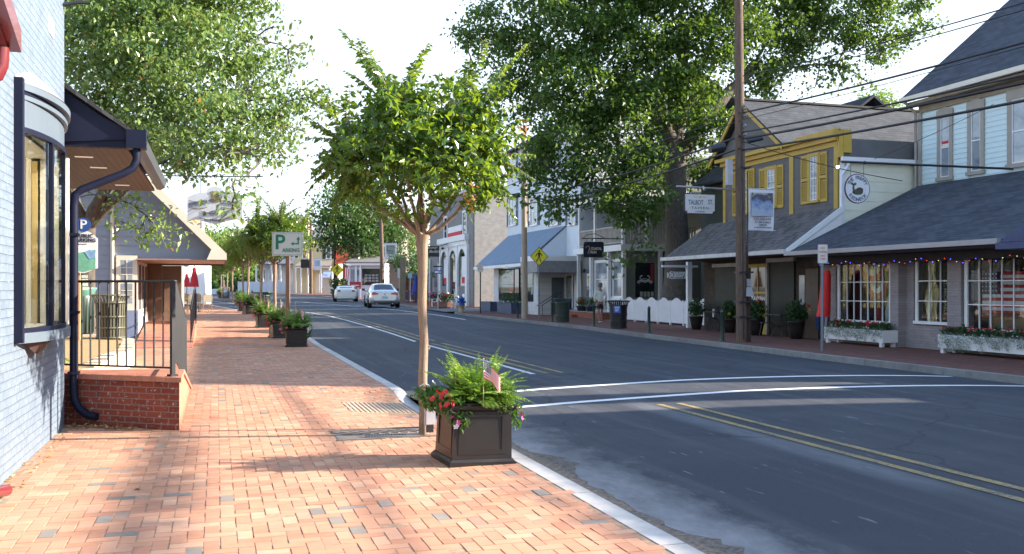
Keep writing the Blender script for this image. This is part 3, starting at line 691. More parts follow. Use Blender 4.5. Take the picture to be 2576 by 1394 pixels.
mb.bx(-2.9, -2.8, 6, 11.5, 0, 4); mb.bx(-4.5, -1.99, 6, 11.5, .5, .6); mb.bx(-4.5, -1.99, 6, 11.5, 3.3, 3.4); mb.bx(-4.5, -2.0, 11.42, 11.5, .6, 3.3)
part('interior', mb, inn, bb)
def bow(y, dep): s = (y-Y0)/(Y1-Y0); return -1.67+dep*(1-(2*s-1)**2)**.75 if 0 < s < 1 else -1.67
def bowstrip(mb, y0, y1, z0, z1, dep, n=14, th=.03):
    P = [(bow(y0+(y1-y0)*i/n, dep)+.004, y0+(y1-y0)*i/n) for i in range(n+1)]
    vs = [(x, y, z) for z in (z0, z1) for x, y in P]+[(x-th, y, z) for z in (z0, z1) for x, y in P]; m = n+1
    fs = [(i, i+1, m+i+1, m+i) for i in range(n)]+[(2*m+i, 3*m+i, 3*m+i+1, 2*m+i+1) for i in range(n)]+[(m+i, m+i+1, 3*m+i+1, 3*m+i) for i in range(n)]+[(i, 2*m+i, 2*m+i+1, i+1) for i in range(n)]
    fs += [(0, m, 3*m, 2*m), (n, 2*m+n, 3*m+n, m+n)]; mb.add(vs, fs)
mb = MB(); bowstrip(mb, Y0, Y1, 3.02, 3.26, .18, 18, .2); bw = part('bow_window', mb, blue_paint, bb)
mb = MB(); bowstrip(mb, Y0-.06, Y1+.06, 3.26, 3.30, .22, 18, .3); bowstrip(mb, Y0-.06, Y1+.06, 3.34, 3.40, .25, 18, .3); part('cornice', mb, blue_paint, bw)
mb = MB(); bowstrip(mb, Y0-.05, Y1+.05, 3.302, 3.338, .19, 18, .3); part('cornice_groove', mb, navy, bw)
mb = MB(); n = 18; P = [(bow(Y0-.06+(Y1-Y0+.12)*i/n, .26), Y0-.06+(Y1-Y0+.12)*i/n) for i in range(n+1)]
mb.add([(x, y, 3.402) for x, y in P]+[(-1.665, y, 3.44+.22*math.sin(math.pi*i/n)) for i, (x, y) in enumerate(P)], [(i, i+1, n+2+i, n+1+i) for i in range(n)], True)
part('hood', mb, mat('hood_lead', (.22, .22, .215), .7, .18, 5, .3), bw)
mb = MB(); bowstrip(mb, Y0-.03, Y1+.05, 1.11, 1.20, .25, 18, .3); part('sill', mb, blue_paint, bw)
mb = MB()
for y in (Y0, Y0+.72, Y0+1.42, Y1-.05): bowstrip(mb, y, y+.05, 1.2, 3.02, .20, 2, .06)
bowstrip(mb, Y0, Y1, 2.97, 3.018, .205, 18, .06); bowstrip(mb, Y0, Y1, 1.2, 1.24, .205, 18, .06); mb.bx(-1.68, -1.60, Y0-.09, Y0-.004, 1.12, 3.42)
part('frame', mb, navy, bw)
mb = MB(); bowstrip(mb, Y0+.03, Y1-.03, 1.22, 2.99, .18, 18, .008); part('glass', mb, glass('shop_window_glass', (.92, .95, .94), .05), bw)
lmp = thing('shop_lamp', 'small lit ceiling lamp inside the bowed shop window', 'lamp', (-2.3, 10.1, 3.1)); mb = MB(); mb.ball((0, 0, 0), .10, 10, .6); part('shade', mb, glow('warm_lamp', (1, .82, .6), 40), lmp, False); mb = MB(); mb.tube([(0, 0, .05), (0, 0, .2)], .012, 5); part('stem', mb, dark_metal, lmp, False)
mb = MB(); mb.bx(-1.97, -1.915, Y1-.07, Y1-.005, 1.2, 3.02); mb.bx(-1.829, -1.55, Y1-.07, Y1-.005, 1.2, 3.02); mb.bx(-1.96, -1.69, Y0+.02, Y1-.08, 3.0, 3.018); mb.bx(-1.96, -1.69, Y0+.02, Y1-.08, 1.202, 1.215); part('reveal', mb, inn, bw)
mb = MB(); mb.bx(-1.905, -1.855, Y1-.09, Y1-.01, 1.22, 2.97); part('curtain', mb, mat('yellow_curtain', (.55, .40, .17), .8, .1, 4), bw)
mb = MB(); write(mb, Fr((0, 0, 0), (0, 1, 0), (1, 0, 0)), 11.02, 2.28, -1.545, 'a/h', .13); part('lettering', mb, white, bw)
mb = MB(); n = 12; P = [(-1.66+.16*math.sin(math.pi*i/n), 9.4+.85*i/n) for i in range(n+1)]
mb.add([(x, y, 1.108) for x, y in P]+[(-1.665+(x+1.66)*.45, y, 1.108-.14*math.sin(math.pi*i/n)) for i, (x, y) in enumerate(P)], [(i, i+1, n+2+i, n+1+i) for i in range(n)], True)
part('bracket', mb, mat('rusty_bracket', (.06, .035, .03), .8, .3, 9), bw)
mb = MB(); a_, b_ = wl.ap(124, 40), wl.ap(134, 98)
mb.ob(wl, a_[0]-.06, b_[0]+.0, b_[1], a_[1], .002, .008); part('bare_patch', mb, mat('bare_plaster', (.72, .68, .62), .9, .1, 9), bb)
mb = MB(); q = wl.p(*wl.ap(158, 12), 0); mb.tube([q, q+Vector((.16, .02, .05)), q+Vector((.28, .04, .06))], .022, 6); part('wall_hook', mb, dark_metal, bb)
# maroon door hood with its gutter and downspout
mh = thing('maroon_door_hood', 'maroon trimmed door hood with gutter at the left photo edge', 'awning', (-1.67, 6.5, 3.2))
mb = MB(); mb.slab([(-1.665, 7.05, 3.27), (-1.665, 4.6, 4.15), (-1.33, 4.6, 4.15), (-1.33, 7.05, 3.27)], .10); part('roof', mb, maroon, mh)
mb = MB(); mb.slab([(-1.329, 7.07, 3.34), (-1.329, 4.6, 4.22), (-1.26, 4.6, 4.22), (-1.26, 7.07, 3.34)], .15); part('gutter', mb, maroon, mh)
mb = MB(); mb.tube([(-1.36, 7.0, 3.2), (-1.365, 7.0, 3.08), (-1.39, 6.99, 3.01), (-1.44, 6.97, 2.97), (-1.53, 6.92, 2.93), (-1.6, 6.85, 2.88), (-1.61, 6.8, 2.75), (-1.61, 6.78, 1.2)], .042, 10); part('downspout', mb, maroon, mh)
mb = MB(); mb.tube([(-1.61, 7.4, .5), (-1.61, 7.42, .22), (-1.58, 7.6, .12), (-1.5, 7.86, .085)], .045, 10); q2 = part('spout_end', mb, maroon, bb)

# navy porch
nb = thing('navy_porch_shop', 'navy shop porch with slatted wood soffit and dark gutter', 'building', (-2.7, 12, 0))
navy_wall = mat('navy_siding', (.015, .02, .04), .5, .1, 3)
mb = MB(); mb.bx(-9, -2.75, 11.9, 17.2, -.2, 4.2); part('wall', mb, navy_wall, nb)
soff = brick('slatted_wood_soffit', (.055, .022, .012), (.10, .042, .022), (.006, .003, .002), 'yx0', 1.6, .085, .012, .5, .3, .004)
mb = MB(); mb.bx(-3.2, -1.02, 12.14, 17.28, 3.26, 3.30); part('soffit', mb, soff, nb)
glow('soffit_lamp', (1, .9, .75), .1)
for x, y in ((-1.55, 13.0), (-1.5, 14.1), (-1.45, 15.3), (-1.4, 16.4)): mb = MB(); mb.bx(x-.16, x+.05, y-.04, y+.04, 3.252, 3.259); part('soffit_light', mb, MAT['soffit_lamp'], nb)
mb = MB(); FP = facing(0, 12.1)
mb.prism(FP, [(-3.3, 3.26), (-1.0, 3.26), (-1.0, 3.42), (-3.3, 5.0)], 0, .04); part('gable_board', mb, navy, nb)
mb = MB(); mb.prism(FP, [(-3.3, 3.28), (-1.75, 3.30), (-1.0, 3.36), (-1.0, 3.47), (-1.3, 3.62), (-1.68, 3.66), (-3.3, 3.66)], .045, .06); part('trim_board', mb, navy, nb)
mb = MB(); mb.slab([(-.93, 12.0, 3.46), (-.93, 17.4, 3.46), (-3.4, 17.4, 5.15), (-3.4, 12.0, 5.15)], .05); part('roof', mb, shingle('dark_shingle', (.05, .05, .06), (.08, .08, .09), 'yx0'), nb)
mb = MB(); prof = [(-.99, 3.44), (-.99, 3.30), (-.93, 3.29), (-.86, 3.33), (-.83, 3.44), (-.85, 3.44), (-.88, 3.36), (-.96, 3.34)]
n = len(prof); mb.add([(x, y, z) for y in (11.98, 17.4) for x, z in prof], [(i, (i+1) % n, n+(i+1) % n, n+i) for i in range(n)]+[tuple(range(n))[::-1], tuple(range(n, 2*n))])
part('gutter', mb, mat('slate_gutter', (.07, .075, .09), .35, .1, 4, spec=.6), nb)
mb = MB(); mb.bx(-1.02, -.80, 11.95, 12.12, 3.25, 3.47); mb.tube([(-.91, 12.03, 3.3), (-.91, 12.03, 3.12), (-.95, 12.02, 3.02), (-1.05, 12.0, 2.95), (-1.5, 11.95, 2.74), (-1.565, 11.94, 2.68), (-1.58, 11.94, 2.55), (-1.58, 11.94, .42), (-1.57, 11.93, .30), (-1.52, 11.9, .20), (-1.42, 11.85, .13), (-1.32, 11.80, .11)], .046, 12)
for z in (.6, 1.3, 2.2): mb.bx(-1.64, -1.52, 11.87, 12.0, z, z+.03)
part('downspout', mb, navy, nb)

# brick landing with its ramp
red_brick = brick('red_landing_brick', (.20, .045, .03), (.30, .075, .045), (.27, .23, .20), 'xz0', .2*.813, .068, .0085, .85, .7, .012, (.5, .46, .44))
side_brick = brick('sunlit_landing_brick', (.42, .16, .10), (.5, .22, .14), (.42, .32, .25), 'yz0', .2, .068, .008, .85, .5, .01)  # lighter copy of the front brick, sunlight on this side put into its colour
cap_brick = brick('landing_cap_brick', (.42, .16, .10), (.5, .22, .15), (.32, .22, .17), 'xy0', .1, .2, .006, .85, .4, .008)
ld = thing('brick_landing', 'raised red brick landing with a ramp beside the navy downspout', 'landing', (-1.0, 11.6, 0))
A_ = Vector((-1.62, 12.06, 0)); Bv = Vector((-.40, 11.19, 0)); A2 = Vector((-2.72, 12.85, 0))
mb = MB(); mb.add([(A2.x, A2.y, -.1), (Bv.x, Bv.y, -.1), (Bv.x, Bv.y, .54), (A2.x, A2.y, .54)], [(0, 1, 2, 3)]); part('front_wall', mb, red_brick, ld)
mb = MB(); Z = lambda y: .54*(1-float(sst(12.2, 16.1, y))*.0)*(1 if y < 12.3 else max(0, 1-(y-12.3)/3.7))
ys = [11.19, 12.3, 13.2, 14.1, 15, 16.0]
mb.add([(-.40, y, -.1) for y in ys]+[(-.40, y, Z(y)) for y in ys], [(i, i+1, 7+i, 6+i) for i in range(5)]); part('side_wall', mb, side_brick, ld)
mb = MB(); dz = .055
top = [(A2.x-.0, A2.y-.03), (Bv.x+.02, Bv.y-.03)]
mb.slab([(A2.x, A2.y-.04, .54+dz), (Bv.x+.02, Bv.y-.04, .54+dz), (Bv.x+.02, 12.3, .54+dz), (A2.x, 12.86, .54+dz)], dz)
mb.slab([(A2.x, 12.86, .54+dz), (-.38, 12.3, .54+dz), (-.38, 16.0, .015), (A2.x, 16.0, .015)], .05)
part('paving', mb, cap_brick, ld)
rl = thing('landing_railing', 'dark metal picket railing on the near brick landing', 'railing', (Bv.x, Bv.y, .6))
dirf = (A2-Bv).normalized(); b0_ = Bv+dirf*.12+Vector((0.02, .10, 0))
def post(p, z0, z1, r=.018): q = MB(); q.box((p.x, p.y, (z0+z1)/2), (2*r, 2*r, z1-z0), .6); return q
fz = .595
def rz_(y): return fz if y < 12.3 else fz-(y-12.3)*(fz-.02)/3.7
part('post', post(b0_, fz, 1.67, .022), dark_metal, rl); q = MB(); q.box((b0_.x, b0_.y, fz+.012), (.09, .09, .024), .6); part('post_foot', q, dark_metal, rl)
q = MB(); e = b0_+dirf*1.9; q.tube([(b0_.x, b0_.y, 1.675), (e.x, e.y, 1.675)], .017, 6); part('top_rail', q, dark_metal, rl)
q = MB(); q.tube([(b0_.x, b0_.y, .69), (e.x, e.y, .69)], .013, 6); part('bottom_rail', q, dark_metal, rl)
for i in range(1, 15): p_ = b0_+dirf*(.128*i); part('picket', post(p_, .69, 1.67, .0075), dark_metal, rl)
yy = [b0_.y, 12.3, 15.75]
q = MB(); q.tube([(b0_.x, y, rz_(y)+1.08) for y in yy], .017, 6); part('top_rail', q, dark_metal, rl)
q = MB(); q.tube([(b0_.x, y, rz_(y)+.10) for y in yy], .013, 6); part('bottom_rail', q, dark_metal, rl)
for i in range(1, 37):
    y = b0_.y+.122*i; part('picket', post(Vector((b0_.x, y, 0)), rz_(y)+.1, rz_(y)+1.08, .0075), dark_metal, rl)
part('post', post(Vector((b0_.x, 15.75, 0)), .0, 1.15, .02), dark_metal, rl)
lit = leafmat('dry_leaf', [(0, (.30, .13, .05)), (.5, (.42, .24, .10)), (1, (.55, .42, .22))], .2, .7)
P = np.c_[nr.uniform(-1.62, -.9, 150), np.zeros(150), np.full(150, .006)]; P[:, 1] = 11.93-(P[:, 0]+1.62)*.62-np.abs(nr.normal(0, .05, 150)); P2 = np.c_[nr.uniform(-1.66, -1.5, 60), nr.uniform(7.6, 11.8, 60), np.full(60, .006)]
V, F_ = leaves(np.r_[P, P2], .05, .5, 0, np.c_[nr.normal(size=(210, 2)), np.abs(nr.normal(0, .25, 210))])
tag(link('leaf_litter', np_mesh('leaf_litter', V, F_, lit)), 'dry leaf litter lying along the foot of the blue wall', 'litter', kind='stuff')
def fallen(x, y, sz, rz, label, m):
    th = thing('fallen_leaf', label, 'leaf', (x, y, g(x, y)), rz, 'fallen leaves on the near bricks'); q = MB()
    P = [(-.5, 0, .05), (-.2, .22, .12), (.25, .2, .3), (.5, 0, .12), (.25, -.2, .06), (-.2, -.22, .02), (0, 0, .0)]
    q.add([(a*sz, b*sz, .004+c*sz*.5) for a, b, c in P], [(0, 6, 1), (1, 6, 2), (2, 6, 3), (3, 6, 4), (4, 6, 5), (5, 6, 0)], True); part('blade', q, m, th, False)
pl = mat('pale_dry_leaf', (.62, .48, .30), .8, .15, 30); bl_ = mat('brown_dry_leaf', (.34, .14, .06), .8, .2, 30)
for px, py, sz, lab, m in ((345, 1232, .085, 'pale curled leaf alone on the sunny near bricks', pl), (350, 1076, .09, 'brown leaf against the foot of the brick landing', bl_), (1190, 1168, .09, 'brown leaf under the front of the near planter', bl_), (1062, 1098, .07, 'orange leaf on the edge of the iron cover', bl_), (975, 1105, .05, 'small pale leaf in front of the iron cover', pl), (22, 1225, .10, 'pale leaf at the foot of the blue wall', pl)):
    q = on_g(px, py); fallen(q.x, q.y-(.03 if px == 350 else 0), sz, rnd.uniform(0, 6), lab, m)

# planted bed, its grass, sign and litter bins
gb = thing('garden_bed', 'raised mulch bed edged with pale stone behind the landing', 'garden bed', (-3.4, 19.5, 0))
outl = [(-6.5, 16.2), (-3.0, 15.3), (-2.35, 15.6), (-2.1, 17.2), (-1.75, 20.6), (-1.85, 22.6), (-2.4, 23.9), (-6.5, 23.9)]
mulch = mat('straw_mulch', (.40, .26, .12), .95, .35, 25, .9, 60)
def bz(y): return .2+.27*(y-15.3)/8.6
mb = MB(); n = len(outl); mb.add([(x*.985-.04, y, bz(y)) for x, y in outl]+[(-4, 19.5, .40)], [(i, (i+1) % n, n) for i in range(n)]); part('mulch', mb, mulch, gb)
stone = mat('pale_edging_stone', (.58, .50, .38), .9, .2, 5, .6, 30)
for i in range(1, 7):
    (xa, ya), (xb, yb) = outl[i], outl[i+1]; L = math.hypot(xb-xa, yb-ya); k = max(1, round(L/.62))
    for j in range(k):
        s = (j+.5)/k; x, y = xa+(xb-xa)*s, ya+(yb-ya)*s; zt = bz(y)+rnd.uniform(0, .04)
        q = MB(); q.box((x, y, zt/2), (L/k-.02, .26, zt), math.atan2(yb-ya, xb-xa)+rnd.uniform(-.06, .06)); part('edging_stone', q, stone, gb)
gt = thing('ornamental_grass', 'striped ornamental grass tuft at the near end of the mulch bed', 'plant', (-2.95, 16.9, bz(16.9)))
n = 420; D = np.c_[nr.normal(0, .55, (n, 2)), np.full(n, 1.0)]; P = np.c_[nr.normal(0, .10, (n, 2)), np.zeros(n)]
V1, F1 = leaves(P, .34, .05, 0, D); tip = P+D/np.linalg.norm(D, axis=1, keepdims=True)*.33; D2 = D*np.array([1, 1, -.25]); V2, F2 = leaves(tip, .30, .055, 0, D2)
link('blades', np_mesh('blades', np.r_[V1, V2], np.r_[F1, F2+len(V1)], leafmat('variegated_grass', [(0, (.20, .32, .07)), (.5, (.36, .46, .14)), (1, (.6, .62, .32))], .35, .5)), gt)
ps = thing('parking_sign', 'white and green arched parking sign on a wood post in the mulch bed', 'sign', (-2.9, 22.6, .42))
FS = facing(0, 22.55); c = FS.ap(213, 600)[0]
def sx_(px): return FS.ap(px, 600)[0]
def sz_(py): return FS.ap(213, py)[1]
L_, R_ = sx_(170), sx_(246); T_, B2 = sz_(572), sz_(690)
def ogee(): 
    pts = [(L_, sz_(583)), (L_, sz_(675))]
    for i in range(1, 10): s = i/10; pts.append((L_+(R_-L_)*s, sz_(676)-(.10*math.sin(math.pi*s)**2)))
    pts += [(R_, sz_(675)), (R_, sz_(600))]
    for i in range(0, 9): s = i/8; pts.append((R_-(R_-L_)*(.12+.76*s), sz_(592)+.12*math.sin(math.pi*s)))
    return pts
mb = MB(); mb.prism(FS, ogee(), 0, .04); part('board', mb, white, ps)
mb = MB(); mb.prism(FS, [(L_+.04, sz_(640)), (L_+.04, sz_(676)), (c, sz_(684)), (R_-.04, sz_(676)), (R_-.04, sz_(628)), (c+.05, sz_(633))], .041, .046); part('green_field', mb, mat('sign_green', (.16, .42, .30), .5, .25, 6), ps)
mb = MB(); mb.prism(FS, [(c, sz_(634)), (c+.1, sz_(652)), (R_-.04, sz_(648)), (R_-.04, sz_(634)), (c+.12, sz_(628))], .048, .052); part('water_field', mb, mat('sign_water', (.22, .38, .62), .5, .3, 9), ps)
mb = MB(); pts = [(c-.02+.155*math.cos(i*math.pi/12), sz_(566)+.155*math.sin(i*math.pi/12)) for i in range(24)]; mb.prism(FS, pts, .042, .06); part('roundel', mb, mat('sign_blue', (.03, .09, .30), .4), ps)
mb = MB(); write(mb, FS, c-.02, sz_(566), .062, 'P', .28, .004); part('lettering', mb, white, ps)
mb = MB(); write(mb, FS, c, sz_(594), .046, 'PUBLIC', .11, .002); write(mb, FS, c, sz_(605), .046, 'PARKING', .11, .002); mb.ob(FS, c-.13, c+.05, sz_(615), sz_(614), .044, .048); mb.prism(FS, [(c-.2, sz_(614.5)), (c-.12, sz_(618)), (c-.12, sz_(611))], .044, .048); part('lettering', mb, navy, ps)
mb = MB(); mb.bx(-3.02, -2.87, 22.58, 22.72, .3, 1.95); part('post', mb, bark('tan_post_wood', (.42, .24, .12), (.55, .34, .19), (18, 18, .8), .3), ps)  # lighter brown than the other sign post
mb = MB()
for i in range(4): mb.ob(FS, sx_(206), sx_(222), sz_(700+i*10), sz_(692+i*10), .05, .07)
part('notice', mb, mat('pale_notice', (.62, .72, .62), .6), ps)

slat_green = mat('dark_green_metal', (.022, .05, .038), .4, .15, 6, .1, spec=.6)
slat_black = mat('soft_black_metal', (.016, .018, .02), .4, .15, 6, .1, spec=.6)
slat_olive = mat('olive_brown_metal', (.11, .11, .075), .45, .15, 6, .1)
def bin_(label, loc, m, h=1.05, r=.33, cat='litter bin', holes=True):
    t = thing('litter_bin', label, cat, loc, 0, 'slatted metal litter bins')
    q = MB(); q.lathe([(r*.86, .05), (r*.9, h*.86)], seg=28); part('liner', q, black_in, t, False)
    q = MB(); n = 30
    for i in range(n):
        a = 2*math.pi*i/n; F = Fr((0, 0, 0), (-math.sin(a), math.cos(a), 0), (math.cos(a), math.sin(a), 0)); w = math.pi*r/n*.62
        for (z0, c0), (z1, c1) in zip([(.06, .93*r), (.5*h, .96*r), (.8*h, 1.0*r), (.90*h, 1.06*r)], [(.5*h, .96*r), (.8*h, 1.0*r), (.90*h, 1.06*r), (h, 1.28*r)]):
            q.add([F.p(-w, z0, c0), F.p(w, z0, c0), F.p(w, z1, c1), F.p(-w, z1, c1)], [(0, 1, 2, 3)])
            q.add([F.p(-w, z0, c0-.008), F.p(w, z0, c0-.008), F.p(w, z1, c1-.008), F.p(-w, z1, c1-.008)], [(3, 2, 1, 0)])
    part('slats', q, m, t, False)
    q = MB()
    for z, rr in ((.05, .93), (.27*h, .955), (.52*h, .98), (.84*h, 1.035), (h, 1.29)):
        q.lathe([(rr*r-.012, z-.022), (rr*r+.012, z-.022), (rr*r+.012, z+.022), (rr*r-.012, z+.022), (rr*r-.012, z-.022)], seg=28)
    part('hoops', q, m, t, False)
    q = MB(); q.lathe([(.001, .0), (r*.8, .0), (r*.84, .06)], seg=24); part('base', q, m, t, False)
    return t
q = at_d(279, 700, 21.3); bin_('olive brown slatted bin standing on the mulch bed', (q.x, q.y, .43), slat_olive, 1.0, .33)
t = thing('lidded_bin', 'dark green lidded bin behind the wood sign post', 'litter bin', (*at_d(203, 700, 22.8).xy, .44))
q = MB(); q.lathe([(.001, 0), (.27, 0), (.30, .95), (.29, .97)], seg=24); part('body', q, slat_green, t, False)
q = MB(); q.lathe([(.28, .95), (.30, 1.02), (.36, 1.12), (.37, 1.16), (.30, 1.17), (.001, 1.19)], seg=24); part('lid', q, mat('faded_green_lid', (.10, .26, .20), .5), t, False)
q = MB()
for i in range(20): a = i*math.pi/10; q.box((math.cos(a)*.292, math.sin(a)*.292, .5), (.014, .03, .85), a)
part('slats', q, slat_green, t, False)

# grey gabled shop across the end of the bed
grey_sid = mat('blue_grey_siding', (.27, .31, .39), .6, .06, 2, .05)
wood_soffit = brick('pinkish_soffit', (.34, .20, .16), (.40, .25, .20), (.2, .11, .09), 'yx0', 2, .09, .005, .45, .2, .003)
gs = thing('grey_gabled_shop', 'blue grey sided shop with a steep gable over its porch', 'building', (-3, 29.3, 0))
FG = facing(0, 29.3); XW = -2.24
mb = MB(); mb.siding(FG, -11, XW, 0, 2.55, .2, 0); 
n = 22
for i in range(n):
    z0 = 2.55+i*.27; xr_ = min(0-.05, -(z0-2.55)/1.03); xr2 = -(z0+.27-2.55)/1.03
    if xr2 < -6: break
    mb.add([FG.p(-12-xr_, z0, .022), FG.p(xr_, z0, .022), FG.p(xr2, z0+.27, .004), FG.p(-12-xr2, z0+.27, .004)], [(0, 1, 2, 3)])
    mb.add([FG.p(-12-xr_, z0, .002), FG.p(xr_, z0, .002), FG.p(xr_, z0, .022), FG.p(-12-xr_, z0, .022)], [(0, 1, 2, 3)])
mb.bx(-11, XW, 29.31, 41, 0, 2.5)
part('wall', mb, grey_sid, gs)
mb = MB(); mb.bx(XW, .02, 29.27, 29.315, 2.40, 2.56); part('gable_board', mb, grey_sid, gs)
mb = MB(); k = 1.03
mb.slab([(.28, 28.95, 2.56-.0), (.28, 36.5, 2.56), (-6, 36.5, 8.9), (-6, 28.95, 8.9)], .07); mb.slab([(-6, 28.95, 8.9), (-6, 36.5, 8.9), (-12.3, 36.5, 2.56), (-12.3, 28.95, 2.56)], .07)
part('roof', mb, shingle('grey_brown_shingle', (.16, .14, .12), (.22, .2, .17), 'yx0'), gs)
mb = MB(); FR = facing(0, 28.94)
mb.prism(FR, [(.28, 2.42), (.28, 2.60), (-6, 8.93), (-6, 8.60), (-.15, 2.72), (-.28, 2.42)], 0, .06); part('rake_trim', mb, cream_trim, gs)
mb = MB(); mb.bx(-2.2, .24, 29.0, 33.4, 2.40, 2.44); part('soffit', mb, wood_soffit, gs)
mb = MB(); mb.bx(-2.2, .2, 33.4, 33.46, 2.34, 2.5); mb.bx(.24, .28, 28.96, 33.4, 2.36, 2.62); part('fascia', mb, mat('brown_fascia', (.10, .06, .05), .6), gs)
mb = MB(); q = FG.p(FG.ap(283, 600)[0], 0, .07); mb.tube([(q.x, q.y, .9), (q.x, q.y, 4.35), (q.x+.05, q.y-.1, 4.5)], .05, 8); mb.bx(q.x-.12, q.x+.12, q.y-.02, q.y+.06, 1.38, 1.41); part('drainpipe', mb, cream_trim, gs)
mb = MB(); a0, a1 = FG.ap(293, 700)[0], XW+.05
mb.ob(FG, a0, a1, .95, 2.53, .0, .10); cp = part('window', mb, cream_trim, gs)
mb = MB()
for z0, z1 in ((1.15, 1.72), (1.80, 2.40)): mb.ob(FG, a0+.13, a1-.13, z0, z1, .085, .104)
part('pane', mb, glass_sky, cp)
mb = MB(); mb.ob(FG, (a0+a1)/2-.012, (a0+a1)/2+.012, 1.15, 2.4, .104, .115)
for z in (1.33, 1.52, 1.98, 2.18): mb.ob(FG, a0+.13, a1-.13, z-.01, z+.01, .104, .113)
part('muntins', mb, cream_trim, cp)
mb = MB(); mb.ob(FG, a0-.02, a1+.02, 0, .95, .0, .12); part('base_panel', mb, mat('blue_base', (.20, .25, .38), .6, .06), gs)
SW = street_left(XW, 29.3)
for i in range(3):
    a = .2+i*1.25
    mb = MB(); mb.ob(SW, a, a+1.1, .8, 2.38, 0, .06); w_ = part('window', mb, cream_trim, gs)
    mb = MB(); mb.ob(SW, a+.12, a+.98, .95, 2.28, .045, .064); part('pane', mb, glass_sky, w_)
mb = MB(); mb.ob(SW, 0, 11.6, -.1, .8, 0, .07); part('plinth', mb, white, gs)
mat('dark_wood_pillar', (.14, .08, .05), .6)
for a0, a1, c1 in ((4.1, 4.25, .5), (7.3, 7.5, 1.0)): mb = MB(); mb.ob(SW, a0, a1, 0, 2.4, 0, c1); part('pilaster', mb, MAT['dark_wood_pillar'], gs)
mb = MB(); mb.ob(SW, 8.4, 8.62, .0, 2.6, 0, 1.05); part('white_pillar', mb, white, gs)
mb = MB(); mb.ob(SW, 4.4, 8.2, .1, 2.3, .02, .06); part('shopfront', mb, glass_sky, gs)
# second ramp with its railing, further along
r2 = thing('far_brick_ramp', 'low brick ramp rising under the grey shop porch', 'ramp', (-1.4, 29, 0))
mb = MB(); mb.add([(-2.1, 26.6, .02), (-.62, 26.6, .02), (-.62, 31.5, .55), (-2.1, 31.5, .55), (-2.1, 26.6, -.1), (-.62, 26.6, -.1), (-.62, 31.5, -.1), (-2.1, 31.5, -.1)], [(0, 1, 2, 3), (4, 5, 1, 0), (5, 6, 2, 1), (6, 7, 3, 2), (7, 4, 0, 3)])
part('ramp', mb, cap_brick, r2)
r3 = thing('ramp_railing', 'slim black railing along the far brick ramp', 'railing', (-.7, 27, 0))
q = MB(); q.tube([(-.68, 27, 1.0), (-.68, 31.4, 1.55), (-.68, 34, 1.6)], .022, 6); part('top_rail', q, dark_metal, r3)
for i in range(26): y = 27+i*.27; z = .05+min(.5, (y-26.6)*.108); q = MB(); q.box((-.68, y, z+.5), (.016, .016, 1.0)); part('picket', q, dark_metal, r3)
bm2 = thing('menu_board', 'dark slim board clipped to the far ramp railing', 'board', (-.62, 31.0, .8)); q = MB(); q.box((0, 0, .25), (.05, .7, .75)); part('panel', q, navy, bm2, False); q = MB(); q.box((0, 0, -.2), (.03, .08, .25)); part('bracket', q, dark_metal, bm2, False)

# hanging signs on the left
mb = MB(); pg = thing('coffee_shop_sign', 'grey blue arched coffee and gift sign hanging from a long black rod', 'sign', (*at_y(540, 450, 17.3),))
FPn = Fr((0.02, 17.25, 0), (.995, -.1, 0), (-.1, -.995, 0))
def pz(px, py): return FPn.ap(px, py)
o1 = [pz(472, 558), pz(472, 497)]+[pz(472+16*i/4+0, 497-8*i/4) for i in range(1, 5)]+[pz(505, 485), pz(512, 486)]
for i in range(9): a = math.pi*(1-i/8); o1.append(pz(541+22*math.cos(a), 484-14*math.sin(a)))
o1 += [pz(575, 486), pz(592, 490), pz(604, 496), pz(611, 503), pz(611, 557), pz(592, 552), pz(575, 556), pz(541, 565), pz(508, 556), pz(490, 552)]
mb.prism(FPn, o1, 0, .05); part('board', mb, mat('sign_grey_blue', (.70, .76, .80), .6, .03), pg)
gold = mat('dull_gold_paint', (.30, .25, .16), .5); gd = mat('grey_lettering', (.12, .16, .22), .5)
def curve_band(mb, x0, x1, yb, amp, h, c):
    P = [(x0+(x1-x0)*i/10, yb-amp*math.sin(math.pi*i/10*1.0)) for i in range(11)]
    for (xa, ya), (xb, yb2) in zip(P[:-1], P[1:]): mb.add([FPn.p(*pz(xa, ya+h), c), FPn.p(*pz(xb, yb2+h), c), FPn.p(*pz(xb, yb2+h-2), c), FPn.p(*pz(xa, ya+h-2), c)], [(0, 1, 2, 3)])
for x0, x1, yb, am in ((476, 522, 506, -4), (560, 607, 506, -4), (502, 580, 532, -7)):
    for h in (0, 17): mb = MB(); curve_band(mb, x0, x1, yb, am, h, .054); part('ribbon_line', mb, gold, pg)
mb = MB(); s_ = 16.2/FOC
write(mb, FPn, *pz(499, 513), .054, 'PEMBERTON', 15*s_, rot=.2, width=44*s_); write(mb, FPn, *pz(583, 513), .054, 'COFFEE', 15*s_, rot=-.2, width=40*s_)
write(mb, FPn, *pz(541, 538), .054, '& GIFTS', 16*s_, width=60*s_); write(mb, FPn, *pz(541, 555), .054, 'St. Michaels', 10*s_, width=50*s_); part('lettering', mb, gd, pg)
mb = MB(); 
for y_, r_ in ((486, 13), (505, 15)):
    c_ = pz(541, y_); pts = [(c_[0]+r_*s_*math.cos(i*math.pi/10), c_[1]+r_*s_*.38*math.sin(i*math.pi/10)) for i in range(20)]; mb.prism(FPn, pts, .051, .055)
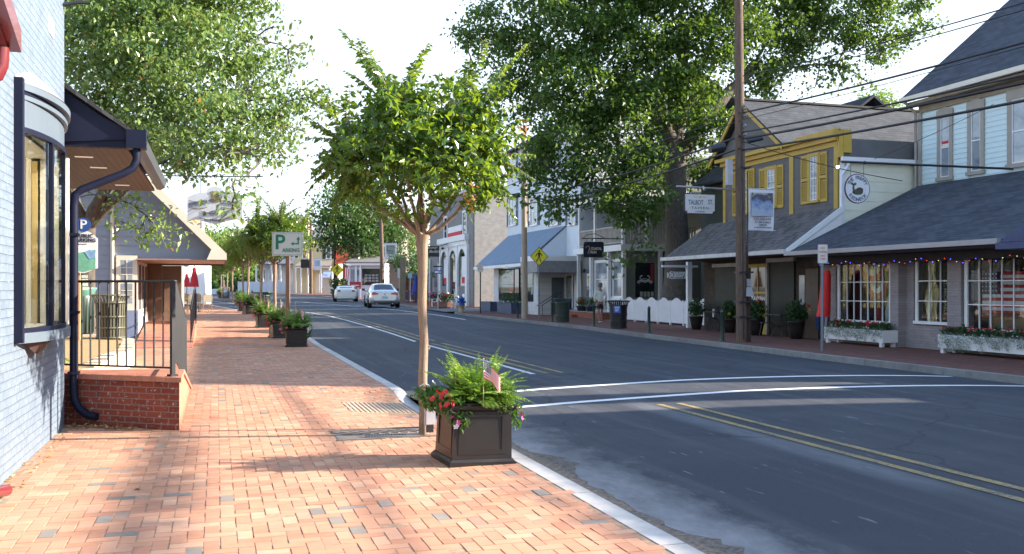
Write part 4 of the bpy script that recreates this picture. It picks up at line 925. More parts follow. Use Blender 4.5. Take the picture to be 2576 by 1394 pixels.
c_ = pz(541, 495); mb.prism(FPn, [(c_[0]-11*s_, c_[1]+8*s_), (c_[0]-9*s_, c_[1]-7*s_), (c_[0]+9*s_, c_[1]-7*s_), (c_[0]+11*s_, c_[1]+8*s_)], .0505, .053); mb.tube([FPn.p(c_[0]+10*s_, c_[1]+4*s_, .053), FPn.p(c_[0]+18*s_, c_[1]+3*s_, .053), FPn.p(c_[0]+17*s_, c_[1]-5*s_, .053), FPn.p(c_[0]+9*s_, c_[1]-5*s_, .053)], .008, 5)
part('cup_emblem', mb, gold, pg)
mb = MB(); e0, e1 = pz(395, 445), pz(662, 445); mb.tube([FPn.p(e0[0]-1.2, e0[1], .02), FPn.p(e1[0], e1[1], .02)], .011, 6)
for px in (505, 578): a, b = pz(px, 445); a2, b2 = pz(px, 488); mb.tube([FPn.p(a, b, .02), FPn.p(a, b2, .02)], .005, 5)
for px in (430, 470, 520, 560): a, b = pz(px, 445); mb.tube([FPn.p(a, b-.02, .02), FPn.p(a, b+.02, .02)], .016, 5)
part('rod', mb, dark_metal, pg)
lo = thing('oval_sign', 'small cream oval sign on a slim white post above the grey gable', 'sign', (*at_d(488, 560, 36).xy, 3))
FL = facing(0, 34.9); c_ = FL.ap(487, 563); s_ = 36/FOC
mb = MB(); mb.prism(FL, [(c_[0]+25*s_*math.cos(i*math.pi/14), c_[1]+20*s_*math.sin(i*math.pi/14)) for i in range(28)], 0, .05); part('board', mb, mat('cream_board', (.66, .58, .42), .6), lo)
mb = MB(); write(mb, FL, c_[0]+6*s_, c_[1]-5*s_, .055, 'LLO', 16*s_, bold=.01); part('lettering', mb, gd, lo)
mb = MB(); mb.prism(FL, [(c_[0]-8*s_, c_[1]+2*s_), (c_[0], c_[1]+14*s_), (c_[0]+8*s_, c_[1]+2*s_)], .051, .056); part('emblem', mb, mat('ochre_emblem', (.6, .36, .08), .6), lo)
mb = MB(); a, b = FL.ap(511, 506); mb.bx(a-.05, a+.05, 34.84, 34.94, 2.95, b); part('post', mb, white, lo)
yh = thing('yellow_house', 'yellow house gable showing above the grey shop roof', 'house', (-7, 44, 0))
mb = MB(); FY = facing(0, 44); mb.prism(FY, [(-10, 0), (-4.1, 0), (-4.1, 5.6), (-7, 9.4), (-10, 5.6)], -9, 0); part('wall', mb, mat('yellow_siding', (.55, .47, .22), .6, .06), yh)
mb = MB(); mb.slab([(-3.7, 43.6, 5.3), (-3.7, 53, 5.3), (-7, 53, 9.7), (-7, 43.6, 9.7)], .12); mb.slab([(-7, 43.6, 9.7), (-7, 53, 9.7), (-10.3, 53, 5.3), (-10.3, 43.6, 5.3)], .12); part('roof', mb, cream_trim, yh)

# parking sign with arrows beside the far planters
pk = thing('parking_arrow_sign', 'white green parking sign with bent arrow on a brown post', 'sign', (*at_d(724, 800, 26.8).xy, 0))
d_ = 26.8; FK = Fr(pk.location+Vector((0, 0, 0)), (CT, -ST, 0), (-ST, -CT, 0)); s_ = d_/FOC; FK.o.z = 0
zc = H+(HY-614)*s_
def rrect(F, cx, cz, w, h, r): 
    P = []
    for qx, qz, a0 in ((1, 1, 0), (-1, 1, 90), (-1, -1, 180), (1, -1, 270)):
        for i in range(5): a = R(a0+i*22.5); P.append((cx+qx*(w/2-r)+r*math.cos(a), cz+qz*(h/2-r)+r*math.sin(a)))
    return P
mb = MB(); mb.prism(FK, rrect(FK, 0, zc, 78*s_, 60*s_, 3*s_), .03, .036); part('plate', mb, mat('sign_white', (.62, .61, .57), .4, .04), pk)
sg_ = mat('sign_dark_green', (.0, .20, .12), .4)
mb = MB(); mb.prism(FK, rrect(FK, 0, zc, 74*s_, 56*s_, 3*s_), .0365, .038); part('border', mb, sg_, pk)
mb = MB(); mb.prism(FK, rrect(FK, 0, zc, 72.2*s_, 54.2*s_, 3*s_), .0385, .040); part('field', mb, mat('sign_face', (.62, .61, .57), .4, .04), pk)
mb = MB(); write(mb, FK, -19*s_, zc+3*s_, .043, 'P', 52*s_, .010); write(mb, FK, 9*s_, zc-16*s_, .043, 'ARKING', 13*s_, .003, width=44*s_); part('lettering', mb, sg_, pk)
mb = MB(); X_ = lambda a: a*s_; mb.ob(FK, X_(15), X_(28.9), zc-X_(1.2), zc+X_(2.2), .041, .045); mb.ob(FK, X_(25.5), X_(28.9), zc+X_(2.21), zc+X_(12), .041, .045); mb.prism(FK, [(X_(8), zc+X_(.5)), (X_(15.5), zc+X_(5.5)), (X_(15.5), zc-X_(4.5))], .041, .0445); mb.prism(FK, [(X_(27.2), zc+X_(18.5)), (X_(22.2), zc+X_(11)), (X_(32.2), zc+X_(11))], .0455, .048); part('arrow', mb, sg_, pk)
mb = MB(); mb.ob(FK, -5*s_, 5*s_, -.05, zc+.2, -.04, .029); part('post', mb, postwood, pk)

# ---- planters
pm = mat('planter_dark_resin', (.014, .011, .011), .42, .12, 5, .12, 140, spec=.45)
def planter_box(t, w=.56, h=.55):
    def frus(q, w0, w1, z0, z1): 
        a, b = w0/2, w1/2; q.add([(-a, -a, z0), (a, -a, z0), (a, a, z0), (-a, a, z0), (-b, -b, z1), (b, -b, z1), (b, b, z1), (-b, b, z1)], [(3, 2, 1, 0), (0, 1, 5, 4), (1, 2, 6, 5), (2, 3, 7, 6), (3, 0, 4, 7), (4, 5, 6, 7)])
    q = MB(); frus(q, w*.94, w*.90, .055, h*.9); part('box', q, pm, t, False)
    q = MB(); frus(q, w*1.05, w*1.05, 0, .035); frus(q, w*1.03, w*.97, .036, .06); part('base', q, pm, t, False)
    q = MB(); 
    for a0, b0, z0, z1 in ((w*.92, w*1.0, h*.88, h*.92), (w*1.0, w*1.03, h*.921, h*.95), (w*1.03, w*1.03, h*.951, h*.985)): frus(q, a0, b0, z0, z1)
    part('rim', q, pm, t, False)
    for k in range(4):
        q = MB(); F = Fr((0, 0, 0), (math.cos(k*math.pi/2), math.sin(k*math.pi/2), 0), (math.sin(k*math.pi/2), -math.cos(k*math.pi/2), 0)); c = w*.46; hw = w*.30
        for a0, a1, b0, b1 in ((-hw-.05, -hw, .10, h*.84), (hw, hw+.05, .10, h*.84), (-hw, hw, .10, .14), (-hw, hw, h*.80, h*.84)): q.ob(F, a0, a1, b0, b1, c-.02, c+.008)
        part('panel_moulding', q, pm, t, False)
    q = MB(); q.box((0, 0, h*.95), (w*.9, w*.9, .075)); part('soil', q, soil, t, False)
def fern(n, L, top, spread=1.0, up=.9):
    PV = []; PF = []; LP = []; LD = []; LS = []; mb = MB()
    for i in range(n):
        a = rnd.uniform(0, 6.28); lean = rnd.uniform(.12, 1.0)*spread; l = L*rnd.uniform(.65, 1.05)
        p0 = Vector((math.cos(a)*.04, math.sin(a)*.04, top)); d = Vector((math.cos(a)*lean, math.sin(a)*lean, up)).normalized(); pts = [p0]
        for k in range(10): d = (d+Vector((math.cos(a)*.03, math.sin(a)*.03, -.11*lean-.03))).normalized(); pts.append(pts[-1]+d*l/10)
        mb.tube(pts, .0022, 3, False)
        for k in range(30):
            s = .08+.92*k/29; f = min(9.999, s*10); j = int(f); q = pts[j].lerp(pts[j+1], f-j); t_ = (pts[j+1]-pts[j]).normalized(); sd = t_.cross(Vector((-math.sin(a), math.cos(a), .001)))
            side = t_.cross(Vector((0, 0, 1))); side = side.normalized() if side.length > .01 else Vector((1, 0, 0))
            for sgn in (1, -1): LP.append(tuple(q)); LD.append(tuple(side*sgn+t_*.25+Vector((0, 0, -.15)))); LS.append(.068*math.sin(math.pi*min(1, .18+s*.8))**.7*(1.0))
    V, F_ = leaves(np.array(LP), np.array(LS), .34, 0, np.array(LD), .1, .15, unit(len(LP))*.7+np.array([0, -.3, .5])); return V, F_, mb
def cloud(c, r, n, size, aspect, droop=.1):
    P = unit(n)*(nr.random(n)**.45)[:, None]*np.array(r)+np.array(c); return leaves(P, size, aspect, droop)
def petals(q, pts, r):
    for p_ in pts:
        nrm = Vector((rnd.uniform(-1, 1), rnd.uniform(-1, .2), rnd.uniform(0, 1))).normalized(); u = nrm.orthogonal().normalized(); v_ = nrm.cross(u); p_ = Vector(p_)
        for k in range(5):
            a = 2*math.pi*k/5; d = u*math.cos(a)+v_*math.sin(a); e = u*math.cos(a+.5)+v_*math.sin(a+.5); f = u*math.cos(a-.5)+v_*math.sin(a-.5)
            q.add([p_, p_+f*r*.8+nrm*.003, p_+d*r+nrm*.006, p_+e*r*.8+nrm*.003], [(0, 1, 2, 3)])
fred = mat('red_petal', (.62, .015, .04), .6, .12, 30); fpink = mat('magenta_petal', (.62, .06, .25), .6, .12, 30); fwhite = mat('white_petal', (.8, .75, .78), .6, .05, 30)
pn = thing('planter', 'near black panelled planter with ferns, red and pink flowers', 'planter', (2.27, 8.47, -.006), R(3), 'black planters along the left kerb')
pn.rotation_euler.y = R(1.8)
planter_box(pn, .60, .55)
V, F_, q = fern(120, .60, .50, .95, .95); fo = link('fern', np_mesh('fern', V, F_, lm_fern), pn); part('stems', q, lm_fern, fo, False)
V = []; F_ = []; n0 = 0
for c, r, n in (((.12, -.13, .66), (.24, .18, .15), 3200), ((-.06, -.15, .68), (.20, .15, .13), 2200), ((.20, -.25, .57), (.12, .10, .11), 1100), ((.27, .05, .64), (.14, .18, .13), 1100)):
    v, f = cloud(c, r, n, .032, .20, -.2); V.append(v); F_.append(f+n0); n0 += len(v)
link('asparagus_fern', np_mesh('asparagus_fern', np.concatenate(V), np.concatenate(F_), lm_fern), pn)
V = []; F_ = []; n0 = 0
for c, r, n in (((-.30, .02, .57), (.17, .20, .10), 260), ((-.24, -.22, .53), (.12, .10, .12), 190), ((-.40, .2, .60), (.14, .16, .10), 190), ((-.42, -.02, .56), (.10, .14, .10), 120), ((.30, -.05, .50), (.07, .14, .12), 110), ((.38, -.1, .42), (.07, .09, .09), 70), ((-.2, -.28, .42), (.08, .05, .09), 60)):
    v, f = cloud(c, r, n, .062, .42, .5); V.append(v); F_.append(f+n0); n0 += len(v)
link('trailing_leaves', np_mesh('trailing_leaves', np.concatenate(V), np.concatenate(F_), leafmat('vinca_leaf', [(0, (.04, .12, .025)), (1, (.10, .22, .04))], .3, .3)), pn)
q = MB(); petals(q, [(-.42, -.22, .66), (-.36, -.26, .66), (-.33, -.27, .62), (-.40, -.28, .61), (-.36, -.32, .56), (-.42, -.30, .55), (-.46, -.2, .60), (-.31, -.32, .57), (-.39, -.25, .63)], .034); part('red_blossoms', q, fred, pn, False)
q = MB(); petals(q, [(-.25, -.33, .40), (-.30, -.30, .44), (.41, -.16, .44), (.36, -.22, .50), (.44, -.1, .40)], .028); part('magenta_blossoms', q, fpink, pn, False)
q = MB(); petals(q, [(-.44, .05, .70), (-.38, .06, .72), (-.33, .0, .72), (-.48, .1, .69), (-.3, -.17, .57), (-.28, -.26, .5), (-.26, -.3, .36)], .03); part('white_blossoms', q, fwhite, pn, False)
frd, fwh, fbl = mat('flag_red', (.55, .02, .035), .7, .05), mat('flag_white', (.8, .8, .8), .7, .03), mat('flag_blue', (.012, .02, .075), .7, .05)
stickm = mat('flag_stick', (.50, .34, .17), .6); goldm = mat('gold_tip', (.55, .36, .08), .35, metal=.6)
def mini_flag(label, loc, rz, tilt=0, sc=1.0):
    t = thing('stick_flag', label, 'flag', loc, rz, 'small american flags stuck in planters'); t.scale = (sc, sc, sc)
    q = MB(); q.tube([(0, 0, -.03), (0, 0, .46)], .0045, 6); part('stick', q, stickm, t, False)
    q = MB(); q.ball((0, 0, .47), .010, 6, 1.5); part('finial', q, goldm, t, False)
    q = MB(); w, h = .26, .17
    def P(u, v): x = .006+u*w*.66; return (x, .055*math.sin(u*5.5)*u**.5+.0, .44-v*h-.42*u*u*w-.05*u+.008*math.sin(u*9+v*3))
    for r_ in range(13):
        for c_ in range(14):
            u0, u1, v0, v1 = c_/14, (c_+1)/14, r_/13, (r_+1)/13
            q.mi(2 if (c_ < 6 and r_ < 7) else (0 if r_ % 2 == 0 else 1)); q.add([P(u0, v1), P(u1, v1), P(u1, v0), P(u0, v0)], [(0, 1, 2, 3)], True)
    part('cloth', q, [frd, fwh, fbl], t, False)
    q = MB()
    for i in range(4):
        for j in range(4):
            u, v = (i+.6)/14*1.45, (j+.5)/13*1.65; a = Vector(P(u, v)); s = .0055
            for sg2 in (-.002, .002): q.add([a+Vector((-s, sg2, -s)), a+Vector((s, sg2, -s)), a+Vector((s, sg2, s)), a+Vector((-s, sg2, s))], [(0, 1, 2, 3)])
    part('stars', q, fwh, t, False); return t
q = at_d(1216, 1000, 8.42); mini_flag('small stars and stripes flag at the front of the near planter', (q.x, q.y, .56), R(-18), 0, .85)
q = at_d(1146, 950, 8.55); mini_flag('small flag half hidden in the fern of the near planter', (q.x, q.y, .50), R(60), 0, .85)
# far planters
pf = thing('planter', 'black planter nearest the brown parking sign post', 'planter', (*at_d(747, 800, 25.7).xy, 0), R(-8), 'black planters along the left kerb')
planter_box(pf, .56, .52)
V, F_, q = fern(100, .66, .50, 1.0, .9); fo = link('fern', np_mesh('fern', V, F_, leafmat('lime_fern_leaf', [(0, (.10, .2, .03)), (1, (.2, .34, .07))], .4, .4, (.42, .6, .08))), pf)
V = []; F_ = []; n0 = 0
for c, r, n in (((.30, -.1, .52), (.12, .2, .12), 200), ((-.28, -.1, .54), (.14, .2, .12), 240), ((.33, -.2, .36), (.07, .08, .14), 80), ((0, 0, .72), (.34, .34, .22), 420)):
    v, f = cloud(c, r, n, .07, .42, .5); V.append(v); F_.append(f+n0); n0 += len(v)
link('trailing_leaves', np_mesh('trailing_leaves', np.concatenate(V), np.concatenate(F_), lm_mid), pf)
q = MB(); petals(q, [(.36+rnd.gauss(0, .04), -.2+rnd.gauss(0, .06), .48+rnd.gauss(0, .07)) for i in range(14)], .04); fwo = part('blossoms', q, fwhite, pf, False)
q = MB(); petals(q, [(-.36+rnd.gauss(0, .05), -.15+rnd.gauss(0, .08), .52+rnd.gauss(0, .07)) for i in range(18)], .045); part('blossoms', q, mat('coral_petal', (.65, .14, .16), .6), pf, False)
def far_planter(px, d, lab, rz, z=None, m=None):
    q = at_d(px, 800, d); zz = g(q.x, q.y) if z is None else z; t = dup(pf, (q.x, q.y, zz), rz, lab); return t
pa = far_planter(703, 29.2, 'black planter with red flowers behind the parking sign planter', .2)
for c in pa.children:
    if c.name.startswith('blossoms'): c.data = c.data.copy(); c.data.materials[0] = fred
pb = far_planter(664, 34.5, 'black planter with pink white flowers and a flag, third down', .1)
far_planter(628, 45, 'black planter with pink flowers by the far slatted bin', .3); far_planter(612, 49, 'black planter mostly hidden behind the one by the slatted bin', .1)
far_planter(604, 62, 'black planter against a kerb tree beyond the chalkboard', .4); far_planter(556, 88, 'small far planter at the end of the left pavement', .1)
for px, d, lab in ((743, 25.5, 'faded flag in the parking sign planter'), (706, 29.0, 'pale flag in the red flowered planter'), (664, 34.3, 'flag in the pink and white flowered planter'), (632, 44.8, 'tiny flag in the planter by the slatted bin')):
    q = at_d(px, 800, d); mini_flag(lab, (q.x, q.y, g(q.x, q.y)+.58), R(rnd.uniform(-40, 20)), 0, 1.25)
q = at_d(646, 790, 47.5); bin_('dark green slatted bin beside the far left planters', (q.x+.25, q.y, g(q.x, q.y)), slat_green, 1.0, .42)

# perforated post behind the trunk, utility box
pp = thing('perforated_post', 'brown perforated steel sign post just behind the near tree trunk', 'post', (*at_d(1067, 1000, 10.75).xy, 0))
q = MB(); q.box((0, 0, 1.15), (.045, .045, 2.4), R(20)); part('tube', q, mat('rusty_steel', (.19, .12, .09), .6, .2, 8, .1), pp, False)
q = MB()
for i in range(70): q.box((-.020*math.cos(R(20))-.0, -.03, .12+i*.032), (.010, .012, .012), R(20))
part('perforations', q, mat('bright_holes', (.4, .36, .32), .7), pp, False)
ub = thing('outlet_box', 'small grey outlet box strapped at the foot of the near tree trunk', 'outlet box', (2.16, 9.98, .12))
q = MB(); q.box((.03, -.03, .10), (.11, .07, .19)); part('case', q, mat('grey_plastic', (.40, .40, .42), .45), ub, False); q = MB(); q.box((.03, -.07, .10), (.095, .012, .17)); part('lid', q, mat('grey_lid', (.46, .46, .49), .4), ub, False); q = MB(); q.box((.03, -.03, -.03), (.07, .06, .09)); part('stub', q, dark_metal, ub, False)

# cafe chairs, chalkboard, parasols
wick = mat('wicker_weave', (.26, .22, .16), .7, .25, 40, .5, 90); legm = mat('bamboo_frame', (.22, .16, .10), .5, .2, 10)
def cafe_chair(label, loc, rz):
    t = thing('cafe_chair', label, 'chair', loc, rz, 'wicker cafe chairs on the left pavement')
    q = MB(); q.box((0, 0, .45), (.44, .42, .035)); part('seat', q, wick, t, False)
    q = MB(); F = Fr((0, -.21, 0), (1, 0, 0), (0, -1, 0)); q.prism(F, [(-.19, .52), (.19, .52), (.22, .75), (.19, .88), (.1, .92), (-.1, .92), (-.19, .88), (-.22, .75)], 0, .025); part('backrest', q, wick, t, False)
    q = MB(); q.tube([F.p(a, b, .012) for a, b in ((-.2, .44), (-.235, .75), (-.2, .9), (-.1, .945), (.1, .945), (.2, .9), (.235, .75), (.2, .44))], .015, 6); part('back_frame', q, legm, t, False)
    for sx2 in (-1, 1):
        q = MB(); q.tube([(sx2*.2, .18, .44), (sx2*.22, .22, 0)], .016, 6); part('leg', q, legm, t, False)
        q = MB(); q.tube([(sx2*.2, -.19, .46), (sx2*.22, -.25, 0)], .016, 6); part('leg', q, legm, t, False)
        q = MB(); q.tube([(sx2*.22, -.2, .68), (sx2*.25, .12, .67), (sx2*.23, .19, .44)], .014, 6); part('armrest', q, legm, t, False)
    return t
q = at_d(518, 780, 46); c1 = cafe_chair('wicker cafe chair nearest the open pavement', (q.x, q.y, g(q.x, q.y)), .35)
for px, d, rz, lab in ((493, 47, .1, 'wicker cafe chair beside the one nearest the pavement'), (470, 45, .9, 'wicker cafe chair behind the slim black railing'), (458, 48, 2.6, 'wicker cafe chair closest to the dark shopfront')):
    q = at_d(px, 780, d); dup(c1, (q.x, q.y, g(q.x, q.y)), rz, lab)
q = at_d(500, 780, 47.6); tt = thing('cafe_table', 'small round cafe table between the wicker chairs', 'table', (q.x, q.y, g(q.x, q.y)))
q = MB(); q.lathe([(.001, .73), (.33, .73), (.33, .755), (.001, .757)], seg=20); part('top', q, dark_metal, tt, False); q = MB(); q.lathe([(.22, 0), (.03, .04), (.025, .73)], seg=12); part('pedestal', q, dark_metal, tt, False)
q = at_d(568, 765, 76); ab = thing('chalkboard_sign', 'wood framed chalkboard sandwich board on the far left pavement', 'sandwich board', (q.x, q.y, g(q.x, q.y)))
for sgn in (-1, 1):
    F = Fr((0, sgn*.22, 0), (1, 0, 0), (0, sgn, 0)); q = MB()
    q.add([F.p(-.33, .05, 0), F.p(.33, .05, 0), F.p(.33, 1.12, -.2), F.p(-.33, 1.12, -.2)], [(0, 1, 2, 3)]); q.add([F.p(-.33, .05, -.03), F.p(.33, .05, -.03), F.p(.33, 1.12, -.23), F.p(-.33, 1.12, -.23)], [(3, 2, 1, 0)]); part('frame', q, mat('board_wood', (.30, .16, .08), .6), ab, False)
    q = MB(); q.add([F.p(-.26, .2, -.02), F.p(.26, .2, -.02), F.p(.26, 1.05, -.18), F.p(-.26, 1.05, -.18)], [(0, 1, 2, 3)]); part('slate', q, mat('slate', (.04, .05, .07), .7, .2, 9), ab, False)
    q = MB()
    for k in range(6): z = .95-k*.11; q.add([F.p(-.18+.03*(k % 2), z, -.015-(z-.2)*.187), F.p(.16-.04*(k % 3), z, -.015-(z-.2)*.187), F.p(.16-.04*(k % 3), z+.025, -.020-(z-.2)*.187), F.p(-.18+.03*(k % 2), z+.025, -.020-(z-.2)*.187)], [(0, 1, 2, 3)])
    part('chalk_lines', q, mat('chalk', (.5, .52, .55), .9), ab, False)
def parasol(label, px, d, ph, col, top, bot, r, cat='parasol'):
    q = at_d(px, 760, d); zt = H+(HY-top)*d/FOC; zb = H+(HY-bot)*d/FOC; z0 = g(q.x, q.y); t = thing('closed_parasol', label, cat, (q.x, q.y, z0)); zt -= z0; zb -= z0
    m = MB(); seg = 12; vs = []; rows = [(zt, .02), (zt-.1*(zt-zb), r*.5), (zt-.2*(zt-zb), r*.42), (zb+.35*(zt-zb), r*.8), (zb, r)]
    for z, rr in rows: vs += [(math.cos(k*2*math.pi/seg)*rr*(1 if k % 2 else .72), math.sin(k*2*math.pi/seg)*rr*(1 if k % 2 else .72), z) for k in range(seg)]
    m.add(vs, [(i*seg+(k+1) % seg, i*seg+k, (i+1)*seg+k, (i+1)*seg+(k+1) % seg) for i in range(len(rows)-1) for k in range(seg)], True); part('canopy', m, col, t, False)
    m = MB(); m.tube([(0, 0, 0), (0, 0, zt+.08)], .022, 6); part('pole', m, dark_metal, t, False)
    m = MB(); m.lathe([(.001, 0), (.25, 0), (.24, .06), (.001, .09)], seg=14); part('base', m, dark_metal, t, False)
parasol('red closed parasol standing clear of the white pillar', 489, 56, 0, red_cloth, 672, 722, .30); parasol('red closed parasol half hidden by the white pillar', 470, 60, 0, red_cloth, 688, 722, .26)
# ================================================================== RIGHT SIDE
def rect_px(F, x0, y0, x1, y1): a0, b1 = F.ap(x0, y0); a1, b0 = F.ap(x1, y1); return min(a0, a1), max(a0, a1), b0, b1
def window(parent, F, a0, a1, b0, b1, trim, pane=glass_dark, tw=.09, cols=2, rows=2, c=.03, sash=None, head=None, shutters=None, mun=.02, name='window'):
    sash = sash or trim
    mb = MB(); mb.ob(F, a0-tw, a0, b0, b1, 0, c+.04); mb.ob(F, a1, a1+tw, b0, b1, 0, c+.04); mb.ob(F, a0-tw-.02, a1+tw+.02, b1, b1+tw, 0, c+.05); mb.ob(F, a0-tw-.03, a1+tw+.03, b0-tw*.8, b0, 0, c+.08)
    if head: mb.prism(F, [(a0-tw-.02, b1+tw+.001), (a1+tw+.02, b1+tw+.001), (a1+tw+.02, b1+tw+head*.55), ((a0+a1)/2, b1+tw+head), (a0-tw-.02, b1+tw+head*.55)], 0, c+.045)
    o = part(name, mb, trim, parent)
    mb = MB(); mb.ob(F, a0, a1, b0, b1, .002, c); part('pane', mb, pane, o)
    mb = MB(); s = .03
    for x0, x1, z0, z1 in ((a0, a0+s, b0, b1), (a1-s, a1, b0, b1), (a0+s, a1-s, b0, b0+s), (a0+s, a1-s, b1-s, b1), (a0+s, a1-s, (b0+b1)/2-.02, (b0+b1)/2+.02)): mb.ob(F, x0, x1, z0, z1, c+.001, c+.022)
    part('sash', mb, sash, o)
    if cols > 1 or rows > 2:
        mb = MB()
        for i in range(1, cols): a = a0+(a1-a0)*i/cols; mb.ob(F, a-mun/2, a+mun/2, b0+s, b1-s, c+.0015, c+.016)
        for i in range(1, rows):
            z = b0+(b1-b0)*i/rows
            if abs(z-(b0+b1)/2) > .03: mb.ob(F, a0+s, a1-s, z-mun/2, z+mun/2, c+.0015, c+.014)
        part('muntins', mb, sash, o)
    if shutters:
        for side in (0, 1):
            x0 = (a0-tw-.01-shutters[0]) if side == 0 else a1+tw+.01; x1 = x0+shutters[0]; mb = MB()
            for u0, u1, v0, v1 in ((x0, x0+.05, b0-.08, b1+.08), (x1-.05, x1, b0-.08, b1+.08), (x0+.05, x1-.05, b0-.08, b0), (x0+.05, x1-.05, b1, b1+.08), (x0+.05, x1-.05, (b0+b1)/2-.05, (b0+b1)/2+.05)): mb.ob(F, u0, u1, v0, v1, .01, .05)
            n = int((b1-b0)/.055)
            for i in range(n):
                z = b0+(b1-b0)*i/n
                if abs(z+.02-(b0+b1)/2) < .08: continue
                mb.add([F.p(x0+.05, z, .045), F.p(x1-.05, z, .045), F.p(x1-.05, z+.05, .018), F.p(x0+.05, z+.05, .018)], [(0, 1, 2, 3)])
            part('shutter', mb, shutters[1], o)
    return o

# ---- mint house with the shop below
mint = mat('mint_siding', (.62, .76, .78), .6, .04, 2, .05); taupe = mat('taupe_trim', (.34, .31, .27), .6, .08)
slate = shingle('blue_grey_shingle', (.045, .050, .062), (.10, .108, .128), 'yx0', (1, 1.15, 1), .34, .15, .25); slate_u = shingle('upper_blue_shingle', (.045, .05, .06), (.095, .10, .118), 'yx0', (1, 1.28, 1), .34, .15, .25)
brick_pk = brick('mauve_painted_brick', (.29, .255, .26), (.37, .335, .34), (.25, .23, .235), 'yz0', .2, .07, .008, .8, .6, .01)
YM = 24.3
mh = thing('mint_house', 'mint green sided house above a brick shop with many paned windows', 'building', (21, YM, 0))
FM = street_right(21, YM); LN = 13.1
mb = MB(); mb.siding(FM, 0, LN, 3.8, 7.35, .148); mb.bx(21.005, 31.4, YM-LN, YM-.005, 0, 7.4); part('wall', mb, mint, mh)
mb = MB(); mb.slab([(20.55, YM+.35, 7.55), (20.55, YM-LN-.3, 7.55), (26.3, YM-LN-.3, 12.25), (26.3, YM+.35, 12.25)], .10); mb.slab([(26.3, YM+.35, 12.25), (26.3, YM-LN-.3, 12.25), (32, YM-LN-.3, 7.5), (32, YM+.35, 7.5)], .10); part('roof', mb, slate_u, mh)
for Fg, c0, c1 in ((Fr((21, YM-.02, 0), (1, 0, 0), (0, 1, 0)), -.1, 0), (facing(21, YM-LN+.02), 0, .1)): mb = MB(); mb.prism(Fg, [(0, 7.3), (10.4, 7.3), (5.3, 12.0)], c0, c1); part('gable', mb, mint, mh)
mb = MB(); mb.bx(20.46, 20.60, YM-LN-.3, YM+.33, 7.40, 7.54); part('gutter', mb, cream_trim, mh)
mb = MB(); mb.bx(20.62, 20.995, YM-LN-.3, YM+.2, 7.28, 7.38); mb.bx(20.93, 20.99, YM-LN, YM, 7.05, 7.275); part('soffit', mb, mat('taupe_soffit', (.26, .21, .15), .6), mh)
mb = MB(); mb.bx(20.93, 21.03, YM-.1, YM+.03, 3.9, 7.05); mb.tube([(20.5, YM+.12, 7.4), (20.7, YM+.1, 7.25), (20.9, YM+.09, 7.05), (20.9, YM+.09, 4.75), (20.75, YM+.09, 4.66)], .045, 8); part('corner_trim', mb, taupe, mh)
for i, (x0, y0, x1, y1) in enumerate(((2363.5, 300, 2394, 452), (2440, 280, 2473, 437))):
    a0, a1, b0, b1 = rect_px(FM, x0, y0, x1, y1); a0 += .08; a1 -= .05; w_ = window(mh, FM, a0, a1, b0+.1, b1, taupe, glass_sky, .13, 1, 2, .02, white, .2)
    if i == 0:
        mb = MB(); zz = (b0+b1)/2+.16; mb.ob(FM, a0+.04, a1-.04, zz, zz+.08, .021, .024); part('red_blind', mb, red_cloth, w_); mb = MB(); mb.ob(FM, a0+.04, a1-.04, (b0+b1)/2+.08, zz-.001, .021, .024); part('lace_blind', mb, cream_trim, w_)
a0, a1, b0, b1 = rect_px(FM, 2548, 252, 2600, 405); window(mh, FM, a0, a1, b0, b1, taupe, glass_sky, .15, 1, 2, .02, white, .24)
a2 = a1+2.4; window(mh, FM, a2, a2+1.0, b0, b1, taupe, glass_sky, .15, 1, 2, .02, white, .24)
# long shop roof below
mb = MB(); mb.slab([(16.25, YM+.05, 2.66), (16.25, 16.2, 2.66), (20.98, 16.2, 4.80), (20.98, YM+.05, 4.80)], .06); mb.slab([(16.25, 16.195, 2.66), (16.25, 11.7, 2.66), (20.98, 11.7, 4.80), (20.98, 16.195, 4.80)], .061); part('shop_roof', mb, slate, mh)
mb = MB(); mb.bx(16.14, 16.26, 16.35, YM+.1, 2.555, 2.675); part('shop_gutter', mb, mat('mauve_gutter', (.36, .35, .36), .4, .06), mh)
mb = MB(); mb.bx(16.30, 17.6, 11.8, YM, 2.50, 2.56); mb.bx(17.1, 17.45, 11.8, YM, 2.28, 2.49); part('shop_soffit', mb, mat('dark_soffit', (.035, .033, .038), .7), mh)
FP_ = street_right(17.5, YM); q = MB(); piers = []
A = lambda px: FP_.ap(px, 760)[0]
P0a, P0b, W1a, W1b, P1a, P1b, W2a, W2b, P2a, P2b = A(2083), A(2106), A(2112), A(2246), A(2247), A(2288), A(2293), A(2389), A(2391), A(2425)
W3a = P2b+.05; W3b = W3a+2.6
mb = MB(); mb.ob(FP_, P0a-.2, P0b, -.1, 2.5, -.3, .05); mb.ob(FP_, P1a, P1a+.32, -.1, 2.5, -.3, .10); mb.ob(FP_, P1a+.321, P2a, -.1, .62, -.45, -.15); mb.ob(FP_, P2a, P2b, -.1, 2.5, -.3, .10); mb.ob(FP_, P0b, P1a, -.1, .55, -.3, .0); mb.ob(FP_, P2b, 12.5, -.1, .5, -.3, .0); mb.ob(FP_, P1a+.321, W2a-.1, .621, 2.5, -.45, -.16); mb.ob(FP_, W3b+.15, 12.5, .501, 2.5, -.3, 0)
part('brick_piers', mb, brick_pk, mh)
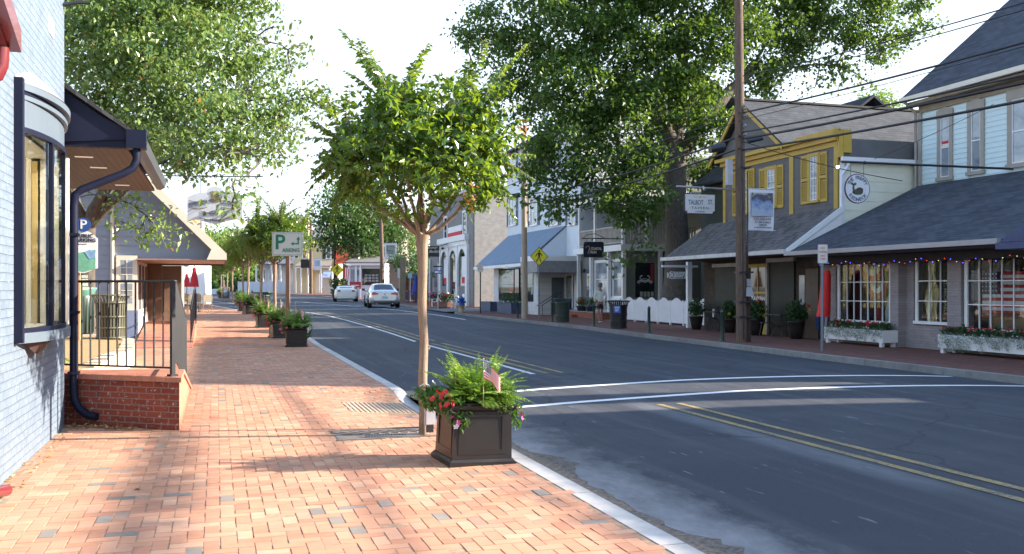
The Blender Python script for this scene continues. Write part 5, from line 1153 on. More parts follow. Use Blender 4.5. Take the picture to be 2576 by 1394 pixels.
def shopwin(F, a0, a1, b0, b1, cols, rows, c0):
    w = window(mh, F, a0+.1, a1-.1, b0+.1, b1-.1, white, glass_clear, .1, 1, 2, c0+.02, white, name='shop_window')
    kids = {k.name.split('.')[0]: k for k in w.children}
    for k in list(w.children):
        if k.name.startswith(('pane', 'sash')): bpy.data.objects.remove(k)
    m = MB(); m.ob(F, a0+.1, a1-.1, b0+.1, b1-.1, c0-.004, c0+.004); part('pane', m, glass_clear, w)
    m = MB(); s = .027
    for i in range(1, cols): a = a0+.1+(a1-a0-.2)*i/cols; m.ob(F, a-s/2, a+s/2, b0+.1, b1-.1, c0+.006, c0+.035)
    for i in range(1, rows): z = b0+.1+(b1-b0-.2)*i/rows; m.ob(F, a0+.1, a1-.1, z-s/2, z+s/2, c0+.006, c0+.032)
    part('muntins', m, white, w)
b0_, b1_ = FP_.ap(2180, 812)[1], 2.42
shopwin(FP_, W1a-.05, P1a-.02, .58, 2.40, 7, 3, -.02); shopwin(street_right(17.65, YM), W2a, P2a-.01, .63, 2.40, 3, 3, -.02); shopwin(FP_, W3a, W3b, .52, 2.44, 7, 3, -.02)
mb = MB(); mb.bx(19.4, 19.5, 11.9, YM-.1, 0, 2.5); mb.bx(17.82, 19.39, 11.9, YM-.1, .3, .36); mb.bx(17.82, 19.39, YM-.2, YM-.1, .361, 2.5); mb.bx(17.3, 20.97, 11.72, 11.85, 0, 2.5); mb.prism(facing(0, 11.74), [(16.4, 2.5), (20.97, 2.5), (20.97, 4.7)], 0, .03); mb.prism(facing(0, 24.25), [(16.4, 2.5), (20.97, 2.5), (20.97, 4.7)], 0, .03); part('interior', mb, mat('shop_interior', (.10, .08, .075), .85, .5, 1.5), mh)
mb = MB(); mb.slab([(15.9, 16.15, 2.56), (15.9, 12.2, 2.56), (17.6, 12.2, 2.56), (17.6, 16.15, 2.56)], .14); mb.add([(15.95, 16.1, 2.57), (15.95, 12.25, 2.57), (15.95, 14.2, 3.55), (20.5, 14.2, 3.55), (20.5, 16.1, 4.4), (20.5, 12.25, 4.4)], [(0, 1, 2), (0, 2, 3, 4), (2, 1, 5, 3)]); part('entry_canopy', mb, mat('canopy_blue', (.04, .06, .15), .5), mh)
# goods behind the panes
def fan(name, label, a, b, r):
    t = thing(name, label, 'bunting', FP_.p(a, b, -.22), 0, 'bunting fans in the shop window'); m = MB()
    for k, (r0, r1) in enumerate(((.66, 1), (.33, .66), (0.02, .33))):
        m.mi(k)
        for i in range(14):
            t0, t1 = math.pi+math.pi*i/14, math.pi+math.pi*(i+1)/14; c_ = -.22+.02*(i % 2)
            m.add([FP_.p(a+r*r0*math.cos(t0), b+r*r0*math.sin(t0), c_), FP_.p(a+r*r1*math.cos(t0), b+r*r1*math.sin(t0), c_), FP_.p(a+r*r1*math.cos(t1), b+r*r1*math.sin(t1), -.22+.02*((i+1) % 2)), FP_.p(a+r*r0*math.cos(t1), b+r*r0*math.sin(t1), -.22+.02*((i+1) % 2))], [(0, 1, 2, 3)])
    part('cloth', m, [fan_r, fan_w, fan_b], t)
fan_r, fan_w, fan_b = mat('fan_red', (.45, .02, .03), .7), mat('fan_white', (.75, .74, .72), .7), mat('fan_blue', (.02, .025, .07), .7)
w1 = W1b-W1a
fan('bunting_fan', 'wide bunting fan hanging in the middle of the left shop window', W1a+w1*.52, 2.28, .52); fan('bunting_fan', 'bunting fan at the left edge of the left shop window', W1a+w1*.17, 2.28, .30); fan('bunting_fan', 'bunting fan at the right edge of the left shop window', W1a+w1*.86, 2.28, .30); fan('bunting_fan', 'low bunting fan beneath the wide one in the left shop window', W1a+w1*.60, 1.72, .42)
def goods(rows, F, c, names):
    for (lab, a, b0, w, h, d, m), nm in zip(rows, names):
        t = thing(nm, lab, nm.replace('_', ' '), F.p(a, b0, c)); q = MB()
        q.lathe([(.001, 0), (w*.5, .0), (w*.55, h*.35), (w*.35, h*.72), (w*.42, h*.8), (w*.25, h), (.001, h)], F.p(a, b0, c), 12, sy=.8); part('body', q, m, t)
goods([('striped shirt on a form in the left shop window', W1a+w1*.66, .62, .34, .80, .2, fan_w), ('red gift bag low in the left shop window', W1a+w1*.42, .62, .26, .42, .2, fan_r), ('dark blue gift low in the left shop window', W1a+w1*.22, .62, .24, .35, .2, fan_b), ('white gift at the right end of the left shop window', W1a+w1*.9, .62, .22, .5, .2, fan_w)], FP_, -.6, ('shirt_form', 'gift_bag', 'gift_jar', 'gift_jar'))
fl = thing('wall_flag', 'large stars and stripes flag hanging in the right shop window', 'flag', FP_.p(W3a+.9, 1.4, -.3)); mb = MB(); fa0, fa1, fb0, fb1 = W3a+.22, W3a+1.55, .98, 1.98
for r_ in range(13):
    for c_ in range(10):
        u0, u1 = fa0+(fa1-fa0)*c_/10, fa0+(fa1-fa0)*(c_+1)/10; v1, v0 = fb1-(fb1-fb0)*r_/13, fb1-(fb1-fb0)*(r_+1)/13; mb.mi(2 if (c_ < 4 and r_ < 7) else r_ % 2); w0, w1_ = -.3+.03*math.sin(c_*1.3), -.3+.03*math.sin((c_+1)*1.3)
        mb.add([FP_.p(u0, v0, w0), FP_.p(u1, v0, w1_), FP_.p(u1, v1, w1_), FP_.p(u0, v1, w0)], [(0, 1, 2, 3)])
part('cloth', mb, [frd, fwh, fbl], fl); mb = MB()
for i in range(5):
    for j in range(5): a = fa0+.05+i*.105; b = fb1-.05-j*.1; mb.ob(FP_, a-.016, a+.016, b-.016, b+.016, -.262, -.258)
part('stars', mb, fwh, fl)
ct = thing('display_counter', 'wooden display counter under the flag in the right shop window', 'counter', FP_.p(W3a+1, .5, -.8)); mb = MB(); mb.ob(FP_, W3a+.2, W3a+2.3, .36, .92, -1.0, -.5); part('body', mb, mat('counter_wood', (.30, .17, .09), .6), ct); mb = MB(); mb.ob(FP_, W3a+.15, W3a+2.35, .921, .96, -1.05, -.45); part('top', mb, mat('counter_top', (.38, .24, .13), .5), ct)
gf = street_right(17.65, YM)
sgp = thing('town_name_board', 'dark boards lettered with the town name in the middle shop window', 'sign', gf.p(W2a+.8, 1.4, -.3)); mb = MB(); mb.ob(gf, W2a+.62, W2a+.86, .72, 2.0, -.32, -.28); mb.ob(gf, W2a+.98, W2a+1.2, .72, 1.9, -.42, -.38); part('board', mb, black_in, sgp)
mb = MB(); write(mb, gf, W2a+.74, 1.36, -.276, 'ST. MICHAELS', .15, .002, -math.pi/2); write(mb, gf, W2a+1.09, 1.3, -.376, 'ST. MICHAELS', .14, .002, -math.pi/2); part('lettering', mb, mat('gold_letters', (.5, .42, .28), .5), sgp)
gl_ = mat('gold_foil', (.55, .42, .25), .25, .3, 3, metal=.7)
fo = thing('foil_drape', 'crumpled gold foil drape in the middle shop window', 'drape', gf.p(W2a+.3, 1.4, -.25)); mb = MB(); vs = []
for i in range(9):
    for j in range(15): vs.append(gf.p(W2a+.14+.045*i+.03*math.sin(j*.9+i), .72+.115*j, -.22+.05*math.sin(i*1.9+j*.4)))
mb.add(vs, [(i*15+j, (i+1)*15+j, (i+1)*15+j+1, i*15+j+1) for i in range(8) for j in range(14)], True); part('foil', mb, gl_, fo)
# window boxes
def wbox(label, y0, y1, x0, x1, seed):
    t = thing('window_box', label, 'planter box', ((x0+x1)/2, (y0+y1)/2, 0), 0, 'white window boxes on legs'); m = MB(); zt = .46; zb = .13
    m.bx(x0, x0+.025, y0, y1, zb, zt); m.bx(x1-.025, x1, y0, y1, zb, zt); m.bx(x0+.026, x1-.026, y0, y0+.025, zb, zt); m.bx(x0+.026, x1-.026, y1-.025, y1, zb, zt); m.bx(x0+.026, x1-.026, y0+.026, y1-.026, zb, zb+.03); part('box', m, white, t)
    m = MB(); m.bx(x0+.03, x1-.03, y0+.03, y1-.03, zt-.1, zt-.03); part('soil', m, soil, t)
    for y in (y0+.12, y1-.12):
        for x in (x0+.06, x1-.06): m = MB(); m.bx(x-.045, x+.045, y-.05, y+.05, 0, zb-.001); part('leg', m, white, t)
    c = t.location; k = int((y1-y0)/.22); V = []; F_ = []; n0 = 0
    for i in range(k):
        y = y0+(i+.5)*(y1-y0)/k-c.y; v, f = cloud((-.02, y, .50+nr.uniform(0, .08)), (.2, .16, .12), 170, .06, .7, .2); V.append(v); F_.append(f+n0); n0 += len(v)
    link('geraniums', np_mesh('geraniums', np.concatenate(V), np.concatenate(F_), lm_dark), t)
    V = []; F_ = []; n0 = 0
    for i in range(int((y1-y0)/.13)):
        y = y0+.05+i*.13-c.y; L = nr.uniform(.10, .42); n = int(60+L*260)
        s = nr.random(n); P = np.c_[-(x1-x0)/2-.03-.05*np.sin(s*3)+nr.normal(0, .03, n), y+nr.normal(0, .045, n)+.05*s*nr.uniform(-1, 1), .50-s*L+nr.normal(0, .015, n)]
        v, f = leaves(P, .035, .4, .6); V.append(v); F_.append(f+n0); n0 += len(v)
        if i % 2: 
            P = np.c_[nr.normal(0, .12, 40), y+nr.normal(0, .06, 40), .5+nr.normal(0, .03, 40)]; v, f = leaves(P, .035, .4, .2); V.append(v); F_.append(f+n0); n0 += len(v)
    link('trailing_silver', np_mesh('trailing_silver', np.concatenate(V), np.concatenate(F_), lm_grey), t)
    m = MB(); petals(m, [(rnd.uniform(-.18, .1), rnd.choice((rnd.uniform(y0+.1, y1-.1), y0+(y1-y0)*.3+rnd.gauss(0, .1)))-c.y, .60+rnd.uniform(-.03, .08)) for i in range(int(26*(y1-y0)))], .036); part('blossoms', m, fred, t, False)
    m = MB(); petals(m, [(rnd.uniform(-.32, -.1), rnd.uniform(y0+.1, y1-.1)-c.y, .48+rnd.uniform(-.14, .05)) for i in range(int(14*(y1-y0)))], .022); part('white_blossoms', m, fwhite, t, False)
wbox('white window box with trailing silver plants under the left shop window', 20.95, 23.5, 16.9, 17.38, 1); wbox('white window box with trailing silver plants at the right photo edge', 15.2, 18.9, 16.85, 17.33, 2)
# fairy lights under the eave
bulbs = [glow('blue_bulb', (.10, .08, 1), 2.0), glow('red_bulb', (1, .05, .04), .8), glow('warm_bulb', (1, .75, .45), .6)]
fl_ = thing('fairy_light_string', 'string of blue, red and white fairy lights under the shop eave', 'light string', (17.05, 20, 2.3)); P = []
for i in range(46): y = 23.9-i*.2; P.append(Vector((17.07, y, 2.30+.05*math.sin(i*1.3)+.03*math.sin(i*.37))))
mb = MB(); mb.tube(P, .006, 4, False); part('cable', mb, dark_metal, fl_)
for i in range(0, 46, 1): mb = MB(); mb.ball(P[i]-Vector((.02, 0, .03)), .009, 6); part('bulb', mb, bulbs[(0, 1, 0, 2, 1, 0, 2)[i % 7] if i < 34 else (1, 2, 2, 1, 2)[i % 5]], fl_)
# red windsock
ws = thing('windsock', 'long red windsock with blue tail hanging by the left shop window', 'windsock', tuple(at_x(2081, 680, 17.0))); q0 = ws.location
mb = MB(); mb.tube([(0.5, 0, .22), (-.02, 0, .05)], .012, 6); part('pole', mb, grey_metal, ws, False)
mb = MB(); seg = 12; vs = []; rows = [(0, .07), (-.15, .13), (-.5, .15), (-.9, .17), (-1.2, .19), (-1.36, .2)]
for k, (z, r_) in enumerate(rows): vs += [(math.cos(j*2*math.pi/seg)*r_*(1 if j % 2 else .8), math.sin(j*2*math.pi/seg)*r_+.0+.04*k, z) for j in range(seg)]
mb.add(vs, [(i*seg+j, i*seg+(j+1) % seg, (i+1)*seg+(j+1) % seg, (i+1)*seg+j) for i in range(5) for j in range(seg)], True); part('sock', mb, mat('windsock_red', (.75, .02, .02), .6, .1, 4), ws, False)
mb = MB()
for j in range(6): a = j*math.pi/3; mb.add([(math.cos(a)*.19-.04, math.sin(a)*.19+.2, -1.36), (math.cos(a)*.19+.04, math.sin(a)*.19+.2, -1.36), (math.cos(a)*.17+.03, math.sin(a)*.17+.22, -1.75), (math.cos(a)*.17-.03, math.sin(a)*.17+.22, -1.75)], [(0, 1, 2, 3)])
part('tail', mb, mat('windsock_blue', (.03, .08, .25), .6), ws, False)
# round shop sign on its long black arm
ps_ = thing('round_shop_sign', 'round white shop sign with blue rim hanging from a black arm', 'sign', tuple(at_y(2155, 420, 20.7))); FS2 = facing(0, 20.66); c_ = FS2.ap(2155, 475); r_ = .385
mb = MB(); a0, z0 = FS2.ap(2119, 406); mb.tube([(a0, 20.7, z0), (21.0, 20.7, z0+.02)], .032, 8); mb.tube([(FS2.ap(2178, 405)[0]-.02, 20.7, z0+.002), (FS2.ap(2178, 405)[0]+.02, 20.7, z0+.002)], .045, 8); part('arm', mb, dark_metal, ps_)
for dx in (-.2, .2): mb = MB(); mb.tube([(c_[0]+dx, 20.64, z0), (c_[0]+dx, 20.64, c_[1]+.3)], .006, 5); part('hanger', mb, dark_metal, ps_)
circ = lambda r: [(c_[0]+r*math.cos(i*math.pi/24), c_[1]+r*math.sin(i*math.pi/24)) for i in range(48)]
mb = MB(); mb.prism(FS2, circ(r_), 0, .03); part('rim', mb, mat('rim_blue', (.03, .04, .14), .4), ps_)
mb = MB(); mb.prism(FS2, circ(r_*.955), .031, .034); part('red_ring', mb, mat('rim_red', (.40, .05, .08), .4), ps_)
mb = MB(); mb.prism(FS2, circ(r_*.94), .0345, .037); part('face', mb, mat('sign_pale', (.66, .68, .72), .5, .04), ps_)
mb = MB(); arc_text(mb, FS2, c_[0], c_[1], .041, 'THE PREPPY', .13, .285, math.pi/2, .24); arc_text(mb, FS2, c_[0], c_[1], .041, 'REDNECK', .13, .285, -math.pi/2, .30, False); part('lettering', mb, gd, ps_)
wh = [(-.20, .12), (-.19, .17), (-.12, .13), (-.08, .16), (-.03, .13), (-.06, .09), (-.10, .08), (-.10, -.02), (-.04, -.01), (.02, .03), (.10, .035), (.17, 0), (.17, -.10), (.12, -.15), (0, -.165), (-.10, -.155), (-.17, -.11), (-.15, -.06), (-.165, .0), (-.15, .08), (-.18, .09)]
mb = MB(); mb.prism(FS2, [(c_[0]+a*.98, c_[1]+b*.98) for a, b in wh][::-1], .0375, .042)
mm, t, p = nodes('camouflage_print'); v = coords(t); t.links.new(ramp(t, noise(t, v, 9, 2), [(.40, (.02, .06, .03)), (.42, (.05, .03, .025)), (.52, (.05, .03, .025)), (.54, (.16, .13, .08)), (.60, (.02, .07, .04))]), p.inputs['Base Color']); part('whale_emblem', mb, mm, ps_)
mb = MB(); mb.ball((c_[0]-.62, 20.6, z0-.16), .04, 8); part('lamp', mb, glow('sign_lamp', (1, .8, .5), 4), ps_)

# ---- tavern
yel = mat('mustard_paint', (.47, .31, .045), .5, .08, 3); gsid = mat('dark_grey_siding', (.125, .125, .13), .7, .10, 2); tan_sh = shingle('tan_shingle_x', (.048, .053, .060), (.085, .092, .102), 'xy0', (1, 1.3, 1), .34, .2, .55)
cedar = shingle('weathered_cedar_shingle', (.075, .07, .072), (.20, .185, .18), 'yx0', (1, 1.25, 1), .17, .2, .18)
tv = thing('tavern', 'dark grey tavern with mustard trim, shutters and a cedar porch roof', 'building', (18.2, 28, 0)); FT = street_right(18.2, 31.4); WT = 6.8
mb = MB(); mb.siding(FT, 0, WT, 3.85, 6.2, .34, 0, .015); mb.bx(18.21, 27, 24.6, 31.4, 2.7, 6.2); mb.bx(18.21, 27, 31.4, 31.42, 0, 6)
aL, aP, aR = FT.ap(1805, 410)[0], FT.ap(1876, 250)[0], FT.ap(1982, 355)[0]; zP = FT.ap(1876, 252)[1]
mb.prism(FT, [(aL+.1, 6.3), (aR-.1, 6.3), (aP, zP-.15)], -.2, .0); part('wall', mb, gsid, tv)
mb = MB(); mb.ob(FT, -.05, WT+.02, 6.12, 6.27, 0, .16); mb.ob(FT, -.25, WT+.12, 6.271, 6.40, 0, .28); mb.ob(FT, WT-1.9, WT+.1, 6.401, 6.47, 0, .22); mb.ob(FT, 0, WT, 5.95, 6.119, 0, .05); part('cornice', mb, yel, tv)
for a0, a1 in ((-.02, .16), (FT.ap(1988, 450)[0], FT.ap(1997, 450)[0]+.02), (WT-.16, WT+.02)): mb = MB(); mb.ob(FT, a0, a1, 3.8, 5.949, 0, .045); part('corner_board', mb, yel, tv)
mb = MB(); mb.bx(18.16, 18.32, 24.5, 24.58, 5.6, 6.46); mb.bx(18.33, 18.62, 24.5, 24.58, 5.75, 6.46); part('parapet_end', mb, yel, tv)
for px in ((1880.5, 432, 1900, 536), (1931, 428, 1951.5, 523), (2039, 396, 2058, 508)):
    a0, a1, b0, b1 = rect_px(FT, *px)
    if px[0] < 1890: a0, a1 = FT.ap(1862, 480)[0], FT.ap(1881, 480)[0]
    window(tv, FT, a0+.04, a1, b0+.06, b1, yel, glass_sky, .10, 2, 6, .02, white, shutters=(.40, yel))
mb = MB(); Yr = 31.4-aP; Yl, Yq = 31.4-aL, 31.4-aR
mb.slab([(17.9, Yq-.1, 6.42), (28, Yq-.1, 6.42), (28, Yr, zP+.02), (17.9, Yr, zP+.02)], .08); mb.slab([(17.9, Yr, zP+.02), (28, Yr, zP+.02), (28, Yl+.2, 6.35), (17.9, Yl+.2, 6.35)], .08)
mb.slab([(18.6, 24.45, 5.60), (28, 24.45, 5.60), (28, Yq-.02, 6.33), (18.6, Yq-.02, 6.33)], .07); part('roof', mb, tan_sh, tv)
mb = MB(); mb.bx(18.0, 28, Yr-.14, Yr+.14, zP-.02, zP+.05); mb.bx(19, 28, Yq-.18, Yq-.06, 6.30, 6.42); part('ridge_cap', mb, mat('ridge_dark', (.05, .045, .04), .8), tv)
mb = MB(); 
for (a0, z0), (a1, z1) in (((aL-.2, 6.33), (aP, zP)), ((aP, zP), (aR+.1, 6.40))):
    mb.add([FT.p(a0, z0-.22, .30), FT.p(a1, z1-.22, .30), FT.p(a1, z1, .30), FT.p(a0, z0, .30), FT.p(a0, z0-.22, .24), FT.p(a1, z1-.22, .24), FT.p(a1, z1, .24), FT.p(a0, z0, .24)], [(0, 1, 2, 3), (7, 6, 5, 4), (0, 4, 5, 1), (3, 2, 6, 7)])
part('bargeboard', mb, yel, tv)
csid = mat('cream_siding', (.82, .82, .68), .6, .04, 2); mb = MB(); FCr = facing(18.25, 24.6); mb.siding(FCr, 0, 9.5, 0, 5.5, .3, 0, .016); part('side_wall', mb, csid, tv)
mb = MB(); mb.bx(18.2, 28, 24.36, 24.48, 5.46, 5.60); part('side_gutter', mb, white, tv)
mb = MB(); mb.bx(18.22, 18.38, 24.52, 24.575, 0, 5.4); mb.tube([(18.5, 24.44, 5.5), (18.42, 24.46, 5.3), (18.24, 24.5, 5.05), (18.22, 24.5, 3.4)], .05, 8); part('downspout', mb, white, tv)
mb = MB(); mb.slab([(16.25, 24.42, 2.74), (18.19, 24.42, 4.06), (18.19, 32.5, 4.06), (16.25, 32.5, 2.74)], .07); part('porch_roof', mb, cedar, tv)
mb = MB(); mb.bx(16.14, 16.26, 24.4, 32.6, 2.62, 2.75); part('porch_gutter', mb, mat('pale_gutter', (.5, .5, .5), .4), tv)
mb = MB(); FW = facing(0, 24.41); mb.prism(FW, [(16.22, 2.58), (18.22, 3.93), (18.22, 4.12), (16.22, 2.76)], 0, .04); part('rake_board', mb, white, tv)
mb = MB(); mb.prism(FW, [(16.3, 2.58), (18.21, 2.58), (18.21, 3.92)], -.035, -.012)
for i in range(6): z0 = 2.70+i*.2; x0 = 16.34+(z0-2.58)/.70; mb.ob(FW, x0, 18.2, z0, z0+.02, -.0119, -.004)
part('rake_siding', mb, white, tv)
mb = MB(); mb.bx(16.3, 18.1, 24.45, 32.5, 2.60, 2.64); part('porch_soffit', mb, mat('porch_soffit', (.06, .05, .045), .7), tv)
F9 = street_right(17.9, 32.4); A9 = lambda px: F9.ap(px, 750)[0]
mb = MB(); mb.bx(17.905, 18.2, 24.7, 32.4, -.1, 2.6); part('shopfront_wall', mb, brick('brown_brick', (.055, .043, .036), (.085, .066, .054), (.07, .06, .05), 'yz0'), tv)
brick('dark_mesh_shade', (.03, .035, .03), (.04, .045, .04), (.012, .014, .012), 'yz0', 2.0, .03, .006, .5, .2, .003)
for x0, x1, zt in ((1802, 1860, 2.35), (1939, 2001, 2.45)): mb = MB(); mb.ob(F9, A9(x0), A9(x1), .35, zt, .01, .06); part('roller_shade', mb, MAT['dark_mesh_shade'], tv)
mat('pale_cassette', (.45, .44, .42), .5)
for x0, x1, zb in ((1798, 1862, 2.36), (1935, 2004, 2.46)): mb = MB(); mb.ob(F9, A9(x0), A9(x1), zb, zb+.13, .0, .12); part('shade_cassette', mb, MAT['pale_cassette'], tv)
a0, a1 = A9(1884), A9(1934); mb = MB(); mb.ob(F9, a0, a0+.09, 0, 2.3, .0, .08); mb.ob(F9, a1-.09, a1, 0, 2.3, .0, .08); mb.ob(F9, a0, a1, 2.301, 2.42, .0, .09); mb.ob(F9, a0+.09, a1-.09, 0, .35, .0, .06); dr = part('door', mb, yel, tv)
mb = MB(); mb.ob(F9, a0+.09, a1-.09, .351, 2.3, .002, .03); part('pane', mb, glass_dark, dr)
mb = MB(); mb.ob(F9, (a0+a1)/2-.03, (a0+a1)/2+.03, .351, 2.3, .031, .05); mb.ob(F9, a0+.09, a1-.09, 1.4, 1.46, .032, .048); mb.ob(F9, a0+.09, a1-.09, .85, .9, .032, .048); part('muntins', mb, yel, dr)
mb = MB(); write(mb, F9, (a0+a1)/2+.05, 1.22, .056, 'TAVERN', .19, .004, width=.85); part('lettering', mb, white, dr)
mb = MB(); mb.ob(F9, A9(1862), A9(1884), .2, 2.4, .005, .04); part('side_window', mb, glass_dark, tv)
mb = MB(); mb.ob(F9, A9(2012), A9(2026), .8, 2.0, .005, .03); part('bright_window', mb, mat('bright_pane', (.36, .40, .42), .1, .3, 2), tv)
mb = MB(); mb.ob(F9, A9(2028), A9(2060), .0, 2.2, .005, .03); part('recessed_door', mb, mat('dark_brown_door', (.07, .045, .035), .5), tv)
mb = MB(); mb.ob(F9, A9(1796), A9(1799), .5, .8, .01, .06); part('notice', mb, white, tv)
for px in (1862, 1937): mb = MB(); mb.ob(F9, A9(px)-.03, A9(px)+.03, 0, 2.55, .06, .14); part('post', mb, mat('pale_post', (.4, .39, .36), .6), tv)
# tavern sign on its arm, and the white post sign
ts = thing('tavern_sign', 'white notched tavern sign with black edge hanging from a long steel arm', 'sign', (16.3, 30.5, 4)); F5 = facing(0, 30.45)
def notch(F, x0, y0, x1, y1, n): (a0, b1), (a1, b0) = F.ap(x0, y0), F.ap(x1, y1); return [(a0+n, b0), (a1-n, b0), (a1-n, b0+n), (a1, b0+n), (a1, b1-.0), (a0, b1), (a0, b0+n), (a0+n, b0+n)]
mb = MB(); mb.prism(F5, notch(F5, 1720.5, 486.5, 1798.5, 540, .08), 0, .04); part('edge', mb, dark_metal, ts)
mb = MB(); mb.prism(F5, notch(F5, 1722.5, 488.5, 1796.5, 538, .08), .041, .046); part('board', mb, mat('tavern_board', (.66, .68, .70), .5, .04), ts)
s_ = 33.9/FOC; cx5 = F5.ap(1759.5, 510)
mb = MB(); write(mb, F5, F5.ap(1749, 509)[0], F5.ap(1749, 510)[1], .05, 'TALBOT', 17*s_, .003, width=42*s_); write(mb, F5, F5.ap(1786, 509)[0], F5.ap(1786, 509.5)[1], .05, 'ST.', 17*s_, .003, width=14*s_); write(mb, F5, cx5[0], F5.ap(1759, 524)[1], .05, 'TAVERN', 9*s_, .001, width=48*s_, space=1.3); write(mb, F5, cx5[0], F5.ap(1759, 533)[1], .05, 'ST. MICHAELS, MD', 4.2*s_, .0005, width=26*s_); part('lettering', mb, gd, ts)
mb = MB(); cz = F5.ap(1759, 496)[1]; d = 3*s_; mb.prism(F5, [(cx5[0]-d, cz), (cx5[0], cz-d), (cx5[0]+d, cz), (cx5[0], cz+d)], .0465, .052); mb.ob(F5, cx5[0]-18*s_, cx5[0]-5*s_, cz-.008, cz+.008, .0465, .05); mb.ob(F5, cx5[0]+5*s_, cx5[0]+18*s_, cz-.008, cz+.008, .0465, .05)
for dx in (-28.5, 28.5): mb.ob(F5, cx5[0]+dx*s_-.012, cx5[0]+dx*s_+.012, F5.ap(1759, 525)[1], F5.ap(1759, 525)[1]+.024, .0465, .05)
part('ornament', mb, mat('ochre_ornament', (.55, .28, .05), .5), ts)
mb = MB(); a0, z0 = F5.ap(1704, 468.5); mb.tube([(a0, 30.5, z0), (18.2, 30.5, z0-.04)], .035, 8); part('arm', mb, grey_metal, ts)
for px in (1730, 1790): a = F5.ap(px, 488)[0]; mb = MB(); mb.tube([(a, 30.47, z0-.02), (a, 30.47, F5.ap(px, 487)[1])], .008, 5); part('hanger', mb, dark_metal, ts)
mb = MB(); a, b = F5.ap(1767, 473); mb.tube([(a, 30.4, b+.05), (a, 30.35, b-.02), (a+.02, 30.3, b-.07)], [.03, .05, .07], 8); part('lamp', mb, grey_metal, ts)
ns = thing('number_sign', 'white cut out 207 sign hung from a white post behind the fence', 'sign', (19.2, 33.6, 0)); F6 = facing(0, 33.55); 
mb = MB(); a0, z1 = F6.ap(1730, 657); a1, _ = F6.ap(1741, 657); mb.bx(a0, a1, 33.55, 33.7, 0, z1); mb.bx(a0-.04, a1+.04, 33.51, 33.74, z1, z1+.05); mb.bx(a0-.02, a1+.02, 33.53, 33.72, z1-.3, z1-.26); part('post', mb, white, ns)
mb = MB(); a2, z2 = F6.ap(1667, 667); a3, z3 = F6.ap(1757, 673); mb.bx(a2, a3, 33.575, 33.675, z3, z2); part('arm', mb, white, ns)
mb = MB(); x0, z0 = F6.ap(1678, 701); x1, z1 = F6.ap(1724, 684); h = z1-z0; mb.ob(F6, x0+h*1.1, x1, z0, z0+.03, .0, .03); mb.ob(F6, x0+h*1.1, x1, z1-.03, z1, .0, .03); mb.ob(F6, x1-.03, x1, z0+.03, z1-.03, .0, .03); mb.ob(F6, x0, x0+.03, z0+.03, z1-.03, 0, .03)
ccx, ccz = x0+h*.75, (z0+z1)/2; ring = [(ccx+h*.56*math.cos(i*math.pi/10), ccz+h*.56*math.sin(i*math.pi/10)) for i in range(20)]; ring2 = [(ccx+h*.47*math.cos(i*math.pi/10), ccz+h*.47*math.sin(i*math.pi/10)) for i in range(20)]
for i in range(20): j = (i+1) % 20; mb.prism(F6, [ring[i], ring[j], ring2[j], ring2[i]], 0, .035)
write(mb, F6, ccx, ccz, .018, 'B', h*.85, .012, ex=.016); write(mb, F6, (x0+h*1.1+x1)/2, ccz, .018, '207', h*.9, .014, width=(x1-x0-h*1.25)*.9, ex=.016); part('plate', mb, white, ns)
for px in (1686, 1718): a = F6.ap(px, 680)[0]; mb = MB(); mb.tube([(a, 33.6, z3), (a, 33.6, z1)], .007, 5); part('hanger', mb, dark_metal, ns)

# pots, tables and chairs in front of the tavern
potm = mat('dark_glazed_pot', (.022, .018, .018), .35, .2, 4, spec=.5)
def pot(label, px, py, r, h, leaf, bl=None, first=None):
    q = on_g(px, py, 0.0); t = thing('potted_shrub', label, 'potted plant', (q.x, q.y+.1, 0), 0, 'dark pots before the tavern')
    m = MB(); m.lathe([(.001, 0), (r*.62, 0), (r*.86, h*.55), (r, h*.93), (r*1.05, h*.95), (r*1.05, h), (r*.9, h), (r*.88, h*.9), (.001, h*.88)], seg=22); part('pot', m, potm, t, False)
    v, f = cloud((0, 0, h+.34), (r*1.25, r*1.25, .34), 620, .10, .5, .35); v2, f2 = cloud((.08, .05, h+.2), (r*1.3, r*1.2, .2), 260, .10, .5, .5)
    link('foliage', np_mesh('foliage', np.r_[v, v2], np.r_[f, f2+len(v)], leaf), t)
    m = MB()
    for i in range(7): a = i*.9; limb(m, (0, 0, h*.85), (math.cos(a)*r*.7, math.sin(a)*r*.7, h+.45), .012, .005, .05, 5, 4)
    part('stems', m, bark_grey, t, False)
    if bl:
        for i, (mm_, dx, dz) in enumerate(bl): m = MB(); petals(m, [(dx+rnd.gauss(0, .02), -r*1.1, h+dz+rnd.gauss(0, .02)) for k in range(6)], .05); part('blossoms', m, mm_, t, False)
    return t
fy = mat('yellow_petal', (.6, .45, .03), .6)
pot('potted shrub at the right end of the picket fence', 1755, 830, .26, .52, lm_dark); pot('potted shrub left of the tall utility pole', 1839, 838, .25, .5, lm_dark, [(fy, -.2, .2)]); pot('potted shrub right of the tall utility pole with a red bloom', 1907, 845, .27, .55, lm_dark, [(fred, -.12, .62), (fy, .1, .15)]); pot('potted shrub with red and yellow blooms by the dark recessed door', 2008, 854, .27, .56, lm_dark, [(fred, .22, .5), (fy, .26, .34)])
def bistro_table(label, x, y, w, cat='table'):
    t = thing('bistro_table', label, cat, (x, y, 0), 0, 'metal bistro tables before the tavern'); m = MB(); m.box((0, 0, .735), (w, w, .025)); part('top', m, dark_metal, t, False)
    for sx2 in (-1, 1):
        for sy in (-1, 1): m = MB(); m.tube([(sx2*w*.42, sy*w*.42, .72), (sx2*w*.2, sy*w*.2, .4), (sx2*w*.38, sy*w*.38, 0)], .013, 6); part('leg', m, dark_metal, t, False)
    return t
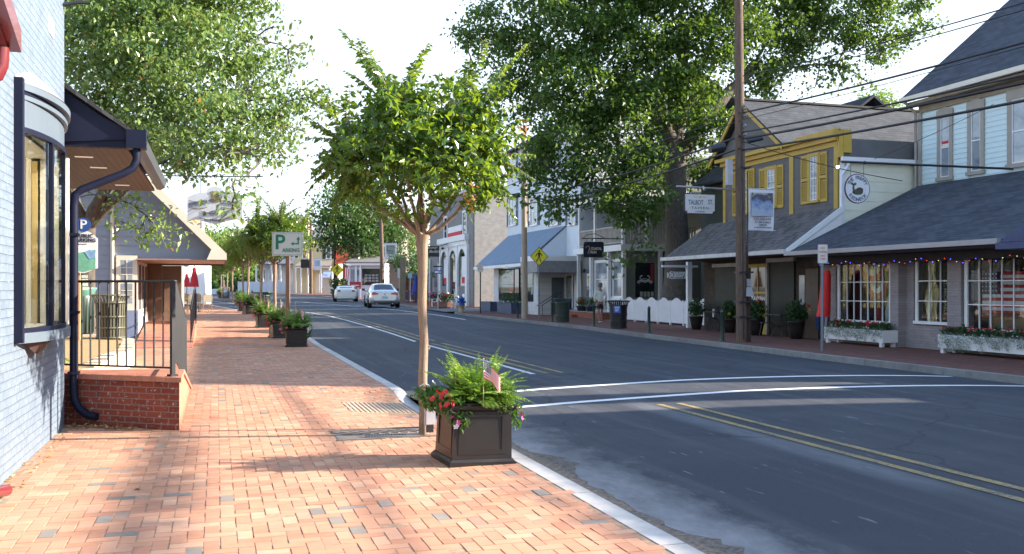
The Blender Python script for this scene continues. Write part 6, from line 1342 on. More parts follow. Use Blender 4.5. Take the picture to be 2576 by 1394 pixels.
bt = bistro_table('small metal table between the fence end and the tall pole', *on_g(1803, 836).xy, .65); q = on_g(1945, 850); bistro_table('wider metal table in front of the dark roller shade', q.x+.4, q.y, .8)
def bistro_chair(label, loc, rz):
    t = thing('bistro_chair', label, 'chair', loc, rz, 'metal bistro chairs before the tavern'); m = MB(); m.lathe([(.001, .45), (.20, .45), (.21, .465), (.20, .475), (.001, .475)], seg=16); part('seat', m, dark_metal, t, False)
    m = MB(); m.tube([(-.19, -.15, .47), (-.2, -.2, .75), (-.12, -.22, .9), (0, -.225, .93), (.12, -.22, .9), (.2, -.2, .75), (.19, -.15, .47)], .011, 6); m.tube([(-.1, -.18, .47), (-.1, -.215, .9)], .008, 5); m.tube([(.1, -.18, .47), (.1, -.215, .9)], .008, 5); part('backrest', m, dark_metal, t, False)
    for sx2 in (-1, 1):
        for sy in (-1, 1): m = MB(); m.tube([(sx2*.14, sy*.14, .45), (sx2*.21, sy*.22, 0)], .011, 6); part('leg', m, dark_metal, t, False)
    return t
q = on_g(1822, 838); c1 = bistro_chair('metal chair beside the small table left of the pole', (q.x+.3, q.y+.2, 0), 2.4)
for px, py, rz, dx, lab in ((1783, 834, .8, .2, 'metal chair between the fence end pot and the small table'), (1925, 848, 1.0, .1, 'metal chair left of the wider table'), (1962, 850, 3.4, .9, 'metal chair behind the wider table')):
    q = on_g(px, py); dup(c1, (q.x+dx, q.y+.1, 0), rz, lab)

# ---- white picket fence
wf = thing('picket_fence', 'white scalloped board fence under the oak', 'fence', (18.6, 37, 0)); FF = street_right(18.6, 41.4)
mb_w = mat('white_fence_paint', (.72, .73, .76), .55, .07, 2); L = 8.4; n = 7; w = L/n
for i in range(n):
    m = MB(); a0 = i*w+.05; a1 = (i+1)*w-.05; k = 9
    for j in range(k):
        u0, u1 = a0+(a1-a0)*j/k+.003, a0+(a1-a0)*(j+1)/k-.003; um = lambda u: 1.0+.17*math.sin(math.pi*(u-a0)/(a1-a0))**1.6
        m.prism(FF, [(u0, .10), (u1, .10), (u1, um(u1)), (u0, um(u0))], 0, .022)
    part('panel', m, mb_w, wf)
for i in range(n+1): m = MB(); m.ob(FF, i*w-.045, i*w+.045, 0, 1.03, -.06, .03); m.ob(FF, i*w-.055, i*w+.055, 1.031, 1.06, -.07, .04); part('post', m, mb_w, wf)
# ---- dark green house behind the oak
dg = thing('dark_green_house', 'dark green sided house half hidden behind the oak trunk', 'house', (21.5, 35, 0)); FD = street_right(21.3, 38.8)
mb = MB(); mb.siding(FD, 0, 7.2, 0, 6.4, .16); mb.bx(21.305, 29, 31.6, 38.8, 0, 6.4); part('wall', mb, mat('dark_green_siding', (.050, .066, .055), .7, .08, 2), dg)
mb = MB(); mb.slab([(20.9, 31.5, 6.3), (25, 31.5, 9.3), (25, 39, 9.3), (20.9, 39, 6.3)], .1); mb.slab([(25, 31.5, 9.3), (29.3, 31.5, 6.3), (29.3, 39, 6.3), (25, 39, 9.3)], .1); part('roof', mb, tan_sh, dg)
mb = MB(); mb.bx(25, 36, 38.81, 43.1, 0, 7.4); part('added_shade_wing', mb, MAT['dark_green_siding'], dg)  # hidden block added to keep the sun off the coastal shop
mb = MB(); mb.ob(FD, 7.0, 7.2, 0, 6.3, .0, .06); part('corner_board', mb, mat('green_trim', (.055, .07, .06), .6), dg)

# ---- Coastal shop with balcony porch
gg = mat('grey_green_paint', (.17, .18, .165), .6, .08, 2); cr = thing('coastal_shop', 'grey green porch shop with white columns, balcony and a crab window', 'building', (19.5, 44, 0)); FCs = street_right(19.5, 49.6)
Ac = lambda px: FCs.ap(px, 700)[0]; a0, a1 = Ac(1462), Ac(1682)
YE = 43.2; a1 = 49.6-YE; FEn = facing(19.5, YE); Ae = lambda px: FEn.ap(px, 700)[0]
mb = MB(); mb.ob(FCs, a0, a1, 0, 3.45, -.3, -.0); mb.bx(21.9, 28, YE+2.2, 49.6-a0, 3.45, 8.6); mb.bx(19.81, 28, YE, 49.6-a0, 0, 3.449); part('wall', mb, gg, cr)
mb = MB(); mb.bx(19.1, 28, YE-.3, 49.6-a0+.2, 3.45, 3.75); mb.bx(19.2, 28, YE-.2, 49.6-a0+.2, 6.2, 6.5); part('beam', mb, white, cr)
mb = MB(); mb.slab([(19.1, YE-.3, 6.52), (28.5, YE-.3, 9.5), (28.5, 49.6-a0+.3, 9.5), (19.1, 49.6-a0+.3, 6.52)], .1); part('roof', mb, tan_sh, cr)
for px in (1464, 1496, 1541): m = MB(); a = Ac(px); m.ob(FCs, a-.08, a+.08, .35, 3.449, .12, .28); part('column', m, white, cr)
for x in (19.3, 21.3): m = MB(); m.bx(x-.09, x+.09, YE-.27, YE-.09, 0, 3.449); part('column', m, white, cr)
for px in (1466, 1505): m = MB(); a = Ac(px); m.ob(FCs, a-.07, a+.07, 3.751, 6.199, .1, .24); part('column', m, white, cr)
for x in (19.32, 20.6, 22.2): m = MB(); m.bx(x-.07, x+.07, YE-.15, YE-.01, 3.751, 6.199); part('column', m, white, cr)
bal = mat('taupe_balustrade', (.36, .34, .31), .6)
m = MB(); m.ob(FCs, a0, a1, 4.65, 4.74, .13, .21); m.ob(FCs, a0, a1, 3.85, 3.92, .13, .21); k = int((a1-a0)/.16)
for i in range(k): a = a0+.08+i*.16; m.ob(FCs, a-.045, a+.045, 3.921, 4.649, .15, .18)
part('balustrade', m, bal, cr)
m = MB(); m.ob(FEn, -.1, 4, 4.65, 4.74, .05, .13); m.ob(FEn, -.1, 4, 3.85, 3.92, .05, .13)
for i in range(25): a = -.05+i*.16; m.ob(FEn, a-.045, a+.045, 3.921, 4.649, .07, .10)
part('balustrade', m, bal, cr)
for x0, x1 in ((1500, 1535), (1545, 1568)):
    aa, ab = Ac(x0), Ac(x1); window(cr, FCs, aa, ab, 1.15, 2.95, white, glass_sky, .12, 1, 2, .02, white, name='display_window')
aa, ab = Ae(1597), Ae(1646); w_ = window(cr, FEn, aa, ab, 1.12, 2.85, gg, glass_dark, .12, 1, 2, .02, navy, name='display_window')
for k in list(w_.children):
    if k.name.startswith('sash'): bpy.data.objects.remove(k)
m = MB(); c0, c1_ = (aa+ab)/2, 1.98; sc = .34
def cr_t(pts, r): m.tube([FEn.p(c0+x*sc, c1_+z*sc, .026) for x, z in pts], r*.62, 5)
for s in (-1, 1):
    cr_t([(s*.40, .05), (s*.66, .15), (s*.78, .38), (s*.66, .62), (s*.42, .66)], .035); cr_t([(s*.42, .66), (s*.54, .54)], .02)
    for i in range(3): cr_t([(s*.42, -.05-.07*i), (s*(.85-.10*i), .02-.12*i), (s*(1.15-.14*i), -.2-.09*i), (s*(1.22-.16*i), -.40-.04*i)], .022)
cr_t([(-.45, .1), (-.2, .22), (0, .19), (.2, .22), (.45, .1), (.34, -.22), (0, -.36), (-.34, -.22), (-.45, .1)], .024); cr_t([(-.28, -.06), (.28, -.06)], .03); cr_t([(-.22, -.19), (.22, -.19)], .022)
part('crab_decal', m, white, w_)
m = MB()
for i in range(4): m.ob(FEn, aa+.28+i*.2, aa+.42+i*.2, 1.15, 1.40, .021, .03)
part('display_cards', m, mat('display_card', (.42, .46, .38), .6), w_)
m = MB(); m.ob(FEn, ab-.22, ab-.04, 1.9, 2.8, .021, .026); part('red_poster', m, mat('red_poster', (.30, .03, .05), .6), w_)
m = MB(); a, b = Ac(1500), Ac(1568); m.ob(FCs, a, b, .35, .42, .1, .2); m.ob(FCs, a, b, .98, 1.05, .1, .2)
for i in range(16): u = a+(b-a)*(i+.5)/16; m.ob(FCs, u-.03, u+.03, .421, .979, .13, .17)
part('porch_rail', m, white, cr)
m = MB(); a, b = Ac(1478), Ac(1488); m.ob(FCs, a, b, .4, 2.6, .01, .08); dr = part('door', m, mat('blue_door', (.05, .09, .14), .5), cr); m = MB(); m.ob(FCs, a+.1, b-.1, 1.2, 2.4, .081, .09); part('pane', m, glass_dark, dr)
m = MB(); q = FCs.p(Ac(1474), 2.55, .12); m.ball(q, .09, 8, 1.4); part('lantern', m, dark_metal, cr)
stp = brick('step_brick', (.24, .08, .05), (.33, .125, .08), (.2, .14, .11), 'yz0', .2, .075, .008)
m = MB(); m.ob(FCs, a0-.3, Ac(1565), -.05, .32, -.0, 1.1); m.ob(FCs, a0-.3, Ac(1500), -.05, .16, 1.101, 1.45); part('steps', m, stp, cr)
m = MB(); m.ob(FCs, a0-.32, Ac(1566), .321, .36, -.0, 1.14); part('step_cap', m, mat('step_cap', (.3, .28, .27), .7), cr)
cs = thing('coastal_sign', 'dark navy sign with pale lettering on a scrolled iron bracket', 'sign', (17.5, 42.5, 3)); F7 = facing(0, 42.5); P7 = lambda px, py: F7.ap(px, py); s_ = 44/FOC
(x0, z1), (x1, z0) = P7(1467, 608), P7(1518, 648); m = MB(); m.prism(F7, rrect(F7, (x0+x1)/2, (z0+z1)/2, x1-x0, z1-z0, .1), 0, .05); part('board', m, mat('deep_navy_board', (.012, .018, .04), .4, .1), cs)
m = MB(); write(m, F7, P7(1499, 0)[0], P7(1499, 626)[1], .055, 'COASTAL', 9*s_, .008, width=31*s_); write(m, F7, P7(1492, 0)[0], P7(1492, 635)[1], .055, 'RUN', 9*s_, .008, width=16*s_); part('lettering', m, mat('pale_gold_letters', (.70, .66, .52), .5), cs)
m = MB(); m.tube([F7.p(*P7(1472, 624), .055), F7.p(*P7(1476, 619), .055), F7.p(*P7(1481, 620), .055), F7.p(*P7(1482, 627), .055), F7.p(*P7(1477, 638), .055)], .02, 6); m.tube([F7.p(*P7(1481, 624), .056), F7.p(*P7(1484, 632), .056), F7.p(*P7(1480, 640), .056)], .013, 6); part('heron_emblem', m, mat('emblem_pink', (.42, .34, .36), .5), cs)
m = MB(); m.tube([F7.p(*P7(1463, 600), .02), F7.p(*P7(1523, 600), .02)], .03, 6); m.tube([F7.p(*P7(1466, 599), .02), F7.p(*P7(1478, 590), .02), F7.p(*P7(1498, 588), .02), F7.p(*P7(1520, 599), .02)], .018, 6); part('bracket', m, dark_metal, cs)
for px in (1475, 1510): m = MB(); m.tube([F7.p(*P7(px, 600), .02), F7.p(*P7(px, 609), .02)], .012, 5); part('hanger', m, dark_metal, cs)
m = MB(); z6 = P7(1500, 600)[1]; m.tube([F7.p(P7(1523, 600)[0]-.02, z6, .02), (19.05, 42.5, z6), (19.18, 42.95, z6)], .03, 6); part('arm', m, dark_metal, cs)
m = MB(); q = F7.p(*P7(1491, 605), -.1); m.tube([F7.p(*P7(1491, 600), .0), q], .03, 6); part('lamp', m, dark_metal, cs)
def urn(label, px, py, lm, fm):
    q = on_g(px, py, .0); t = thing('urn_planter', label, 'urn', (q.x, q.y, .0), 0, 'dark urns on the brick steps'); m = MB(); m.lathe([(.001, 0), (.2, 0), (.2, .06), (.09, .12), (.08, .2), (.22, .32), (.26, .55), (.33, .62), (.30, .64), (.001, .6)], seg=16); part('urn', m, dark_metal, t, False)
    v, f = cloud((0, 0, .85), (.3, .3, .28), 330, .11, .45, -.1); link('foliage', np_mesh('foliage', v, f, lm), t); m = MB(); petals(m, [(rnd.gauss(0, .18), -.1, .95+rnd.gauss(0, .12)) for i in range(12)], .06); part('blossoms', m, fm, t, False)
urn('dark urn with red topped plant by the porch handrail', 1463, 799, lm_mid, fred); urn('dark urn with purple flowers next to the white porch column', 1487, 801, lm_mid, mat('purple_petal', (.30, .06, .34), .6))

# ---- white shop with blue metal awning roof
wsid = mat('white_siding', (.62, .68, .74), .6, .04, 2); wbr = brick('white_painted_brick', (.60, .61, .60), (.68, .69, .68), (.52, .53, .52), 'yz0', .2, .07, .006, .8, .4, .008)
wm = thing('blue_awning_shop', 'white shop with a sloping blue metal awning roof', 'building', (19.7, 57, 0)); FWm = street_right(19.7, 64)
mb = MB(); mb.siding(FWm, 0, 14.2, 3.0, 11.2, .17); mb.bx(19.71, 32, 49.8, 64, 0, 11.2); mb.siding(facing(19.7, 49.78), 0, 12, 0, 11.2, .17); part('wall', mb, wsid, wm)
mb = MB(); mb.slab([(19.3, 49.5, 11.1), (26, 49.5, 15), (26, 64.3, 15), (19.3, 64.3, 11.1)], .12); mb.slab([(26, 49.5, 15), (32.5, 49.5, 11.1), (32.5, 64.3, 11.1), (26, 64.3, 15)], .12); part('roof', mb, tan_sh, wm)
bsh = mat('blue_shutter', (.10, .14, .20), .5, .1)
for px in (1290, 1344, 1396, 1440):
    a, b = FWm.ap(px-8, 512); a1, b2 = FWm.ap(px+8, 572); 
    for up in (0, 3.4): window(wm, FWm, a, a1, b2+up+.2, b+up+.3, white, glass_sky, .1, 2, 4, .02, white, shutters=(.42, bsh))
# ridged metal awning: real standing seams
amet = mat('blue_metal_roofing', (.21, .26, .32), .4, .08, 2, metal=.2, spec=.5)
E0, E1, T0, T1 = Vector((17.15, 63.3, 3.05)), Vector((17.15, 52.1, 3.1)), Vector((19.68, 63.6, 5.25)), Vector((19.68, 52.1, 5.25))
mb = MB(); n = 37; vs = []
for i in range(n*3+1):
    s = i/(n*3); z = .045 if i % 3 == 0 else 0; vs += [E0.lerp(E1, s)+Vector((0, 0, z)), T0.lerp(T1, s)+Vector((0, 0, z))]
mb.add(vs, [(2*i, 2*i+2, 2*i+3, 2*i+1) for i in range(n*3)]); mb.slab([E0-Vector((0, 0, .01)), E1-Vector((0, 0, .01)), T1-Vector((0, 0, .01)), T0-Vector((0, 0, .01))], .05); part('awning_roof', mb, amet, wm)
mb = MB(); mb.bx(17.05, 17.16, 52.0, 63.4, 2.86, 3.04); part('awning_fascia', mb, white, wm)
mb = MB(); mb.add([(17.3, 52.08, 3.1), (19.69, 52.08, 3.1), (19.69, 52.08, 5.2)], [(0, 1, 2)]); part('awning_gable', mb, wsid, wm)
mb = MB(); mb.bx(17.0, 19.69, 49.9, 52.6, 3.11, 3.4); part('porch_beam', mb, white, wm); mb = MB(); mb.bx(16.95, 19.6, 49.4, 52.4, 2.45, 3.1); part('porch_fascia', mb, mat('grey_fascia', (.24, .25, .27), .6), wm)
FWf = street_right(17.9, 61.2); Aw = lambda px: FWf.ap(px, 720)[0]
mb = MB(); e_ = Aw(1353); Ye = 61.2-e_
mb.ob(FWf, 0, Aw(1254), 0, 2.9, -.3, 0); mb.ob(FWf, Aw(1342), e_, 0, 2.9, -.3, 0); mb.ob(FWf, Aw(1254), Aw(1342), 0, .75, -.3, 0); mb.bx(18.21, 19.7, Ye, Ye+.2, 0, 2.9); mb.bx(18.2, 19.7, 61.0, 61.2, 0, 2.9); part('shopfront', mb, wbr, wm)
for x0, x1 in ((1256, 1292), (1295, 1305), (1310, 1340)): window(wm, FWf, Aw(x0), Aw(x1), .85, 2.75, navy, glass_clear if x0 != 1295 else glass_dark, .06, 1, 2, -.1, navy, name='shop_window')
mb = MB(); mb.bx(19.4, 19.5, 54, 61, .3, 2.9); part('interior', mb, mat('warm_interior', (.12, .10, .09), .8, .5, 1.5), wm)
for lab, px, m_ in (('red dress in the window of the blue awning shop', 1276, red_cloth), ('white clothes in the window of the blue awning shop', 1330, white_cloth)):
    q = FWf.p(Aw(px), 1.0, -.5); t = thing('shop_dress', lab, 'dress', q); m = MB(); m.lathe([(.35, .2), (.28, .7), (.16, 1.05), (.22, 1.35), (.08, 1.45), (.001, 1.46)], seg=12); part('fabric', m, m_, t, False); m = MB(); m.tube([(0, 0, -.3), (0, 0, .3)], .02, 5); part('stand', m, dark_metal, t, False)
mb = MB(); mb.bx(18.75, 19.5, Ye-.06, Ye-.004, 0, 2.2); mb.bx(19.60, 19.695, 51.0, Ye-.2, 0, 2.3); part('door', mb, mat('slate_door', (.10, .13, .15), .5), wm)
FX = street_right(19.6, 53.7); mb = MB(); a, b = FX.ap(1424, 700)[0], FX.ap(1438, 700)[0]; mb.ob(FX, a-.1, b+.1, .4, 2.4, -.05, .0); w_ = part('window', mb, white, wm); mb = MB(); mb.ob(FX, a+.02, b-.02, .9, 2.2, .001, .01); part('pane', mb, glass_sky, w_)
hr = thing('porch_handrail', 'thin black handrails on the steps by the blue awning shop', 'handrail', (18.3, 51.3, 0))
for dy in (0, -.7):
    m = MB(); m.tube([(17.6, 51.4+dy, .55), (18.9, 51.4+dy, 1.35)], .02, 6); part('rail', m, dark_metal, hr)
    for x in (17.7, 18.8): m = MB(); m.tube([(x, 51.4+dy, 0), (x, 51.4+dy, .62+(x-17.7)*.6)], .016, 6); part('post', m, dark_metal, hr)
bpl = mat('navy_planter_paint', (.05, .07, .14), .5, .1)
def trough(label, y0, y1, hedge):
    t = thing('planter_trough', label, 'planter', (17.4, (y0+y1)/2, 0), 0, 'navy troughs before the blue awning shop'); m = MB(); m.bx(17.0, 17.75, y0, y1, 0, .62); part('box', m, bpl, t); m = MB(); m.bx(16.97, 17.78, y0-.03, y1+.03, .621, .68); part('rim', m, bpl, t)
    if hedge:
        m = nr.random((900, 3)); P = (m-.5)*np.array([.7, y1-y0, .6])+np.array([0, 0, .98]); v, f = leaves(P, .09, .6, .1); link('hedge', np_mesh('hedge', v, f, lm_dark), t)
trough('empty navy trough at the left corner of the blue awning shop', 59.0, 61.2, False); trough('navy trough with clipped shrub behind the wooden pole', 54.4, 57.4, True)

# ---- bollards, bins, pedestrian sign, poles
def bollard(label, px, py, first=None):
    q = on_g(px, py, .01); 
    if first is not None: return dup(first, (q.x, q.y, 0), 0, label)
    t = thing('bollard', label, 'bollard', (q.x, q.y, 0), 0, 'slim green bollards on the right kerb'); m = MB(); m.lathe([(.001, 0), (.12, 0), (.12, .02), (.06, .04), (.052, .08), (.05, .86), (.06, .87), (.06, .89), (.045, .91), (.03, .95), (.001, .96)], seg=14); part('shaft', m, slat_green, t, False); m = MB(); m.lathe([(.06, .10), (.065, .12), (.06, .14)], seg=14); part('collar', m, slat_green, t, False); return t
b1 = bollard('slim green bollard beside the walking person', 1494, 821.5); bollard('slim green bollard left of the wooden pole', 1302, 801, b1); bollard('slim green bollard between pedestrian sign and green bin', 1389, 810, b1); bollard('slim green bollard in front of the picket fence', 1632.5, 838, b1); bollard('leaning slim bollard left of the tall utility pole', 1817, 859, b1)
q = on_g(1421, 811, .01); bin_('dark green slatted bin left of the walking person', (q.x, q.y+.3, 0), slat_green, 1.08, .33)
q = on_g(1565, 827, .01); nb_ = bin_('black slatted bin with a blue notice before the fence', (q.x, q.y+.35, 0), slat_black, 1.08, .35)
m = MB(); F = Fr((-.2, -.345, 0), (.94, -.34, 0), (-.34, -.94, 0)); m.ob(F, -.15, .12, .62, .90, -.02, .0); np_ = part('notice', m, mat('notice_blue', (.03, .10, .40), .4), nb_, False); m = MB(); [m.ob(F, -.11+.01*k, .08-.02*k, .83-.07*k, .86-.07*k, .001, .004) for k in range(3)]; part('print_bars', m, white, np_, False)
def sign_plate(name, label, px, y0, y1, x0, x1, d, base_z, facec, fill, border, textrows, pole, pw=.035, diamond=False, txtm=None, cat='sign', ped=False, lean=0):
    q = at_d((x0+x1)/2, 700, d); pos = Vector((q.x, q.y, base_z)); t = thing(name, label, cat, pos, 0); F = Fr((q.x, q.y, 0), (CT, -ST, 0), (-ST, -CT, 0)); s = d/FOC; zc = H+(HY-(y0+y1)/2)*s; w = (x1-x0)*s; h = (y1-y0)*s
    m = MB()
    if diamond: m.prism(F, [(0, zc-h/2), (w/2, zc), (0, zc+h/2), (-w/2, zc)], .03, .036)
    else: m.prism(F, rrect(F, 0, zc, w, h, .03), .03, .036)
    pl_ = part('plate', m, border, t); k = .93 if not diamond else .92
    m = MB()
    if diamond: m.prism(F, [(0, zc-h/2*k), (w/2*k, zc), (0, zc+h/2*k), (-w/2*k, zc)], .037, .039)
    else: m.prism(F, rrect(F, 0, zc, w-.035, h-.035, .025), .037, .039)
    part('field', m, fill, t)
    if textrows:
        m = MB()
        for tx, dz, sz_, wd in textrows: write(m, F, 0, zc+dz*h, .042, tx, sz_*h, .0015, width=wd*w if wd else None)
        part('lettering', m, txtm, t)
    if ped:
        m = MB(); u = h*.012
        def pp_(pts): m.prism(F, [(x*u, zc+z*u) for x, z in pts], .0395, .043)
        m.prism(F, [(1*u+4.2*u*math.cos(i*math.pi/6), zc+23*u+4.2*u*math.sin(i*math.pi/6)) for i in range(12)], .0395, .043)
        pp_([(-4, 17), (4, 17), (5, 10), (4, -1), (-3, -1), (-4, 8)]); pp_([(-4, 16.9), (-13, 8), (-15, 0), (-12, -.5), (-10, 6), (-4, 11)]); pp_([(4, 16.9), (12, 11), (14, 2), (11, 1), (9, 8), (4.6, 11)]); pp_([(-3, -1.1), (1, -1.1), (-3, -12), (-10, -24), (-14, -22), (-8, -11)]); pp_([(1.1, -1.1), (4, -1.1), (6, -11), (11, -24), (7, -25), (2, -12)])
        part('walking_symbol', m, black_in, t)
    m = MB(); m.tube([(pos.x-F.n.x*.01, pos.y-F.n.y*.01, base_z), (pos.x+lean, pos.y, zc+h/2*(.9 if not diamond else .5))], pw, 8); part('pole', m, pole, t); return t
yg = mat('fluorescent_yellow', (.72, .66, .01), .45, .03); galv = mat('blue_grey_pole', (.17, .20, .24), .45, .08, metal=.3)
q = on_g(1360, 806, .01); d = q.x*ST+q.y*CT; sign_plate('pedestrian_sign', 'yellow diamond pedestrian sign in front of the blue awning shop', 0, 621, 670, 1333, 1379, d, 0, None, yg, black_in, None, galv, .035, True, ped=True)
sign_plate('no_stopping_sign', 'white no stopping sign on a grey pole by the shop gutter', 0, 615, 663, 2056, 2081, 23.6, 0, None, mat('plate_white', (.62, .61, .60), .4, .03), mat('plate_border', (.50, .40, .36), .4), [('NO', .30, .20, .45), ('STOPPING', .10, .16, .8), ('ANY', -.10, .16, .5), ('TIME', -.27, .16, .55)], galv, .038, txtm=mat('faded_red_letters', (.62, .28, .20), .5))
sign_plate('kerb_parking_sign', 'small white parking plate on a thin pole by the grey brick wall', 0, 665, 684, 1201, 1216, 58, .02, None, MAT['plate_white'], MAT['plate_border'], [('NO', .22, .3, .5), ('PARKING', -.12, .22, .8)], dark_metal, .04, txtm=MAT['faded_red_letters'])
nailm = mat('pole_staple', (.4, .4, .42), .4, metal=.7)
# near utility pole
up = thing('utility_pole', 'tall weathered utility pole with a painted banner', 'utility pole', (14.62, 24.25, 0), 0, 'utility poles along the right kerb')
mb = MB(); mb.tube([(0, 0, -.1), (-.02, 0, 3), (-.05, .02, 7), (-.08, .05, 11.6)], [.155, .15, .135, .115], 14); part('shaft', mb, wood_pole, up, False)
mb = MB(); mb.tube([(.24, .05, 0), (.2, .05, 1.5), (.12, .06, 3.2)], [.10, .095, .06], 10); part('brace_pole', mb, bark('dark_pole_wood', (.035, .024, .02), (.09, .055, .04), (14, 14, .6)), up, False)
mb = MB(); mb.tube([(-.03, -.155, .1), (-.05, -.15, 4.5), (-.06, -.14, 6.4)], .018, 6); mb.tube([(.16, -.09, 1.9), (.14, -.1, 5)], .014, 6); part('conduit', mb, dark_metal, up, False)
for z, r_ in ((.75, .24), (1.18, .25), (2.05, .24), (5.1, .16)): mb = MB(); mb.box((.07, 0, z), (.46 if z < 3 else .30, .34, .05)); part('strap', mb, dark_metal, up, False)
mb = MB(); mb.box((.13, -.19, 1.75), (.14, .05, .22)); mb.add([(.05, -.2, 1.62), (.22, -.2, 1.62), (.28, -.24, 1.35), (.0, -.24, 1.35)], [(0, 1, 2, 3)]); part('notice_hood', mb, grey_metal, up, False)
mb = MB(); mb.box((-.42, -.02, 4.95), (.17, .14, .75)); part('equipment_box', mb, mat('pale_grey_box', (.36, .38, .41), .5), up, False)
mb = MB(); mb.tube([(-.95, .15, 5.62), (-.5, .1, 5.72)], .12, 10); part('splice_case', mb, dark_metal, up, False)
mb = MB(); mb.tube([(.18, -.02, 5.88), (.62, -.12, 5.98)], .07, 10); part('splice_case', mb, dark_metal, up, False)
for z in (6.05, 6.3, 6.6, 6.8): mb = MB(); mb.lathe([(.001, -.05), (.035, -.05), (.05, 0), (.035, .05), (.001, .05)], (.0, -.19, z), 8); part('insulator', mb, mat('insulator', (.20, .21, .23), .4), up, False)
mb = MB()
for i in range(40): z = rnd.uniform(1.2, 3.2); a = rnd.uniform(math.pi*.9, math.pi*1.9); mb.box((math.cos(a)*.152, math.sin(a)*.152, z), (.012, .012, .012))
part('staples', mb, nailm, up, False)
bn = thing('street_banner', 'white banner with harbour painting celebrating the town on the tall pole', 'banner', (14.62, 24.25, 3.4)); FB = facing(0, 24.2)
(x0, z1), (x1, z0) = FB.ap(1882, 476), FB.ap(1948, 580); mb = MB(); nn = 8; vs = []
for i in range(nn+1):
    for j in range(9): u, v = i/nn, j/8; vs.append(FB.p(x0+(x1-.06-x0)*u+.06*u*(1-v), z1-(z1-z0)*v-.02*v*u, .02+.03*math.sin(u*5+v*4)*v))
mb.add(vs, [(i*9+j+1, (i+1)*9+j+1, (i+1)*9+j, i*9+j) for i in range(nn) for j in range(8)], True); part('cloth', mb, mat('banner_white', (.68, .69, .73), .6, .03), bn)
hm, t, p = nodes('harbour_painting'); v = coords(t); sp = t.nodes.new('ShaderNodeSeparateXYZ'); t.links.new(v, sp.inputs[0])
wz = t.nodes.new('ShaderNodeMapRange'); wz.inputs[1].default_value = .45; wz.inputs[2].default_value = 1.25; t.links.new(sp.outputs[2], wz.inputs[0])
ad = mth(t, 'ADD', wz.outputs[0], mth(t, 'MULTIPLY', mth(t, 'SUBTRACT', noise(t, coords(t, sc=(1, 1, 1.4)), 5, 5), .5), 1.1))
t.links.new(ramp(t, ad, [(.0, (.35, .42, .52)), (.25, (.20, .28, .45)), (.42, (.06, .10, .22)), (.5, (.10, .06, .07)), (.58, (.06, .09, .09)), (.68, (.30, .32, .26)), (.8, (.42, .50, .58)), (1, (.50, .55, .60))]), p.inputs['Base Color']); p.inputs['Roughness'].default_value = .6
(a0, b1), (a1, b0) = FB.ap(1887, 485), FB.ap(1941, 545); mb = MB(); mb.ob(FB, a0, a1, b0, b1, .075, .078); pc = part('painting', mb, hm, bn)
mb = MB(); s_ = 27.3/FOC
for tx, py, sz_, w_ in (('CELEBRATE', 552, 8, 50), ('ST. MICHAELS', 560, 7, 46), ('2024', 567, 7, 22), ('ST. MICHAELS ART LEAGUE', 573, 4, 50)): write(mb, FB, FB.ap(1915, py)[0], FB.ap(1915, py)[1], .08, tx, sz_*s_, .001, width=w_*s_)
part('lettering', mb, mat('banner_letters', (.10, .11, .14), .6), bn)
mb = MB(); mb.tube([(14.6, 24.2, z1+.01), (x1, 24.18, z1+.01)], .016, 6); mb.tube([(14.6, 24.2, z0-.01), (x1+.02, 24.18, z0-.01)], .016, 6); part('rods', mb, grey_metal, bn)
# second pole
P2_ = on_g(1320, 802, .01); p2 = thing('utility_pole', 'shorter pale utility pole behind the pedestrian sign', 'utility pole', (P2_.x, P2_.y, 0), 0, 'utility poles along the right kerb')
d2 = P2_.x*ST+P2_.y*CT; zt = H+(HY-336)*d2/FOC
mb = MB(); mb.tube([(0, 0, -.1), (-.02, 0, 4), (-.06, 0, zt)], [.17, .155, .12], 12); part('shaft', mb, pale_pole, p2, False)
mb = MB(); mb.tube([(.0, 0, zt-.02), (-.06, 0, zt+.02)], .13, 10); part('cap', mb, grey_metal, p2, False)
for z in (5.9, 6.6, 7.3): mb = MB(); mb.box((-.03, -.18, z), (.5, .10, .10)); part('bracket', mb, dark_metal, p2, False)
mb = MB(); mb.tube([(-.9, .1, 6.25), (-.25, .0, 6.35)], .12, 8); part('splice_case', mb, dark_metal, p2, False)
mb = MB(); mb.tube([(.2, -.1, 5.0), (.19, -.1, 6.5)], .03, 6); part('conduit', mb, grey_metal, p2, False)
# wires
wire_m = mat('black_cable', (.012, .012, .014), .5)
def cable(label, a, b, sag, r):
    a, b = Vector(a), Vector(b); n = 40; t = thing('overhead_cable', label, 'cable', a.lerp(b, .5), 0, 'overhead cables along the right side'); m = MB()
    m.tube([a.lerp(b, i/n)-Vector((0, 0, 4*sag*(i/n)*(1-i/n))) for i in range(n+1)], r, 6); part('strand', m, wire_m, t)
PX = 14.58; PY = 24.1
def near_end(py, x=14.6): return at_x(2576, py, x)
def sag_for(py, zp, x=14.6):                                       # the sag of a span to the next pole that leaves the right edge at py
    e = near_end(py, x); k = (PY-e.y)/36.0; return max(0, (zp-e.z)/(4*k*(1-k)))
for lab, py, zp, r in (('thick black cable, topmost of three crossing the mint house', 190, 6.12, .022), ('thick black cable, middle of three crossing the mint house', 209, 5.93, .034), ('thick black cable, lowest of three crossing the mint house', 254, 5.60, .030),
    ('twisted service cable above the mint house eave', 108, 6.68, .024), ('thin wire just under the twisted service cable', 118, 6.48, .008), ('upper wire of the pair crossing the sky above the mint house roof', 8, 7.75, .014), ('lower wire of the pair crossing the sky above the mint house roof', 26, 7.55, .012)):
    cable(lab, (PX, PY, zp), (PX, PY-36, zp), sag_for(py, zp), r)
